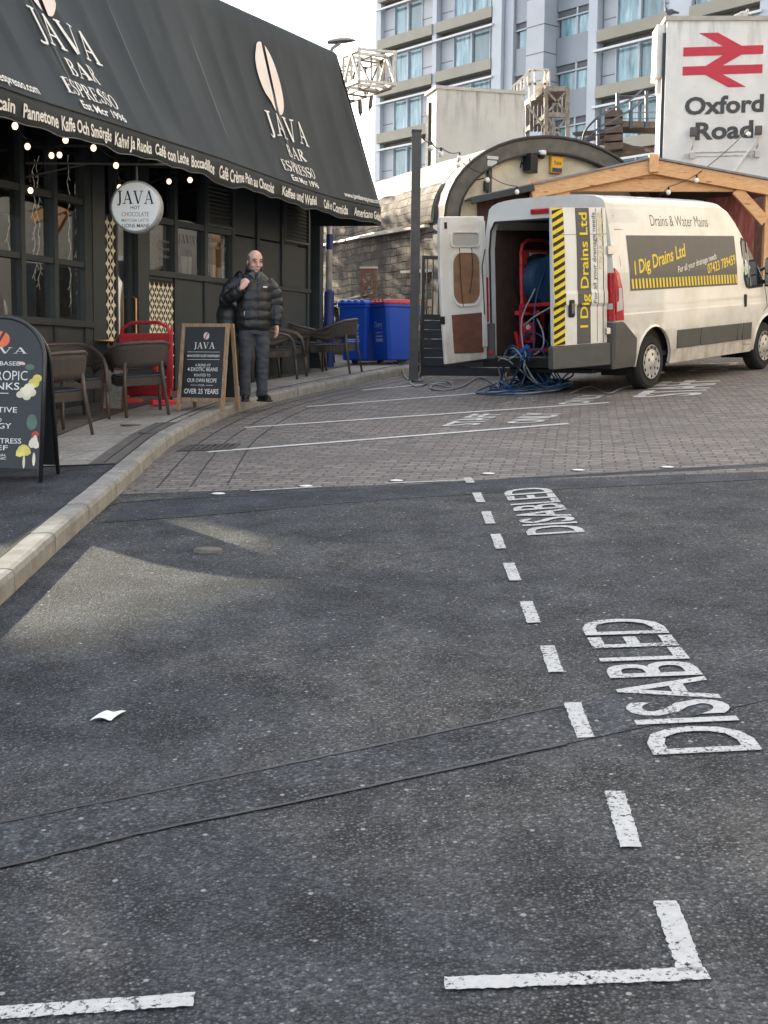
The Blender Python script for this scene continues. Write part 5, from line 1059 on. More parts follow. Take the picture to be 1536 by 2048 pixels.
for a, b, wn in bays:
    xa, xb, wa, wb = hx(a), hx(b), hx(wn[0]), hx(wn[1])
    for z in FL:
        MB(fh).box(xa, xb, -.3, .35, z - .33, z + .30).build('floor_band', 'tower_band', ht)
        MB(fh).box(xa, xb, -.499, -.25, z - .80, z - .331).build('shadow_slot', 'tower_slot', ht)  # dark strip standing for the recess shade below each band
        MB(fh).box(xa - .15, xb + .15, .30, .42, z - .86, z - .74).build('rail', 'tower_rail', ht)
        zt, zb_ = z - .801, z - 2.71
        wo = MB(fh).box(wa - .07, wa, -.5, -.06, zb_, zt).box(wb, wb + .07, -.5, -.06, zb_, zt).box((wa + wb) / 2 - .07, (wa + wb) / 2 + .07, -.5, -.04, zb_, zt).box(wa - .07, wb + .07, -.5, -.05, zb_ - .05, zb_ + .03).build('window', 'tower_pier', ht)
        for u0, u1 in ((wa, (wa + wb) / 2 - .071), ((wa + wb) / 2 + .071, wb)): MB(fh).box(u0, u1, -.42, -.18, zb_, zt).build('pane', 'curtain_glass', wo)
        MB(fh).box(xa + .1, wa - .07, -.45, -.12, zb_ + .62, zt).box(xa + .1, wa - .07, -.45, -.121, zb_, zb_ + .621).build('infill_panel', 'tower_panel', ht); MB(fh).box(wb + .07, xb - .1, -.45, -.12, zb_ + .62, zt).box(wb + .07, xb - .1, -.45, -.121, zb_, zb_ + .621).build('infill_panel', 'tower_panel', ht); MB(fh).box(xa + .1, wa - .07, -.44, -.115, zb_ + .56, zb_ + .615).build('panel_joint', 'tower_slot', ht); MB(fh).box(wb + .07, xb - .1, -.44, -.115, zb_ + .56, zb_ + .615).build('panel_joint', 'tower_slot', ht)
for a, b, o in ((735, 745, .15), (847, 855, .25), (964, 982, .3), (983, 999, .05), (1150, 1167, .3), (1303, 1345, .2), (1480, 1500, .3)):
    MB(fh).box(hx(a), hx(b), -.6, o, ZLO, ZHI).build('pier', 'tower_pier', ht)
mb = MB(fh); mb.box(hx(1045), hx(1079), -.4, .9, ZLO, ZHI); mb.build('pier', 'tower_panel', ht)
mb = MB(fh)
for k in range(16): z = ZLO + 1 + k * 1.55; mb.box(hx(1045) - .012, hx(1079) + .012, -.3, .91, z, z + .05)
mb.build('pier_joint', 'tower_slot', ht)
for a, b in ((1000, 1045), (1080, 1150)):
    xa, xb = hx(a), hx(b)
    for z in FL:
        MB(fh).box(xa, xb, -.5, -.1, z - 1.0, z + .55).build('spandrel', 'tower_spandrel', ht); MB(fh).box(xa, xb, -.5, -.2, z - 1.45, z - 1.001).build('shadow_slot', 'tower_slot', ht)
        c_ = xa + (xb - xa) * (.72 if a == 1000 else .55); wo = MB(fh).box(c_ - .06, c_ + .06, -.5, -.12, z - 2.465, z - 1.0).box(xa, xb, -.5, -.08, z - 1.46, z - 1.38).build('window', 'tower_pier', ht)
        for u0, u1 in ((xa + .25, c_ - .061), (c_ + .061, xb)): MB(fh).box(u0, u1, -.46, -.22, z - 2.465, z - 1.461).build('pane', 'curtain_glass', wo)

# ---------------------------------------------------------------- buildings just outside the picture: a block added to shade the street, another in the cafe glass
pm('warm_stone', (.50, .45, .37), .8, .12, .8, .1, 20); pm('dark_glass', (.05, .06, .07), .1, .2, spec=.8); pm('brick_dark', (.20, .12, .09), .9, .2, 2)
SDx, SDy = sin(radians(SUN_AZ)), cos(radians(SUN_AZ))
def pq(p_, q_): return V((p_ * SDy + q_ * SDx, -p_ * SDx + q_ * SDy, 0))
ob = thing('shade_block', 'unseen brick block added behind the cafe to shade the street', 'building', pq(2, 33))
for pa, pb in ((-26, 2.2), (4.75, 15.0)):
    mb = MB(); P = [pq(pa, 31), pq(pb, 31), pq(pb, 40), pq(pa, 40)]; mb.add(P + [p_ + V((0, 0, 18)) for p_ in P], [(0, 1, 5, 4), (1, 2, 6, 5), (2, 3, 7, 6), (3, 0, 4, 7), (4, 5, 6, 7)]); mb.build('wall', 'brick_dark', ob)  # added blocks out of view, the gap between them shaped for a sun patch
rb = thing('stone_building', 'sunlit warm stone building across the street, seen only in the cafe windows', 'building', V((12.5, 2, 1)))
MB().box(12.5, 20, -22, 37, -3, 17).build('wall', 'warm_stone', rb)
for k in range(13):
    for j in range(3):
        y = -19 + k * 4.2; z = 2.2 + j * 4.3; wo = MB().box(12.46, 12.55, y, y + 1.9, z, z + 2.4).build('window', 'white_trim', rb); MB().box(12.44, 12.459, y + .12, y + 1.78, z + .12, z + 2.28).build('pane', 'dark_glass', wo)
for za, zb_ in ((-1, 10.3), (11.05, 18)):
    mb = MB(); P = [pq(2.19, 31.4), pq(4.76, 31.4), pq(4.76, 31.8), pq(2.19, 31.8)]; mb.add([p_ + V((0, 0, za)) for p_ in P] + [p_ + V((0, 0, zb_)) for p_ in P], [(0, 1, 5, 4), (1, 2, 6, 5), (2, 3, 7, 6), (3, 0, 4, 7), (4, 5, 6, 7), (0, 1, 2, 3)]); mb.build('sun_slot_wall', 'brick_dark', ob)  # added wall whose slot narrows and softens the sun patch
# tree beside the arch, hidden by the awning, dappling the stone wall
pm('bark', (.09, .07, .05), .9, .3, 8, .5, 30); pm('leaf', (.07, .085, .03), .7, .35, 3)
tp = pq(16.2, 31); tz = gz(tp.x, tp.y)
tt = thing('bare_tree', 'thin street tree behind the cafe beside the arch building', 'tree', V((tp.x, tp.y, tz)))
rnd = random.Random(5); mb = MB(); tips = []
def grow(p_, d_, l_, r_, n_):
    e = p_ + d_ * l_; mb.tube([p_, p_.lerp(e, .5) + V((rnd.uniform(-.05, .05), rnd.uniform(-.05, .05), 0)), e], [r_, r_ * .85, r_ * .65], 5); tips.append(e)
    if n_:
        for _ in range(3): grow(e, (d_ + V((rnd.uniform(-.75, .75), rnd.uniform(-.75, .75), rnd.uniform(-.25, .5)))).normalized(), l_ * rnd.uniform(.62, .8), r_ * .6, n_ - 1)
grow(V((0, 0, 0)), V((0, 0, 1)), 2.2, .12, 4); mb.build('trunk', 'bark', tt, local=True)
mb = MB()
for e in tips:
    if e.z < 3: continue
    for _ in range(14):
        c = e + V([rnd.gauss(0, .38) for _ in range(3)]); a, b = V([rnd.gauss(0, 1) for _ in range(3)]).normalized() * .11, V([rnd.gauss(0, 1) for _ in range(3)]).normalized() * .08; mb.add([c - a, c - b, c + a, c + b], [(0, 1, 2, 3)])
mb.build('crown', 'leaf', tt, local=True, weld=False)

# ---------------------------------------------------------------- unlit festoon string from post to shelter
RB = [((842, 283), 20.2, 'first one right of the tall post'), ((862, 296), 20.8, 'on the string left of the arched band'), ((882, 308), 21.4, 'close by the roof edge of the arch'), ((919, 316), 23.6, 'upper one on the left of the arched band'), ((916, 330), 23.6, 'lower one on the left of the arched band'), ((975, 360), 23.7, 'before the black downpipe'), ((1034, 384), 23.6, 'under the dark eave'), ((1337, 385), 23.6, 'just over the van roof'), ((1393, 361), 23.6, 'on the right part of the pine tie beam'), ((1498, 268), 27.0, 'by the right floodlight of the station sign')]
pts = []
for a, y, l in RB: p = at(a[0], a[1], y); bulb(p, .042, False, 'unlit white festoon bulb ' + l, 'unlit festoon bulbs by the arch and shelter'); pts.append(p)
cs = MB()
def sag(a, b, s): cs.tube([a.lerp(b, k / 8) - V((0, 0, s * sin(pi * k / 8))) for k in range(9)], .009, 4)
u_ = V((0, 0, .1)); sag(at(824, 266, 19.6), pts[0] + u_, .02)
for i in range(6): sag(pts[i] + u_, pts[i + 1] + u_, .05)
tag(cs.build('festoon_cable', 'cable_black'), 'thin bulb cable from the tall post past the arched band to the dark eave', 'cable'); cs = MB()
sag(at(1310, 402, 23.6), pts[7] + u_, .0); sag(pts[7] + u_, pts[8] + u_, .02); sag(pts[8] + u_, pts[9] + u_, .04)
tag(cs.build('festoon_cable', 'cable_black'), 'thin bulb cable slanting from the van roof over the pine shelter to the station sign', 'cable')

# ---------------------------------------------------------------- the man
pm('skin', (.68, .40, .33), .5, .12, 14, spec=.4); pm('hair', (.16, .13, .115), .8, .3, 60); pm('jacket', (.016, .018, .021), .42, .2, 8, .12, 90, spec=.45); pm('denim', (.055, .062, .074), .85, .3, 9, .25, 120); pm('shoe', (.014, .014, .015), .5, .2); pm('collar', (.10, .10, .095), .8, .2); pm('eye', (.05, .03, .025), .4, .1); pm('lip', (.36, .14, .12), .5, .1)
def fuse(mb, vox, it, name, mat, par, disp=None):
    me = bpy.data.meshes.new(name); me.from_pydata([tuple(p) for p in mb.v], [], mb.f); o = bpy.data.objects.new(name, me); COL.objects.link(o)
    md = o.modifiers.new('r', 'REMESH'); md.mode = 'VOXEL'; md.voxel_size = vox; dg = bpy.context.evaluated_depsgraph_get(); dg.update()
    m2_ = bpy.data.meshes.new_from_object(o.evaluated_get(dg)); bpy.data.objects.remove(o)
    bm = bmesh.new(); bm.from_mesh(m2_)
    for _ in range(it): bmesh.ops.smooth_vert(bm, verts=bm.verts, factor=.5, use_axis_x=True, use_axis_y=True, use_axis_z=True)
    if disp:
        bm.normal_update(); nv = [(v, v.co + v.normal * disp(v.co)) for v in bm.verts]
        for v, c in nv: v.co = c
        for _ in range(1): bmesh.ops.smooth_vert(bm, verts=bm.verts, factor=.35, use_axis_x=True, use_axis_y=True, use_axis_z=True)
    bm.to_mesh(m2_); bm.free(); m2_.materials.clear(); m2_.materials.append(MAT[mat]); m2_.polygons.foreach_set('use_smooth', [True] * len(m2_.polygons))
    o = bpy.data.objects.new(name, m2_); COL.objects.link(o); o.parent = par; ROOT[o.name] = ROOT[par.name]; return o
mp0 = G(508, 803, .122); MS = 1.0
mm = Matrix.Translation(mp0) @ Matrix.Rotation(-radians(163), 4, 'Z') @ Matrix.Scale(MS, 4)
man = thing('person', 'balding man in black puffer jacket and dark jeans, one hand raised to his shoulder', 'person', mp0, m=mm)
def ell_loft(mb, rings, n=20):
    vs = []
    for (cx, cy, z, rx, ry) in rings: vs += [(cx + rx * cos(2 * pi * k / n), cy + ry * sin(2 * pi * k / n), z) for k in range(n)]
    mb.add(vs, [(i * n + k, i * n + (k + 1) % n, (i + 1) * n + (k + 1) % n, (i + 1) * n + k) for i in range(len(rings) - 1) for k in range(n)] + [tuple(range(n))[::-1], tuple(range((len(rings) - 1) * n, len(rings) * n))])
SR, ER, WR_ = V((.20, -.01, 1.44)), V((.345, .02, 1.19)), V((.185, .215, 1.345))
SL, EL_, WL_ = V((-.205, -.01, 1.44)), V((-.275, -.02, 1.15)), V((-.265, .06, .90))
HC = V((-.005, .035, 1.665)); HR = Matrix.Rotation(radians(10), 4, 'Z') @ Matrix.Rotation(radians(-14), 4, 'X') @ Matrix.Scale(1.13, 4)
def hp(x, y, z): return HC + (HR @ V((x, y, z)))
b = MB()
hm = lambda p: hp(p.x, p.y, p.z)
b.fr = hm; b.sphere((0, -.008, .025), .082, 18, (.95, 1.14, 1.12)); b.sphere((0, .012, -.045), .066, 16, (.98, 1.05, 1.15)); b.sphere((0, .05, -.095), .034, 12, (1.15, .9, .75)); b.tube([(0, .085, .02), (0, .108, -.028)], [.010, .016], 8); b.sphere((0, .104, -.03), .014, 8); b.sphere((-.013, .096, -.034), .009, 8); b.sphere((.013, .096, -.034), .009, 8)
for s in (-1, 1): b.sphere((.080 * s, -.005, -.01), .028, 8, (.35, .7, 1.15)); b.sphere((.034 * s, .072, .034), .02, 8, (1.4, .6, .5)); b.sphere((.045 * s, .062, -.03), .026, 8, (.9, .7, .8))
b.sphere((0, .088, -.064), .02, 8, (1.3, .5, .45))
b.fr = None; b.tube([V((0, -.02, 1.44)), V((0, 0, 1.56)), HC + V((0, -.01, -.03))], [.075, .060, .058], 14)
ell_loft(b, [(0, 0, .86, .15, .11), (0, 0, 1.05, .15, .105), (0, 0, 1.3, .165, .105), (0, -.01, 1.44, .15, .085), (0, -.01, 1.50, .06, .06)])
b.tube([SR, ER, WR_], [.05, .04, .028], 10); b.tube([SL, EL_, WL_], [.05, .04, .028], 10)
for s in (-1, 1): b.tube([(.085 * s, 0, .90), (.095 * s, .01, .48), (.10 * s, -.02, .09)], [.075, .055, .038], 10)
def hand(w0, dirv, nrm, thumb, curl):
    d = dirv.normalized(); n = nrm.normalized(); sd_ = d.cross(n).normalized(); c = w0 + d * .055
    for k in range(4): o = sd_ * (.027 - .018 * k); b.tube([w0 + o * .55, w0 + d * .045 + o, w0 + d * .09 + o], [.017, .016, .013], 8)
    for k, L_ in enumerate((.068, .078, .072, .056)):
        o = sd_ * (.029 - .0195 * k); p0 = w0 + d * .086 + o; p1 = p0 + (d * (1 - curl * .5) + n * curl * .8) * L_ * .5; p2 = p1 + (d * (1 - curl * 1.25) + n * curl * 1.3) * L_ * .3; p3 = p2 + (d * (.6 - curl * 1.5) + n * curl * .9) * L_ * .25
        b.tube([p0, p1, p2, p3], [.0105, .0098, .009, .0078], 7)
    tq = w0 + d * .03 + sd_ * .03 * thumb; b.tube([w0 + d * .015 + sd_ * .015 * thumb, tq, tq + (d * .75 + sd_ * .5 * thumb + n * .25) * .035, tq + (d * .95 + sd_ * .25 * thumb + n * .5) * .065], [.016, .0135, .0115, .009], 8)
hand(WR_, V((-.55, .05, .84)), V((-.30, -.95, .0)), 1, .75)
hand(WL_, V((.05, .12, -1)), V((.8, .2, .1)), -1, .3)
fuse(b, .0065, 2, 'body', 'skin', man)
b = MB(hm); 
def hairfn(u, v): a = -pi * .12 + (pi + pi * .24) * u; z = -.055 + .115 * v; r = sqrt(max(.02, 1 - ((z - .025) / .098) ** 2)); return V((.0815 * r * cos(a) * -1, -.008 - .0975 * r * sin(a), z))
b.grid(hairfn, 20, 6); b.build('hair', 'hair', man, local=True, smooth=True, solid=.008)
for s in (-1, 1):
    MB(hm).sphere((.034 * s, .083, .016), .0085, 8, (1.5, .6, .7)).build('eye', 'eye', man, local=True, smooth=True); MB(hm).tube([(.018 * s, .094, .038), (.036 * s, .091, .043), (.056 * s, .076, .036)], .005, 6).build('eyebrow', 'hair', man, local=True)
MB(hm).tube([(-.026, .090, -.066), (0, .1, -.064), (.026, .090, -.066)], [.003, .0055, .003], 6).build('mouth', 'lip', man, local=True)
j = MB(); ell_loft(j, [(0, .0, .845, .195, .135), (0, .005, .87, .205, .155), (0, .01, 1.0, .213, .165), (0, .01, 1.15, .212, .16), (0, .005, 1.3, .218, .152), (0, 0, 1.42, .212, .13), (0, -.005, 1.49, .165, .11), (0, .0, 1.53, .105, .095), (0, .0, 1.565, .092, .09)], 28)
cuffR = SR.lerp(ER, 1).lerp(WR_, .92); cuffL = EL_.lerp(WL_, .95)
j.tube([SR + V((-.06, 0, .0)), SR.lerp(ER, .5) + V((.02, 0, .02)), ER, ER.lerp(WR_, .5), cuffR], [.098, .098, .09, .078, .056], 16); j.tube([SL + V((.06, 0, 0)), SL.lerp(EL_, .5) + V((-.012, 0, 0)), EL_, EL_.lerp(WL_, .5), cuffL], [.098, .093, .085, .076, .054], 16)
def segp(p, a, b_): t_ = max(0, min(1, (p - a).dot(b_ - a) / (b_ - a).length_squared)); return (p - a.lerp(b_, t_)).length, t_ * (b_ - a).length
def puff(p):
    best = None
    for a, b_, o in ((SR, ER, 0), (ER, cuffR, (ER - SR).length), (SL, EL_, 0), (EL_, cuffL, (EL_ - SL).length)):
        d, s_ = segp(p, a, b_)
        if best is None or d < best[0]: best = (d, s_ + o)
    lim = .118
    if best[0] < lim and abs(p.x) > .205: k = abs(sin(pi * best[1] / .105))
    else: k = abs(sin(pi * (p.z - .855) / .112)) if p.z < 1.50 else .5
    zip_ = .012 if (abs(p.x + .005) < .012 and p.y > 0 and p.z < 1.5) else 0
    return -.008 + (.012 + .006 * mnoise.noise(p * 7)) * k ** .6 + .006 * mnoise.noise(p * 16) - zip_
fuse(j, .0095, 2, 'jacket', 'jacket', man, puff)
j = MB(); vs = []; 
for k in range(21): 
    a = radians(-225 + 270 * k / 20); r1, r2 = .088, .10
    vs += [V((r1 * cos(a), r1 * .95 * sin(a) + .0, 1.545)), V((r2 * cos(a), r2 * sin(a) + .01, 1.60 - .03 * (sin(a) > .4)))]
j.add(vs, [(2 * i, 2 * i + 2, 2 * i + 3, 2 * i + 1) for i in range(20)]); j.build('jacket_collar', 'jacket', man, local=True, smooth=True, solid=.018)
MB().add([(.09, .115, 1.52), (.012, .138, 1.445), (.03, .125, 1.535)], [(0, 1, 2)]).add([(-.09, .115, 1.52), (-.012, .138, 1.445), (-.03, .125, 1.535)], [(0, 1, 2)]).build('shirt_collar', 'collar', man, local=True, solid=.012)
MB().box(-.125, -.075, .168, .176, 1.352, 1.368).build('chest_badge', 'white_plastic', man, local=True)
MB().box(.145, .152, .165, .172, 1.02, 1.07).build('zip_pull', 'box_pale', man, local=True)
j = MB(); ell_loft(j, [(0, 0, .80, .175, .13), (0, 0, .88, .18, .13), (0, 0, .96, .17, .12)])
j.tube([(.085, 0, .86), (.10, .015, .70), (.105, .02, .48), (.105, -.005, .28), (.108, -.015, .10), (.108, -.012, .06)], [.105, .095, .078, .07, .068, .07], 14); j.tube([(-.085, 0, .86), (-.095, .02, .70), (-.10, .03, .48), (-.10, .0, .28), (-.10, -.01, .10), (-.10, -.005, .06)], [.105, .095, .078, .07, .068, .07], 14)
fuse(j, .011, 2, 'jeans', 'denim', man, lambda p: .010 * mnoise.noise((p.x * 9, p.y * 9, p.z * 20)) + .006 * mnoise.noise((p.x * 20, p.y * 20, p.z * 45)))
for s in (-1, 1):
    j = MB(lambda p, s=s: V((.104 * s, 0, 0)) + Matrix.Rotation(radians(-14 * s), 3, 'Z') @ p); j.sphere((0, .11, .045), .05, 12, (.95, 2.0, .85)); j.sphere((0, -.03, .05), .05, 12, (.85, 1.2, 1.0)); j.tube([(0, -.02, .05), (0, -.01, .11)], [.05, .045], 12); j.box(-.045, .045, -.085, .205, .0, .022)
    fuse(j, .008, 1, 'shoe', 'shoe', man)
bp = thing('backpack', 'dark padded bag slung behind the right shoulder of the man', 'bag', mp0, m=mm)
j = MB(); j.sphere((.27, -.20, 1.02), .165, 18, (.95, .8, 1.2)); j.sphere((.28, -.19, .88), .165, 18, (.98, .8, .85)); fuse(j, .012, 3, 'pouch', 'jacket', bp, lambda p: .006 * mnoise.noise(p * 9))
MB().tube(crom([V((.26, -.15, 1.2)), V((.22, -.12, 1.45)), V((.17, .02, 1.545)), V((.13, .17, 1.42)), V((.17, .21, 1.30))], 5), .016, 6).build('strap', 'shoe', bp, local=True)
# ---------------------------------------------------------------- the van
pm('van_white', (.73, .72, .68), .26, .05, 1.1, spec=.5, coat=.6, dirt=(.60, .56, .48), dscale=1.7); pm('van_trim', (.085, .083, .078), .6, .12, 5, .1, 90); pm('van_black', (.012, .012, .013), .5, .2); pm('van_rubber', (.02, .02, .02), .7, .2); pm('panel_line', (.16, .155, .14), .7, .1); pm('ply', (.27, .15, .085), .75, .22, 5, .1, 40, stretch=(1, 1, 3), dirt=(.13, .06, .04), dscale=2.5); pm('ply_red', (.15, .065, .042), .75, .2, 5, stretch=(1, 1, 3), dirt=(.12, .03, .025), dscale=2.2)
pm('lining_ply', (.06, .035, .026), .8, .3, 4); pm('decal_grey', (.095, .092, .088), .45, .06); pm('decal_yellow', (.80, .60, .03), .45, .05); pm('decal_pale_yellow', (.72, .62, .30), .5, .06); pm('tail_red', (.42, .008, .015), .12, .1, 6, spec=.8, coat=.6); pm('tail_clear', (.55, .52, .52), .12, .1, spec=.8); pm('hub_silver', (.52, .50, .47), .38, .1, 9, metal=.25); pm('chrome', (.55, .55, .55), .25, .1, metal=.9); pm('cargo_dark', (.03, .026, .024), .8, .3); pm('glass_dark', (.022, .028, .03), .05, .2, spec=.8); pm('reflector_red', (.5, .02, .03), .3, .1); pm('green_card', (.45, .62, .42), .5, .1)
m_v = MAT['van_white']; t_v = m_v.node_tree; p_v = t_v.nodes['Principled BSDF']; lk = p_v.inputs['Base Color'].links[0]; src = lk.from_socket
vc = coords(t_v); sp_v = t_v.nodes.new('ShaderNodeSeparateXYZ'); t_v.links.new(vc, sp_v.inputs[0]); mr_v = nd(t_v, 'ShaderNodeMapRange'); mr_v.inputs[1].default_value = 1.05; mr_v.inputs[2].default_value = .35; t_v.links.new(sp_v.outputs[2], mr_v.inputs[0])
nz_v = noise(t_v, coords(t_v, (1, 1, .5)), 5, 7, .65); mu_v = nd(t_v, 'ShaderNodeMath', operation='MULTIPLY'); t_v.links.new(mr_v.outputs[0], mu_v.inputs[0]); t_v.links.new(ramp(t_v, nz_v, [(.35, (.05, .05, .05)), (.7, (.9, .9, .9))]), mu_v.inputs[1])
t_v.links.new(mixc(t_v, mu_v.outputs[0], src, (.34, .27, .18)), p_v.inputs['Base Color'])      # road grime flung up the lower body
VH = 40.0; VP = V((3.42, 16.95)); VS = 1.0
up = V((-GX, -GY2, 1)).normalized(); fw = hd(VH); fw = (fw - up * fw.dot(up)).normalized(); lf = up.cross(fw)
p0 = V((VP.x, VP.y, gz(VP.x, VP.y))) + lf * .93 * VS
vm = Matrix((fw * VS, lf * VS, up * VS)).transposed().to_4x4(); vm.translation = p0
van = thing('delivery_van', 'dirty white high roof drainage van with both rear doors open', 'van', p0, m=vm)
def vb(mb, name, mat, par=None, **k): return mb.build(name, mat, par or van, local=True, **k)
WB, WR = 3.45, .352
FZ = [(.30, .955), (.45, .985), (.75, 1.0), (.98, 1.004), (1.0, 1.0), (1.06, .998), (1.10, 1.0), (1.5, .985), (1.85, .945), (2.1, .91), (2.27, .875), (2.34, .84)]
def hw(z):
    if z <= FZ[0][0]: return FZ[0][1]
    for (a, b), (c, d) in zip(FZ, FZ[1:]):
        if z <= c: return b + (d - b) * (z - a) / (c - a)
    return FZ[-1][1]
XR = -.97
def arcp(cx, r, a0, a1, n=14, cz=.36): return [(cx + r * cos(radians(a0 + (a1 - a0) * i / n)), cz + r * sin(radians(a0 + (a1 - a0) * i / n))) for i in range(n + 1)]
out = [(XR, .42), (XR, 2.27), (0, 2.275), (1.2, 2.275), (2.15, 2.27), (2.38, 2.20), (2.55, 2.08), (2.9, 1.72), (3.28, 1.36), (3.7, 1.18), (4.1, 1.02), (4.3, .8), (4.36, .45), (4.3, .32), (WB + .45, .32)] + arcp(WB, .445, -5, 185) + [(WB - .45, .32), (WB - .5, .30), (.5, .30), (.45, .32)] + arcp(0, .445, -5, 185) + [(-.46, .40)]
for sgn, nm in ((-1, 'r'), (1, 'l')):
    bm = bmesh.new(); vsl = [bm.verts.new((x, 0, z)) for x, z in out]; bm.faces.new(vsl)
    for z in [.45, .6, .75, .98, 1.0, 1.06, 1.10, 1.3, 1.5, 1.7, 1.85, 2.0, 2.1, 2.2]:
        bmesh.ops.bisect_plane(bm, geom=bm.verts[:] + bm.edges[:] + bm.faces[:], plane_co=(0, 0, z), plane_no=(0, 0, 1), dist=1e-6)
    for x in (-.5, 1, 2, 2.4, 2.8, 3.2, 3.7, 4.1):
        bmesh.ops.bisect_plane(bm, geom=bm.verts[:] + bm.edges[:] + bm.faces[:], plane_co=(x, 0, 0), plane_no=(1, 0, 0), dist=1e-6)
    for v in bm.verts:
        tpr = max(0, (v.co.x - 3.0)) * .12; v.co.y = sgn * (hw(v.co.z) - tpr * tpr * 4 - (0.01 if v.co.x < -.93 else 0))
    me = bpy.data.meshes.new('side_panel'); bm.to_mesh(me); bm.free(); me.materials.append(MAT['van_white'])
    o = bpy.data.objects.new('side_panel', me); COL.objects.link(o); o.parent = van; ROOT[o.name] = ROOT[van.name]
    md = o.modifiers.new('s', 'SOLIDIFY'); md.thickness = .02; md.offset = 0
    me.polygons.foreach_set('use_smooth', [False] * len(me.polygons))
# roof and nose
def topz(x):
    for (a, b), (c, d) in zip(out[1:12], out[2:13]):
        if a <= x <= c: return b + (d - b) * (x - a) / (c - a)
    return .8
xs = [XR, XR + .03, -.8, -.4, 0, .6, 1.2, 1.8, 2.15, 2.38, 2.55, 2.75, 2.9, 3.1, 3.28, 3.5, 3.7, 3.9, 4.1, 4.3]
def roofpt(i, v):
    x = xs[i]; z = topz(x); h = (.205 if x < 2.0 else max(.06, .205 - (x - 2.0) * .11)) - (.025 if i == 0 else 0); w_ = hw(z) - max(0, (x - 3.0) * .12) ** 2 * 4 - .004; a = pi * v
    c = cos(a); s_ = sin(a); return V((x, w_ * (abs(c) ** .55) * (1 if c > 0 else -1), z - .002 + h * s_ ** .6))
mb = MB(); n = 20; mb.add([roofpt(i, j / n) for i in range(len(xs)) for j in range(n + 1)], [(i * (n + 1) + j, i * (n + 1) + j + 1, (i + 1) * (n + 1) + j + 1, (i + 1) * (n + 1) + j) for i in range(len(xs) - 1) for j in range(n)]); vb(mb, 'roof', 'van_white', smooth=True)
for y in (-.62, -.3, .3, .62): vb(MB().box(-.6, 2.0, y - .02, y + .02, 2.40, 2.43), 'roof_rib', 'van_white')
mb = MB(); mb.add([(4.36, -.8, .3), (4.36, .8, .3), (4.33, .8, .82), (4.33, -.8, .82)], [(0, 1, 2, 3)]); vb(mb, 'front_panel', 'van_black')
mb = MB(); mb.grid(lambda u, v: V((2.62 + .62 * v, (-.72 + 1.44 * u), topz(2.62 + .62 * v) + .125 + .02 * sin(pi * u) - .03 * v)), 8, 6); vb(mb, 'windscreen', 'glass_dark')
# rear frame round the door opening
ring_o = [(-hw(.45), .45)] + [(-hw(z), z) for z in (.75, 1.1, 1.5, 1.85, 2.1, 2.26)] + [(roofpt(1, 1 - k / 12).y, roofpt(1, 1 - k / 12).z) for k in range(1, 12)] + [(hw(z), z) for z in (2.26, 2.1, 1.85, 1.5, 1.1, .75, .45)]
def inner_ring(p): 
    y, z = p; yy = max(-.865, min(.865, y)); zz = min(2.205, max(.47, z))
    if zz > 2.05 and abs(yy) > .72: yy = math.copysign(min(abs(yy), .865 - max(0, (zz - 2.05)) * .6), yy)
    return (yy, zz)
m_ = len(ring_o); mb = MB(); vs = []
for p in ring_o: q = inner_ring(p); vs += [V((XR, p[0], p[1])), V((XR - .004, q[0], q[1])), V((XR + .12, q[0] * 1.0, q[1]))]
mb.add(vs, [(3 * i + k, 3 * i + 1 + k, 3 * i + 4 + k, 3 * i + 3 + k) for i in range(m_ - 1) for k in range(2)]); vb(mb, 'rear_frame', 'van_white', solid=.004)
mb = MB(); mb.tube([V((XR - .012, inner_ring(p)[0] * .985, inner_ring(p)[1] - .012)) for p in ring_o], .014, 6); vb(mb, 'door_seal', 'van_rubber')
vb(MB().box(XR - .03, XR + .005, -.27, .20, 2.26, 2.33), 'brake_light', 'tail_red', bevel=.012)
# cargo space
mb = MB(); mb.box(XR + .13, 2.0, -.93, .93, .41, .47); vb(mb, 'cargo_floor', 'cargo_dark'); mb = MB(); mb.box(XR - .01, XR + .13, -.86, .86, .44, .468); vb(mb, 'sill_plate', 'chrome')
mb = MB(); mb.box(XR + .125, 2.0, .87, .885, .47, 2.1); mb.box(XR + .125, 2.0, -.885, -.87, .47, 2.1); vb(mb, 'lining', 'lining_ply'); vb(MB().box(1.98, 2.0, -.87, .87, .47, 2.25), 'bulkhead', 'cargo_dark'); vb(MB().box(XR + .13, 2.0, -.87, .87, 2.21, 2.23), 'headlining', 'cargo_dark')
vb(MB().box(-.9, 4.2, -.62, .62, .26, .305), 'underbody', 'van_black'); vb(MB().box(-.5, .5, -.62, .62, .31, .408), 'axle_tunnel', 'van_black')
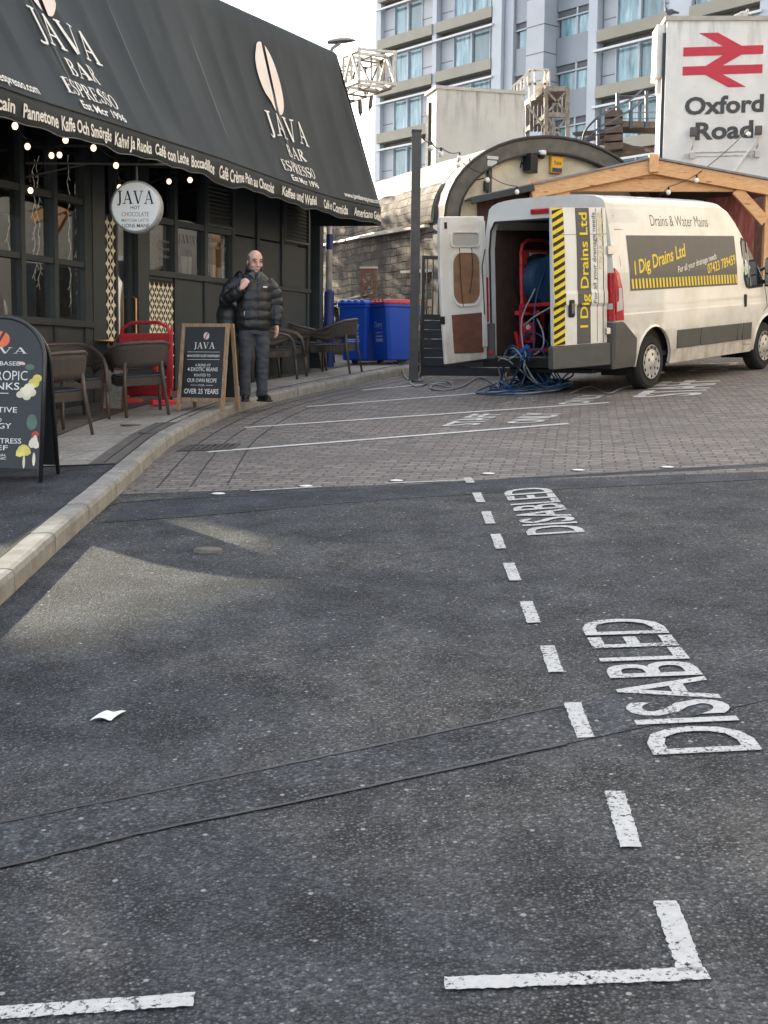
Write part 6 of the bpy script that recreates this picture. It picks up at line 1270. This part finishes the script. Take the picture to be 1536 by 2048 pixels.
# bumper with grey corners
mb = MB(); mb.box(XR - .05, XR + .1, -.97, .97, .33, .44); mb.box(XR - .045, XR + .09, -.80, .80, .4405, .455); vb(mb, 'rear_bumper', 'van_black', bevel=.02)
for s in (-1, 1):
    mb = MB()
    def cf(u, v, s=s):
        a = u * 1.25; z = .33 + (.57 - .22 * max(0, (u - .62) / .38)) * v; w_ = hw(z) + .018
        if a < .55: return V((XR - .035 + (.0 if a > .2 else 0), s * (.78 + (w_ - .78) * min(1, a / .5)), z)) if a < .5 else V((XR - .02, s * w_, z))
        return V((XR + (a - .55) * .72, s * w_, z))
    mb.grid(cf, 20, 6); vb(mb, 'bumper_corner', 'van_trim', solid=.012)
    mb = MB(); pts = [(.0, .92), (.0, 1.56), (.10, 1.50), (.165, 1.32), (.185, 1.05), (.185, .92)]
    mb.prism(pts, lambda q: V((XR - .0 + q[0], s * (hw(q[1]) - .01), q[1])), lambda q: V((XR - .0 + q[0], s * (hw(q[1]) + .022), q[1])));
    mb.box(XR - .035, XR - .002, min(s * .885, s * 1.005), max(s * .885, s * 1.005), .92, 1.50); tl = vb(mb, 'tail_light', 'tail_red', bevel=.008)
    mb = MB(); mb.prism([(.01, 1.03), (.01, 1.14), (.06, 1.16), (.06, 1.31), (.135, 1.31), (.15, 1.05)], lambda q: V((XR + q[0], s * (hw(q[1]) + .0225), q[1])), lambda q: V((XR + q[0], s * (hw(q[1]) + .026), q[1]))); mb.box(XR - .0375, XR - .0355, min(s * .90, s * .99), max(s * .90, s * .99), 1.06, 1.13); mb.build('clear_lens', 'tail_clear', tl, local=True)
    vb(MB().box(XR - .056, XR - .048, min(s * .80, s * .86), max(s * .80, s * .86), .50, .545), 'reflector', 'reflector_red')
    # sill strips and wheels
for a, b in ((.62, 1.28), (1.30, 2.42), (2.44, 2.58), (2.605, 2.90)):
    mb = MB(); mb.prism([(a, .485), (b, .485), (b, .725), (a, .725)], lambda q: V((q[0], -hw(q[1]) + .0, q[1])), lambda q: V((q[0], -hw(q[1]) - .022, q[1]))); vb(mb, 'rub_strip', 'van_trim', bevel=.008)
def on(x, z, o=.012): return V((x, -hw(z) - o, z))
def wheel(x, s, nm='wheel'):
    w_ = .225; yo = s * .965; yi = yo - s * w_
    F = lambda p: V((x + p.x, yo + (-s) * (-p.z), WR + p.y))
    mb = MB(F); mb.lathe([(.20, -.0), (.235, .008), (.31, .004), (.34, -.02), (WR, -.05), (WR, -w_ + .04), (.31, -w_), (.2, -w_)] if s < 0 else [(.20, 0), (.235, .008), (.31, .004), (.34, -.02), (WR, -.05), (WR, -w_ + .04), (.31, -w_), (.2, -w_)], n=36)
    return mb
for x in (0, WB):
    for s in (-1, 1):
        Fm = (lambda p, x=x, s=s: V((x + p.x, s * (.965 + p.z), WR + p.y)))
        mb = MB(Fm); mb.lathe([(.205, -.02), (.24, .004), (.31, .0), (.34, -.025), (WR, -.055), (WR, -.185), (.31, -.225), (.205, -.215)], n=40); wo = vb(mb, 'wheel', 'tyre', smooth=False)
        mb = MB(Fm); mb.lathe([(.222, .004), (.215, .012), (.20, -.012), (.165, .0), (.15, .012), (.075, .016), (.06, .03), (.0, .032)], n=40); mb.build('hub_cap', 'hub_silver', wo, local=True, smooth=True)
        mb = MB(Fm)
        for k in range(12): a = 2 * pi * k / 12; mb.add([(.186 * cos(a) + .021 * cos(b_), .186 * sin(a) + .021 * sin(b_), .006) for b_ in [j * pi / 5 for j in range(10)]], [tuple(range(10))])
        for k in range(5): a = 2 * pi * k / 5 + .3; mb.add([(.095 * cos(a) + .019 * cos(b_), .095 * sin(a) + .019 * sin(b_), .020) for b_ in [j * pi / 5 for j in range(10)]], [tuple(range(10))])
        mb.build('hub_holes', 'van_black', wo, local=True)
    mb = MB()
    vs = []; A_ = arcp(x, .445, -5, 185, 18); B_ = arcp(x, .475, -5, 185, 18)
    for (xa, za), (xb, zb_) in zip(A_, B_): vs += [V((xa, -hw(za) - .03, za)), V((xb, -hw(zb_) - .006, zb_)), V((xa, -hw(za) + .25, za))]
    mb.add(vs, [(3 * i + k, 3 * i + 3 + k, 3 * i + (4 + k if k < 2 else 3), 3 * i + (1 + k if k < 2 else 0)) for i in range(18) for k in (0,)] ); vb(mb, 'arch_lip', 'van_white', smooth=True)
    mb = MB(); mb.grid(lambda u, v: V((x + .46 * cos(radians(-20 + 220 * u)), -.93 + .45 * v, .36 + .46 * sin(radians(-20 + 220 * u)))), 18, 3); vb(mb, 'arch_liner', 'van_black')
    mb = MB(); mb.grid(lambda u, v: V((x + .46 * cos(radians(-20 + 220 * u)), .93 - .45 * v, .36 + .46 * sin(radians(-20 + 220 * u)))), 18, 3); vb(mb, 'arch_liner', 'van_black')
# seams, cab door, windows, mirror
mb = MB(); ln_ = lambda P, r=.006, o=.002: mb.tube([on(x, z, o) for x, z in P], r, 5)
ln_([(2.57, 2.1), (2.56, 1.6), (2.57, 1.15), (2.63, .95), (2.66, .7), (2.66, .42), (2.98, .40)]); ln_([(-.85, 2.02), (1.0, 2.025), (2.3, 2.02), (2.55, 2.0), (2.72, 1.88)], .006); ln_([(3.34, 1.3), (3.42, 1.05), (3.44, .93), (3.30, .86)]); ln_([(-.84, 2.2), (-.80, 1.6), (-.79, .95)], .005); ln_([(1.29, 1.9), (1.29, .42)], .003); vb(mb, 'panel_seam', 'panel_line')
mb = MB(); mb.grid(lambda u, v: on(-.55 + 3.05 * u, 1.0 + .075 * v, .004), 20, 1); vb(mb, 'belt_crease', 'van_white')
def sidepoly(P, o, name, mat, par=None, ins=0):
    mb = MB(); mb.add([on(x, z, o) for x, z in P] + [on(x, z, o - .012) for x, z in P], [tuple(range(len(P)))] + [(i, len(P) + i, len(P) + (i + 1) % len(P), (i + 1) % len(P)) for i in range(len(P))]); return vb(mb, name, mat, par)
win = [(2.60, 1.86), (2.64, 1.93), (2.74, 1.90), (2.95, 1.70), (3.16, 1.44), (3.30, 1.30), (3.26, 1.22), (2.78, 1.205), (2.70, 1.23), (2.64, 1.34)]
wn = sidepoly(win, .016, 'cab_window', 'van_black')
sidepoly([(2.625, 1.84), (2.65, 1.90), (2.73, 1.87), (2.80, 1.25), (2.74, 1.25), (2.665, 1.36)], .019, 'pane', 'glass_dark', None); sidepoly([(2.78, 1.83), (2.93, 1.69), (3.14, 1.43), (3.22, 1.26), (2.84, 1.25)], .019, 'pane', 'glass_dark', None)
sidepoly([(2.665, 1.40), (2.76, 1.42), (2.765, 1.52), (2.655, 1.52)], .0205, 'dash_card', 'green_card')
mb = MB(); mb.tube([on(2.765, 1.86, .024), on(2.83, 1.24, .024)], .008, 5); vb(mb, 'window_bar', 'chrome')
mb = MB(); mb.prism([(2.64, .93 + .02), (2.70, .93 + .02), (2.71, 1.13), (2.635, 1.13)], lambda q: on(q[0], q[1], .004), lambda q: on(q[0], q[1], .028)); vb(mb, 'door_handle', 'van_black', bevel=.012)
mr = MB(); mr.box(3.20, 3.30, -1.30, -1.05, 1.22, 1.64); mo = vb(mr, 'wing_mirror', 'van_black', bevel=.03)
MB().box(3.194, 3.199, -1.275, -1.075, 1.42, 1.61).box(3.194, 3.199, -1.275, -1.075, 1.25, 1.40).build('mirror_glass', 'chrome', mo, local=True); MB().tube([(3.25, -1.06, 1.3), (3.25, -.96, 1.28)], .03, 8).tube([(3.25, -1.06, 1.5), (3.22, -.95, 1.45)], .025, 8).build('arm', 'van_black', mo, local=True)
# side graphics
mb = MB(); mb.grid(lambda u, v: on(-.60 + 3.02 * u, 1.27 + .68 * v, .0145), 24, 6); dp = vb(mb, 'graphic_panel', 'decal_grey')
def sd(x, y): return on(x, y, .0175)
def slant(s, x0, x1_, y0, h, rise, mat, bold=.0):
    mb = MB(); k = rise / (x1_ - x0); sign_text(mb, s, x0, x1_, 0, h, lambda x, y: sd(x + .0 * y, y0 + y + (x - x0) * k), bold); mb.build('lettering', mat, dp, local=True, weld=False)
slant('I Dig Drains Ltd', -.48, .90, 1.465, .175, .22, 'decal_yellow', .016); slant('For all your drainage needs', .66, 1.80, 1.47, .085, .17, 'sign_white', .01); slant('07423 789459', 1.50, 2.38, 1.44, .135, .125, 'decal_yellow', .012)
mb = MB()
for k in range(34): x = -.575 + k * .0885; mb.add([sd(x + .015, 1.295), sd(x + .06, 1.295), sd(x + .045, 1.415), sd(x, 1.415)], [(0, 1, 2, 3)])
mb.build('hazard_stripe', 'decal_yellow', dp, local=True, weld=False)
mb = MB(); sign_text(mb, 'Drains & Water Mains', .06, 1.66, 2.07, .15, lambda x, y: on(x, y, .012), -.002); vb(mb, 'lettering', 'decal_grey', weld=False)

# rear doors
def doorframe(hinge_y, ang):            # x from hinge to free edge, y outward face side, z up; returns map and the door normal
    a = radians(ang); u = V((cos(a), sin(a), 0)); n = V((u.y, -u.x, 0)) ; h = V((XR - .045, hinge_y, 0))
    return lambda p: h + u * p.x + n * p.y + V((0, 0, p.z))
# right door: outer face towards the street; prof gives its bowed outer face
fr_ = doorframe(-.93, 162); S_R = -1      # outward is the side seen from the street
def prof(z): return .03 - .035 * max(0, (z - 1.5) / .8) ** 2 - (.012 if z < 1.12 else 0) + (.012 if 1.12 < z < 1.3 else 0)
def orient(f, s): return lambda p: f(V((p.x, s * p.y, p.z)))
test = fr_(V((0, 1, 0))) - fr_(V((0, 0, 0)))
eye_l = vm.inverted() @ EYE
sg_ = 1 if (eye_l - V((XR, -.93, 1))).dot(test) > 0 else -1
fR = orient(fr_, sg_); DW = .87
LE = [.50, .655, .66, .9, 1.1, 1.14, 1.28, 1.32, 1.6, 1.9, 1.97, 2.0, 2.03, 2.12, 2.26]
def rim(z): return .0 if z > .7 else -.02
rd = None
mb = MB(fR); mb.grid(lambda u, v: V((.02 + (DW - .02) * u, prof(.66 + 1.62 * v) - (.02 * (2 * u - 1) ** 8), .66 + 1.62 * v)), 8, 40); mb.grid(lambda u, v: V((.02 + (DW - .02) * u, -.045, .66 + 1.62 * v)), 2, 2)
mb.add([(.02, prof(.66) - .02, .66), (DW, prof(.66) - .02, .66), (DW, -.045, .66), (.02, -.045, .66)], [(0, 1, 2, 3)]); mb.add([(.02, prof(2.28) - .02, 2.28), (DW, prof(2.28) - .02, 2.28), (DW, -.045, 2.28), (.02, -.045, 2.28)], [(0, 1, 2, 3)])
for x in (.02, DW): mb.add([(x, prof(.66 + 1.62 * k / 20) - .02, .66 + 1.62 * k / 20) for k in range(21)] + [(x, -.045, 2.28), (x, -.045, .66)], [tuple(range(23))])
rd = vb(mb, 'rear_door', 'van_white', label='open right rear door with grey and yellow stripes')
mb = MB(fR); mb.box(.0, DW + .04, -.05, .045, .385, .655); mb.build('bumper_strip', 'van_trim', rd, local=True, bevel=.012)
def dsheet(x0, x1_, z0, z1, o, name, mat): return MB(fR).grid(lambda u, v: V((x0 + (x1_ - x0) * u, prof(z0 + (z1 - z0) * v) - .02 * (2 * ((x0 + (x1_ - x0) * u - .02) / (DW - .02)) - 1) ** 8 + o, z0 + (z1 - z0) * v)), 3, 40).build(name, mat, rd, local=True)
dsheet(.30, .515, .665, 2.275, .003, 'grey_band', 'decal_grey'); dsheet(.70, .862, .665, 2.275, .003, 'hazard_band', 'decal_yellow')
mb = MB(fR)
for k in range(18):
    z = .60 + k * .094
    for j in range(1): 
        P = [(.702, z + .075), (.860, z - .0), (.860, z + .045), (.702, z + .12)]; P = [(x, min(2.274, max(.666, zz_))) for x, zz_ in P]
        def hz_(u, v, P=P):
            x = P[0][0] + (P[1][0] - P[0][0]) * u; za = P[0][1] + (P[1][1] - P[0][1]) * u; zb_ = P[3][1] + (P[2][1] - P[3][1]) * u; zz_ = za + (zb_ - za) * v
            return V((x, prof(zz_) - .02 * (2 * ((x - .02) / (DW - .02)) - 1) ** 8 + .006, zz_))
        mb.grid(hz_, 8, 2)
mb.build('hazard_stripe', 'van_black', rd, local=True, weld=False)
def vtext(s, xb, h, z0, z1, mat, bold): # reads upwards; xb = baseline, letter tops towards the free edge
    mb = MB(fR); sign_text(mb, s, z0, z1, 0, h, lambda x, y: V((xb + y, prof(x) + .0062, x)), bold); mb.build('lettering', mat, rd, local=True, weld=False)
vtext('I Dig Drains Ltd', .345, .125, .86, 2.22, 'decal_yellow', .016); vtext('For all your drainage needs', .215, .06, 1.15, 2.22, 'decal_grey', .004); vtext('07423 789459', .105, .07, 1.55, 2.22, 'decal_pale_yellow', .006)
mb = MB(fR)
for x in (.095, .192): mb.tube([V((x, prof(.67 + 1.6 * k / 30) - .002, .67 + 1.6 * k / 30)) for k in range(31)], .005, 4)
mb.tube([V((.03 + (DW - .05) * k / 10, prof(1.965), 1.965)) for k in range(11)], .004, 4); mb.build('pressed_line', 'panel_line', rd, local=True)
mb = MB(fR); mb.box(.565, .655, .02, .055, .99, 1.20); ho = mb.build('door_handle', 'van_black', rd, local=True, bevel=.025); mb = MB(fR); mb.box(.58, .64, .057, .072, 1.03, 1.16); mb.build('grip', 'glass_dark', ho, local=True, bevel=.012)
mb = MB(fR); mb.box(-.05, .06, -.01, .035, .76, .84); mb.box(-.07, .03, -.01, .035, 1.72, 1.82); mb.build('hinge', 'chrome', rd, local=True, bevel=.006)
# left door: inner face towards the street
fl_ = doorframe(.885, 174); test = fl_(V((0, 1, 0))) - fl_(V((0, 0, 0))); sg_ = 1 if (eye_l - V((XR, .93, 1))).dot(test) > 0 else -1
fL = orient(fl_, sg_)
rnd_ = lambda x0, x1_, z0, z1, r, n=5: [(cx + r * cos(radians(a)), cz + r * sin(radians(a))) for cx, cz, a0 in ((x1_ - r, z1 - r, 0), (x0 + r, z1 - r, 90), (x0 + r, z0 + r, 180), (x1_ - r, z0 + r, 270)) for a in [a0 + 90 * i / n for i in range(n + 1)]]
DL = .80
oP = [(.02, .44), (DW - .06, .42), (DW - .03, .9), (DW, 1.5), (DW - .02, 2.15), (DW - .05, 2.27), (.02, 2.28)]
ld = vb(MB(fL).prism(oP, lambda q: V((q[0], -.05 - .02 * max(0, (q[1] - 1.5) / .8) ** 2, q[1])), lambda q: V((q[0], .0, q[1]))), 'rear_door', 'van_white', label='open left rear door showing its grubby inner side with plywood panels', bevel=.012)
def lring(P, d, name, mat):              # raised inner pressing round a recess
    return None
MB(fL).prism([(.03, .60), (.12, .60), (.12, 2.22), (.03, 2.22)], lambda q: V((q[0], .001, q[1])), lambda q: V((q[0], .022, q[1]))).build('inner_pressing', 'van_white', ld, local=True, bevel=.006)
def panel(P, y0, y1, name, mat): return MB(fL).prism(P, lambda q: V((q[0], y0, q[1])), lambda q: V((q[0], y1, q[1]))).build(name, mat, ld, local=True, bevel=.003)
def frame_of(P, wd):
    cx = sum(p[0] for p in P) / len(P); cz = sum(p[1] for p in P) / len(P); return [(cx + (x - cx) * wd, cz + (z - cz) * wd) for x, z in P]
def ringmesh(P, k, y0, y1, name, mat):
    Q = frame_of(P, k); m = len(P); mb = MB(fL); mb.add([V((x, y1, z)) for x, z in P] + [V((x, y1, z)) for x, z in Q] + [V((x, y0, z)) for x, z in P] + [V((x, y0, z)) for x, z in Q], [(i, (i + 1) % m, m + (i + 1) % m, m + i) for i in range(m)] + [(m + i, m + (i + 1) % m, 3 * m + (i + 1) % m, 3 * m + i) for i in range(m)] + [(i, 2 * m + i, 2 * m + (i + 1) % m, (i + 1) % m) for i in range(m)]); return mb.build(name, mat, ld, local=True)
oval = rnd_(.14, .66, 1.17, 1.82, .16, 7); ringmesh(frame_of(oval, 1.09), .91, 0.001, .022, 'inner_pressing', 'van_white'); panel(oval, .001, .006, 'ply_panel', 'ply')
up_ = rnd_(.15, .66, 1.90, 2.07, .05, 4); ringmesh(frame_of(up_, 1.12), .88, .001, .022, 'inner_pressing', 'van_white'); panel(up_, .001, .004, 'recess', 'cement')
low = [(.10, .53), (.66, .55), (.69, 1.04), (.10, 1.05)]; panel(low, .001, .012, 'ply_panel', 'ply_red')
mb = MB(fL); mb.tube([V((.05, .03, 1.86)), V((.12, .032, 1.65)), V((.10, .03, 1.3)), V((.085, .03, 1.02))], .007, 5); mb.tube([V((.30, .02, 1.88)), V((.29, .028, 1.6)), V((.34, .028, 1.38)), V((.36, .024, 1.3))], .005, 5); mb.tube([V((.53, .02, 1.88)), V((.53, .028, 1.5)), V((.49, .024, 1.14))], .005, 5); mb.build('pull_cord', 'van_rubber', ld, local=True)
MB(fL).box(DW - .05, DW + .004, -.03, .012, .93, 1.03).build('latch', 'van_black', ld, local=True, bevel=.008); MB(fL).tube([V((.02, -.03, .43)), V((DW - .05, -.03, .405))], .02, 6).build('lower_seal', 'van_rubber', ld, local=True); MB(fL).box(.74, .78, .0, .012, 2.12, 2.20).build('top_latch', 'van_black', ld, local=True)

# ---------------------------------------------------------------- what the van carries
def vw(x, y, z): return vm @ V((x, y, z))
pm('hose_blue', (.016, .05, .11), .45, .25, 20); pm('hose_bright', (.03, .12, .38), .4, .15); pm('hose_grey', (.26, .27, .28), .5, .2); pm('rack_red', (.42, .015, .03), .4, .25, 6); pm('rag', (.42, .36, .30), .9, .25, 12); pm('glove_blue', (.05, .16, .42), .6, .2)
def vframe(x, y, z, yaw=0): m = vm @ Matrix.Translation(V((x, y, z))) @ Matrix.Rotation(radians(yaw), 4, 'Z'); return m
for (x, y, yaw, tilt, lab) in ((.02, .78, -84, 0, 'red plastic barrier stood on end inside the left of the van'), (.55, .66, -76, 0, 'second red plastic barrier behind the first inside the van')):
    m = vframe(x, y, 1.46, yaw) @ Matrix.Rotation(radians(90), 4, 'Z') @ Matrix.Rotation(radians(tilt), 4, 'Y') @ Matrix.Translation(V((0, 0, -.48))); barrier(lab, m.translation, 0, .95, m=m, refl=True)
t = thing('hose_reel', 'large drum of dark blue jetting hose mounted inside the van', 'hose reel', vw(-.25, -.02, 1.4), m=vframe(-.25, .42, 1.42, -28))
fx_ = lambda p: V((p.x, p.z, p.y))
mb = MB(fx_)
for k in range(9): z = -.20 + k * .05; mb.tube([(.29 * cos(a), .29 * sin(a), z + .006 * a / pi) for a in [2 * pi * i / 26 for i in range(26)]], .026, 6, closed=True)
mb.build('hose_coil', 'hose_blue', t, local=True, smooth=True)
mb = MB(fx_); mb.lathe([(.26, -.22), (.26, .22)], n=24); mb.build('drum', 'cargo_dark', t, local=True)
for s in (-1, 1): mb = MB(fx_); mb.lathe([(.37, s * .24), (.37, s * .26)], n=28); mb.build('flange', 'hose_blue' if s < 0 else 'van_black', t, local=True)
MB(fx_).tube([(.30 * cos(a), .30 * sin(a), -.05 - .03 * a) for a in [1.9 - i * .2 for i in range(9)]], .022, 6).build('loose_turn', 'hose_bright', t, local=True)
t = thing('pump_rack', 'red steel jetter rack at the back of the van', 'rack', vw(-.75, 0, .63), m=vframe(-.62, .13, .47))
mb = MB()
for a, b in (((0, .48, 0), (0, .48, .66)), ((0, .49, .64), (0, -.42, .68)), ((.5, .48, 0), (.5, .48, .58)), ((0, -.42, 0), (0, -.42, .6)), ((0, .48, .58), (.5, .48, .58)), ((0, .48, .06), (0, -.4, .06))): mb.beam(a, b, .06, .05)
mb.build('rack_frame', 'rack_red', t, local=True, bevel=.006)
MB().box(-.03, .0, .26, .46, .16, .42).build('control_panel', 'rack_red', t, local=True, bevel=.006); mb = MB(lambda p: V((-p.z, p.x, p.y))); mb.lathe([(.035, .031), (.03, .04)], (.36, .36, 0), 14); mb.build('gauge', 'box_pale', t, local=True); MB().box(-.035, -.0305, .33, .40, .19, .24).box(-.035, -.0305, .30, .42, .26, .30).build('switches', 'van_black', t, local=True)
MB().tube([(.06, .56, .05), (.02, .60, .30)], .03, 8).build('lance', 'rack_red', t, local=True); MB().lathe([(.13, .08), (.16, .2), (.15, .4), (.08, .46)], (.25, .05, 0), 16).build('pump', 'cargo_dark', t, local=True, smooth=True)
t = thing('rag_bundle', 'pale crumpled sack stuffed behind the red rack', 'sack', vw(-.3, .5, 1.0), m=vframe(-.20, .74, 1.24)); b = MB(); b.sphere((0, 0, 0), .10, 12, (1.2, 1.3, .8)); b.sphere((.05, -.12, .03), .09, 12, (1, 1.2, .8)); fuse(b, .012, 2, 'sack', 'rag', t, lambda p: .022 * mnoise.noise(p * 14))
t = thing('canvas_roll', 'tan canvas roll wedged above the hose drum', 'roll', vw(.1, .2, 1.8), m=vframe(.20, .60, 1.70)); MB().tube([(0, -.02, -.1), (.05, -.06, .06), (.06, -.22, -.06)], [.07, .09, .05], 10).build('roll', 'rag', t, local=True, smooth=True)
t = thing('work_gloves', 'blue rubber gloves dropped on the van floor', 'gloves', vw(-.85, .6, .63), m=vframe(-.82, .58, .47)); b = MB()
for k in range(5): b.tube([(0, .0, .04), (-.03 + .01 * k, .04 * (k - 2) * .5 + .02, .06), (-.05 + .02 * k, .045 * (k - 2), .03)], [.03, .018, .014], 7)
b.tube([(.0, 0, .04), (.05, -.06, .05), (.03, -.16, .03)], [.035, .04, .045], 8); fuse(b, .009, 1, 'gloves', 'glove_blue', t)
t = thing('tool_box', 'dark grey tool crate on the van floor behind the rack', 'crate', vw(-.3, .72, .62), m=vframe(-.1, .72, .47)); MB().box(-.25, .25, -.12, .12, 0, .38).build('box', 'cargo_dark', t, local=True, bevel=.015); MB().box(-.26, .26, -.13, .13, .381, .42).build('lid', 'hose_blue', t, local=True, bevel=.01)

t = thing('floor_coil', 'grey hose coil lying on the floor inside the van', 'hose coil', vw(-.5, .1, .5), m=vframe(-.35, -.05, .47))
for k in range(5): MB().tube([(.20 * cos(a) * (1 + .06 * k), .19 * sin(a), .02 + k * .028 + .01 * sin(3 * a + k)) for a in [2 * pi * i / 24 for i in range(24)]], .015, 6, closed=True).build('turn', 'hose_grey' if k % 2 else 'van_rubber', t, local=True, smooth=True)
t = thing('dark_crate', 'dark crate stacked high at the back of the van load space', 'crate', vw(.6, .2, .5), m=vframe(.7, .35, .47)); MB().box(-.3, .3, -.45, .45, 0, 1.15).build('box', 'van_rubber', t, local=True, bevel=.02); MB().box(-.32, -.301, -.3, .3, .5, .9).build('label_panel', 'stair_wood', t, local=True)
# hoses hanging out and heaped on the setts
def gq(px, py, dz=.02): q = G(px, py); return V((q.x, q.y, q.z + dz))
rr = random.Random(3); C0 = gq(1062, 782, 0)
th = thing('hose_heap', 'tangled heap of blue hose on the setts below the open van', 'hose', C0)
for k in range(17):
    a0 = rr.uniform(0, 6.28); ex = rr.uniform(.32, .56); ey = rr.uniform(.28, .58); cx, cy = rr.uniform(-.12, .10), rr.uniform(-.05, .16); pts = []; hb = rr.uniform(.02, .12); tl_ = k % 4 == 0; hump = rr.choice((.08, .20, .42, .55)); ha = rr.uniform(0, 6.28)
    for i in range(30):
        a = a0 + 2 * pi * i / 30; c_ = cos(a); st_ = 1 + (.75 * max(0, -c_ - .2) if tl_ else 0)
        x = C0.x + cx + ex * c_ * st_ * (1 + .1 * sin(3 * a + k)); y = C0.y + cy + ey * sin(a) * (1 + .12 * cos(2 * a + k)) + (.30 * c_ * max(0, -c_) * 1.0 if tl_ else 0)
        z = gz(x, y) + .012 + hb * (.5 + .5 * sin(2 * a + k)) + hump * max(0, cos(a - ha)) ** 3 * (0 if tl_ and c_ < -.3 else 1)
        pts.append(V((x, y, z)))
    MB().tube(crom(pts + [pts[0]], 2)[:-1], .0115 if k % 4 else .010, 6, closed=True).build('hose_loop', ['hose_blue', 'hose_blue', 'hose_bright', 'hose_blue'][k % 4] if k % 5 else 'hose_grey', th, smooth=True)
hh = thing('hanging_hose', 'dark hoses looping down from the reel over the van sill', 'hose', vw(-.9, .1, .7))
for P, m_ in (([vw(-.35, .40, 1.62), vw(-.70, .36, 1.30), vw(-.90, .42, .95), vw(-.97, .36, .60), vw(-1.0, .30, .50), vw(-1.15, .22, .30), gq(1078, 775)], 'hose_grey'), ([vw(-.45, .30, 1.66), vw(-.8, .25, 1.25), vw(-.93, .22, .85), vw(-.97, .20, .55), vw(-1.1, .18, .40), gq(1092, 760)], 'hose_blue'), ([vw(-.75, .0, 1.12), vw(-.9, .22, .98), vw(-.92, .38, .86)], 'hose_grey'), ([vw(-.95, .42, .52), vw(-1.05, .55, .42), gq(1016, 745, .12), gq(1006, 772)], 'hose_grey'), ([vw(-.95, .35, .5), vw(-1.08, .33, .4), gq(1058, 755, .1), gq(1050, 780)], 'hose_bright'), ([vw(-.85, .22, .95), vw(-.93, .08, .78), vw(-.96, .06, .60), vw(-.93, .2, .50), vw(-.85, .35, .49)], 'hose_grey'), ([vw(-.6, .62, .50), vw(-.72, .50, .72), vw(-.75, .28, .75), vw(-.7, .15, .6), vw(-.85, .25, .50)], 'hose_blue')):
    MB().tube(crom(P, 6), .012, 6).build('hose', m_, hh, smooth=True)
MB().tube([vw(-.96, .40, .52), vw(-.98, .28, .60)], [.028, .035], 8).build('connector', 'hose_bright', hh)
P = [gq(996, 775), gq(960, 757), gq(925, 775), gq(890, 782), gq(862, 779), gq(870, 772), gq(905, 777), gq(895, 765), gq(860, 768), gq(835, 775), gq(820, 766), gq(832, 752), gq(845, 756), gq(842, 764), gq(822, 762), gq(812, 757), gq(800, 742, .10), gq(788, 738, .13)]
P = [V((p.x, p.y, p.z - .008 + .004 * (i % 3))) for i, p in enumerate(P)]
tag(MB().tube(crom(P, 7), .0125, 7).build('pale_hose', 'hose_grey', smooth=True), 'pale grey hose looping on the setts from the van towards the bins', 'hose')
P = [gq(1140, 790), gq(1180, 776), gq(1215, 790), gq(1240, 781), gq(1280, 772)]
tag(MB().tube(crom(P, 6), .008, 5).build('thin_cable', 'hose_grey', smooth=True), 'thin pale cable trailing under the van beside the rear wheel', 'cable')
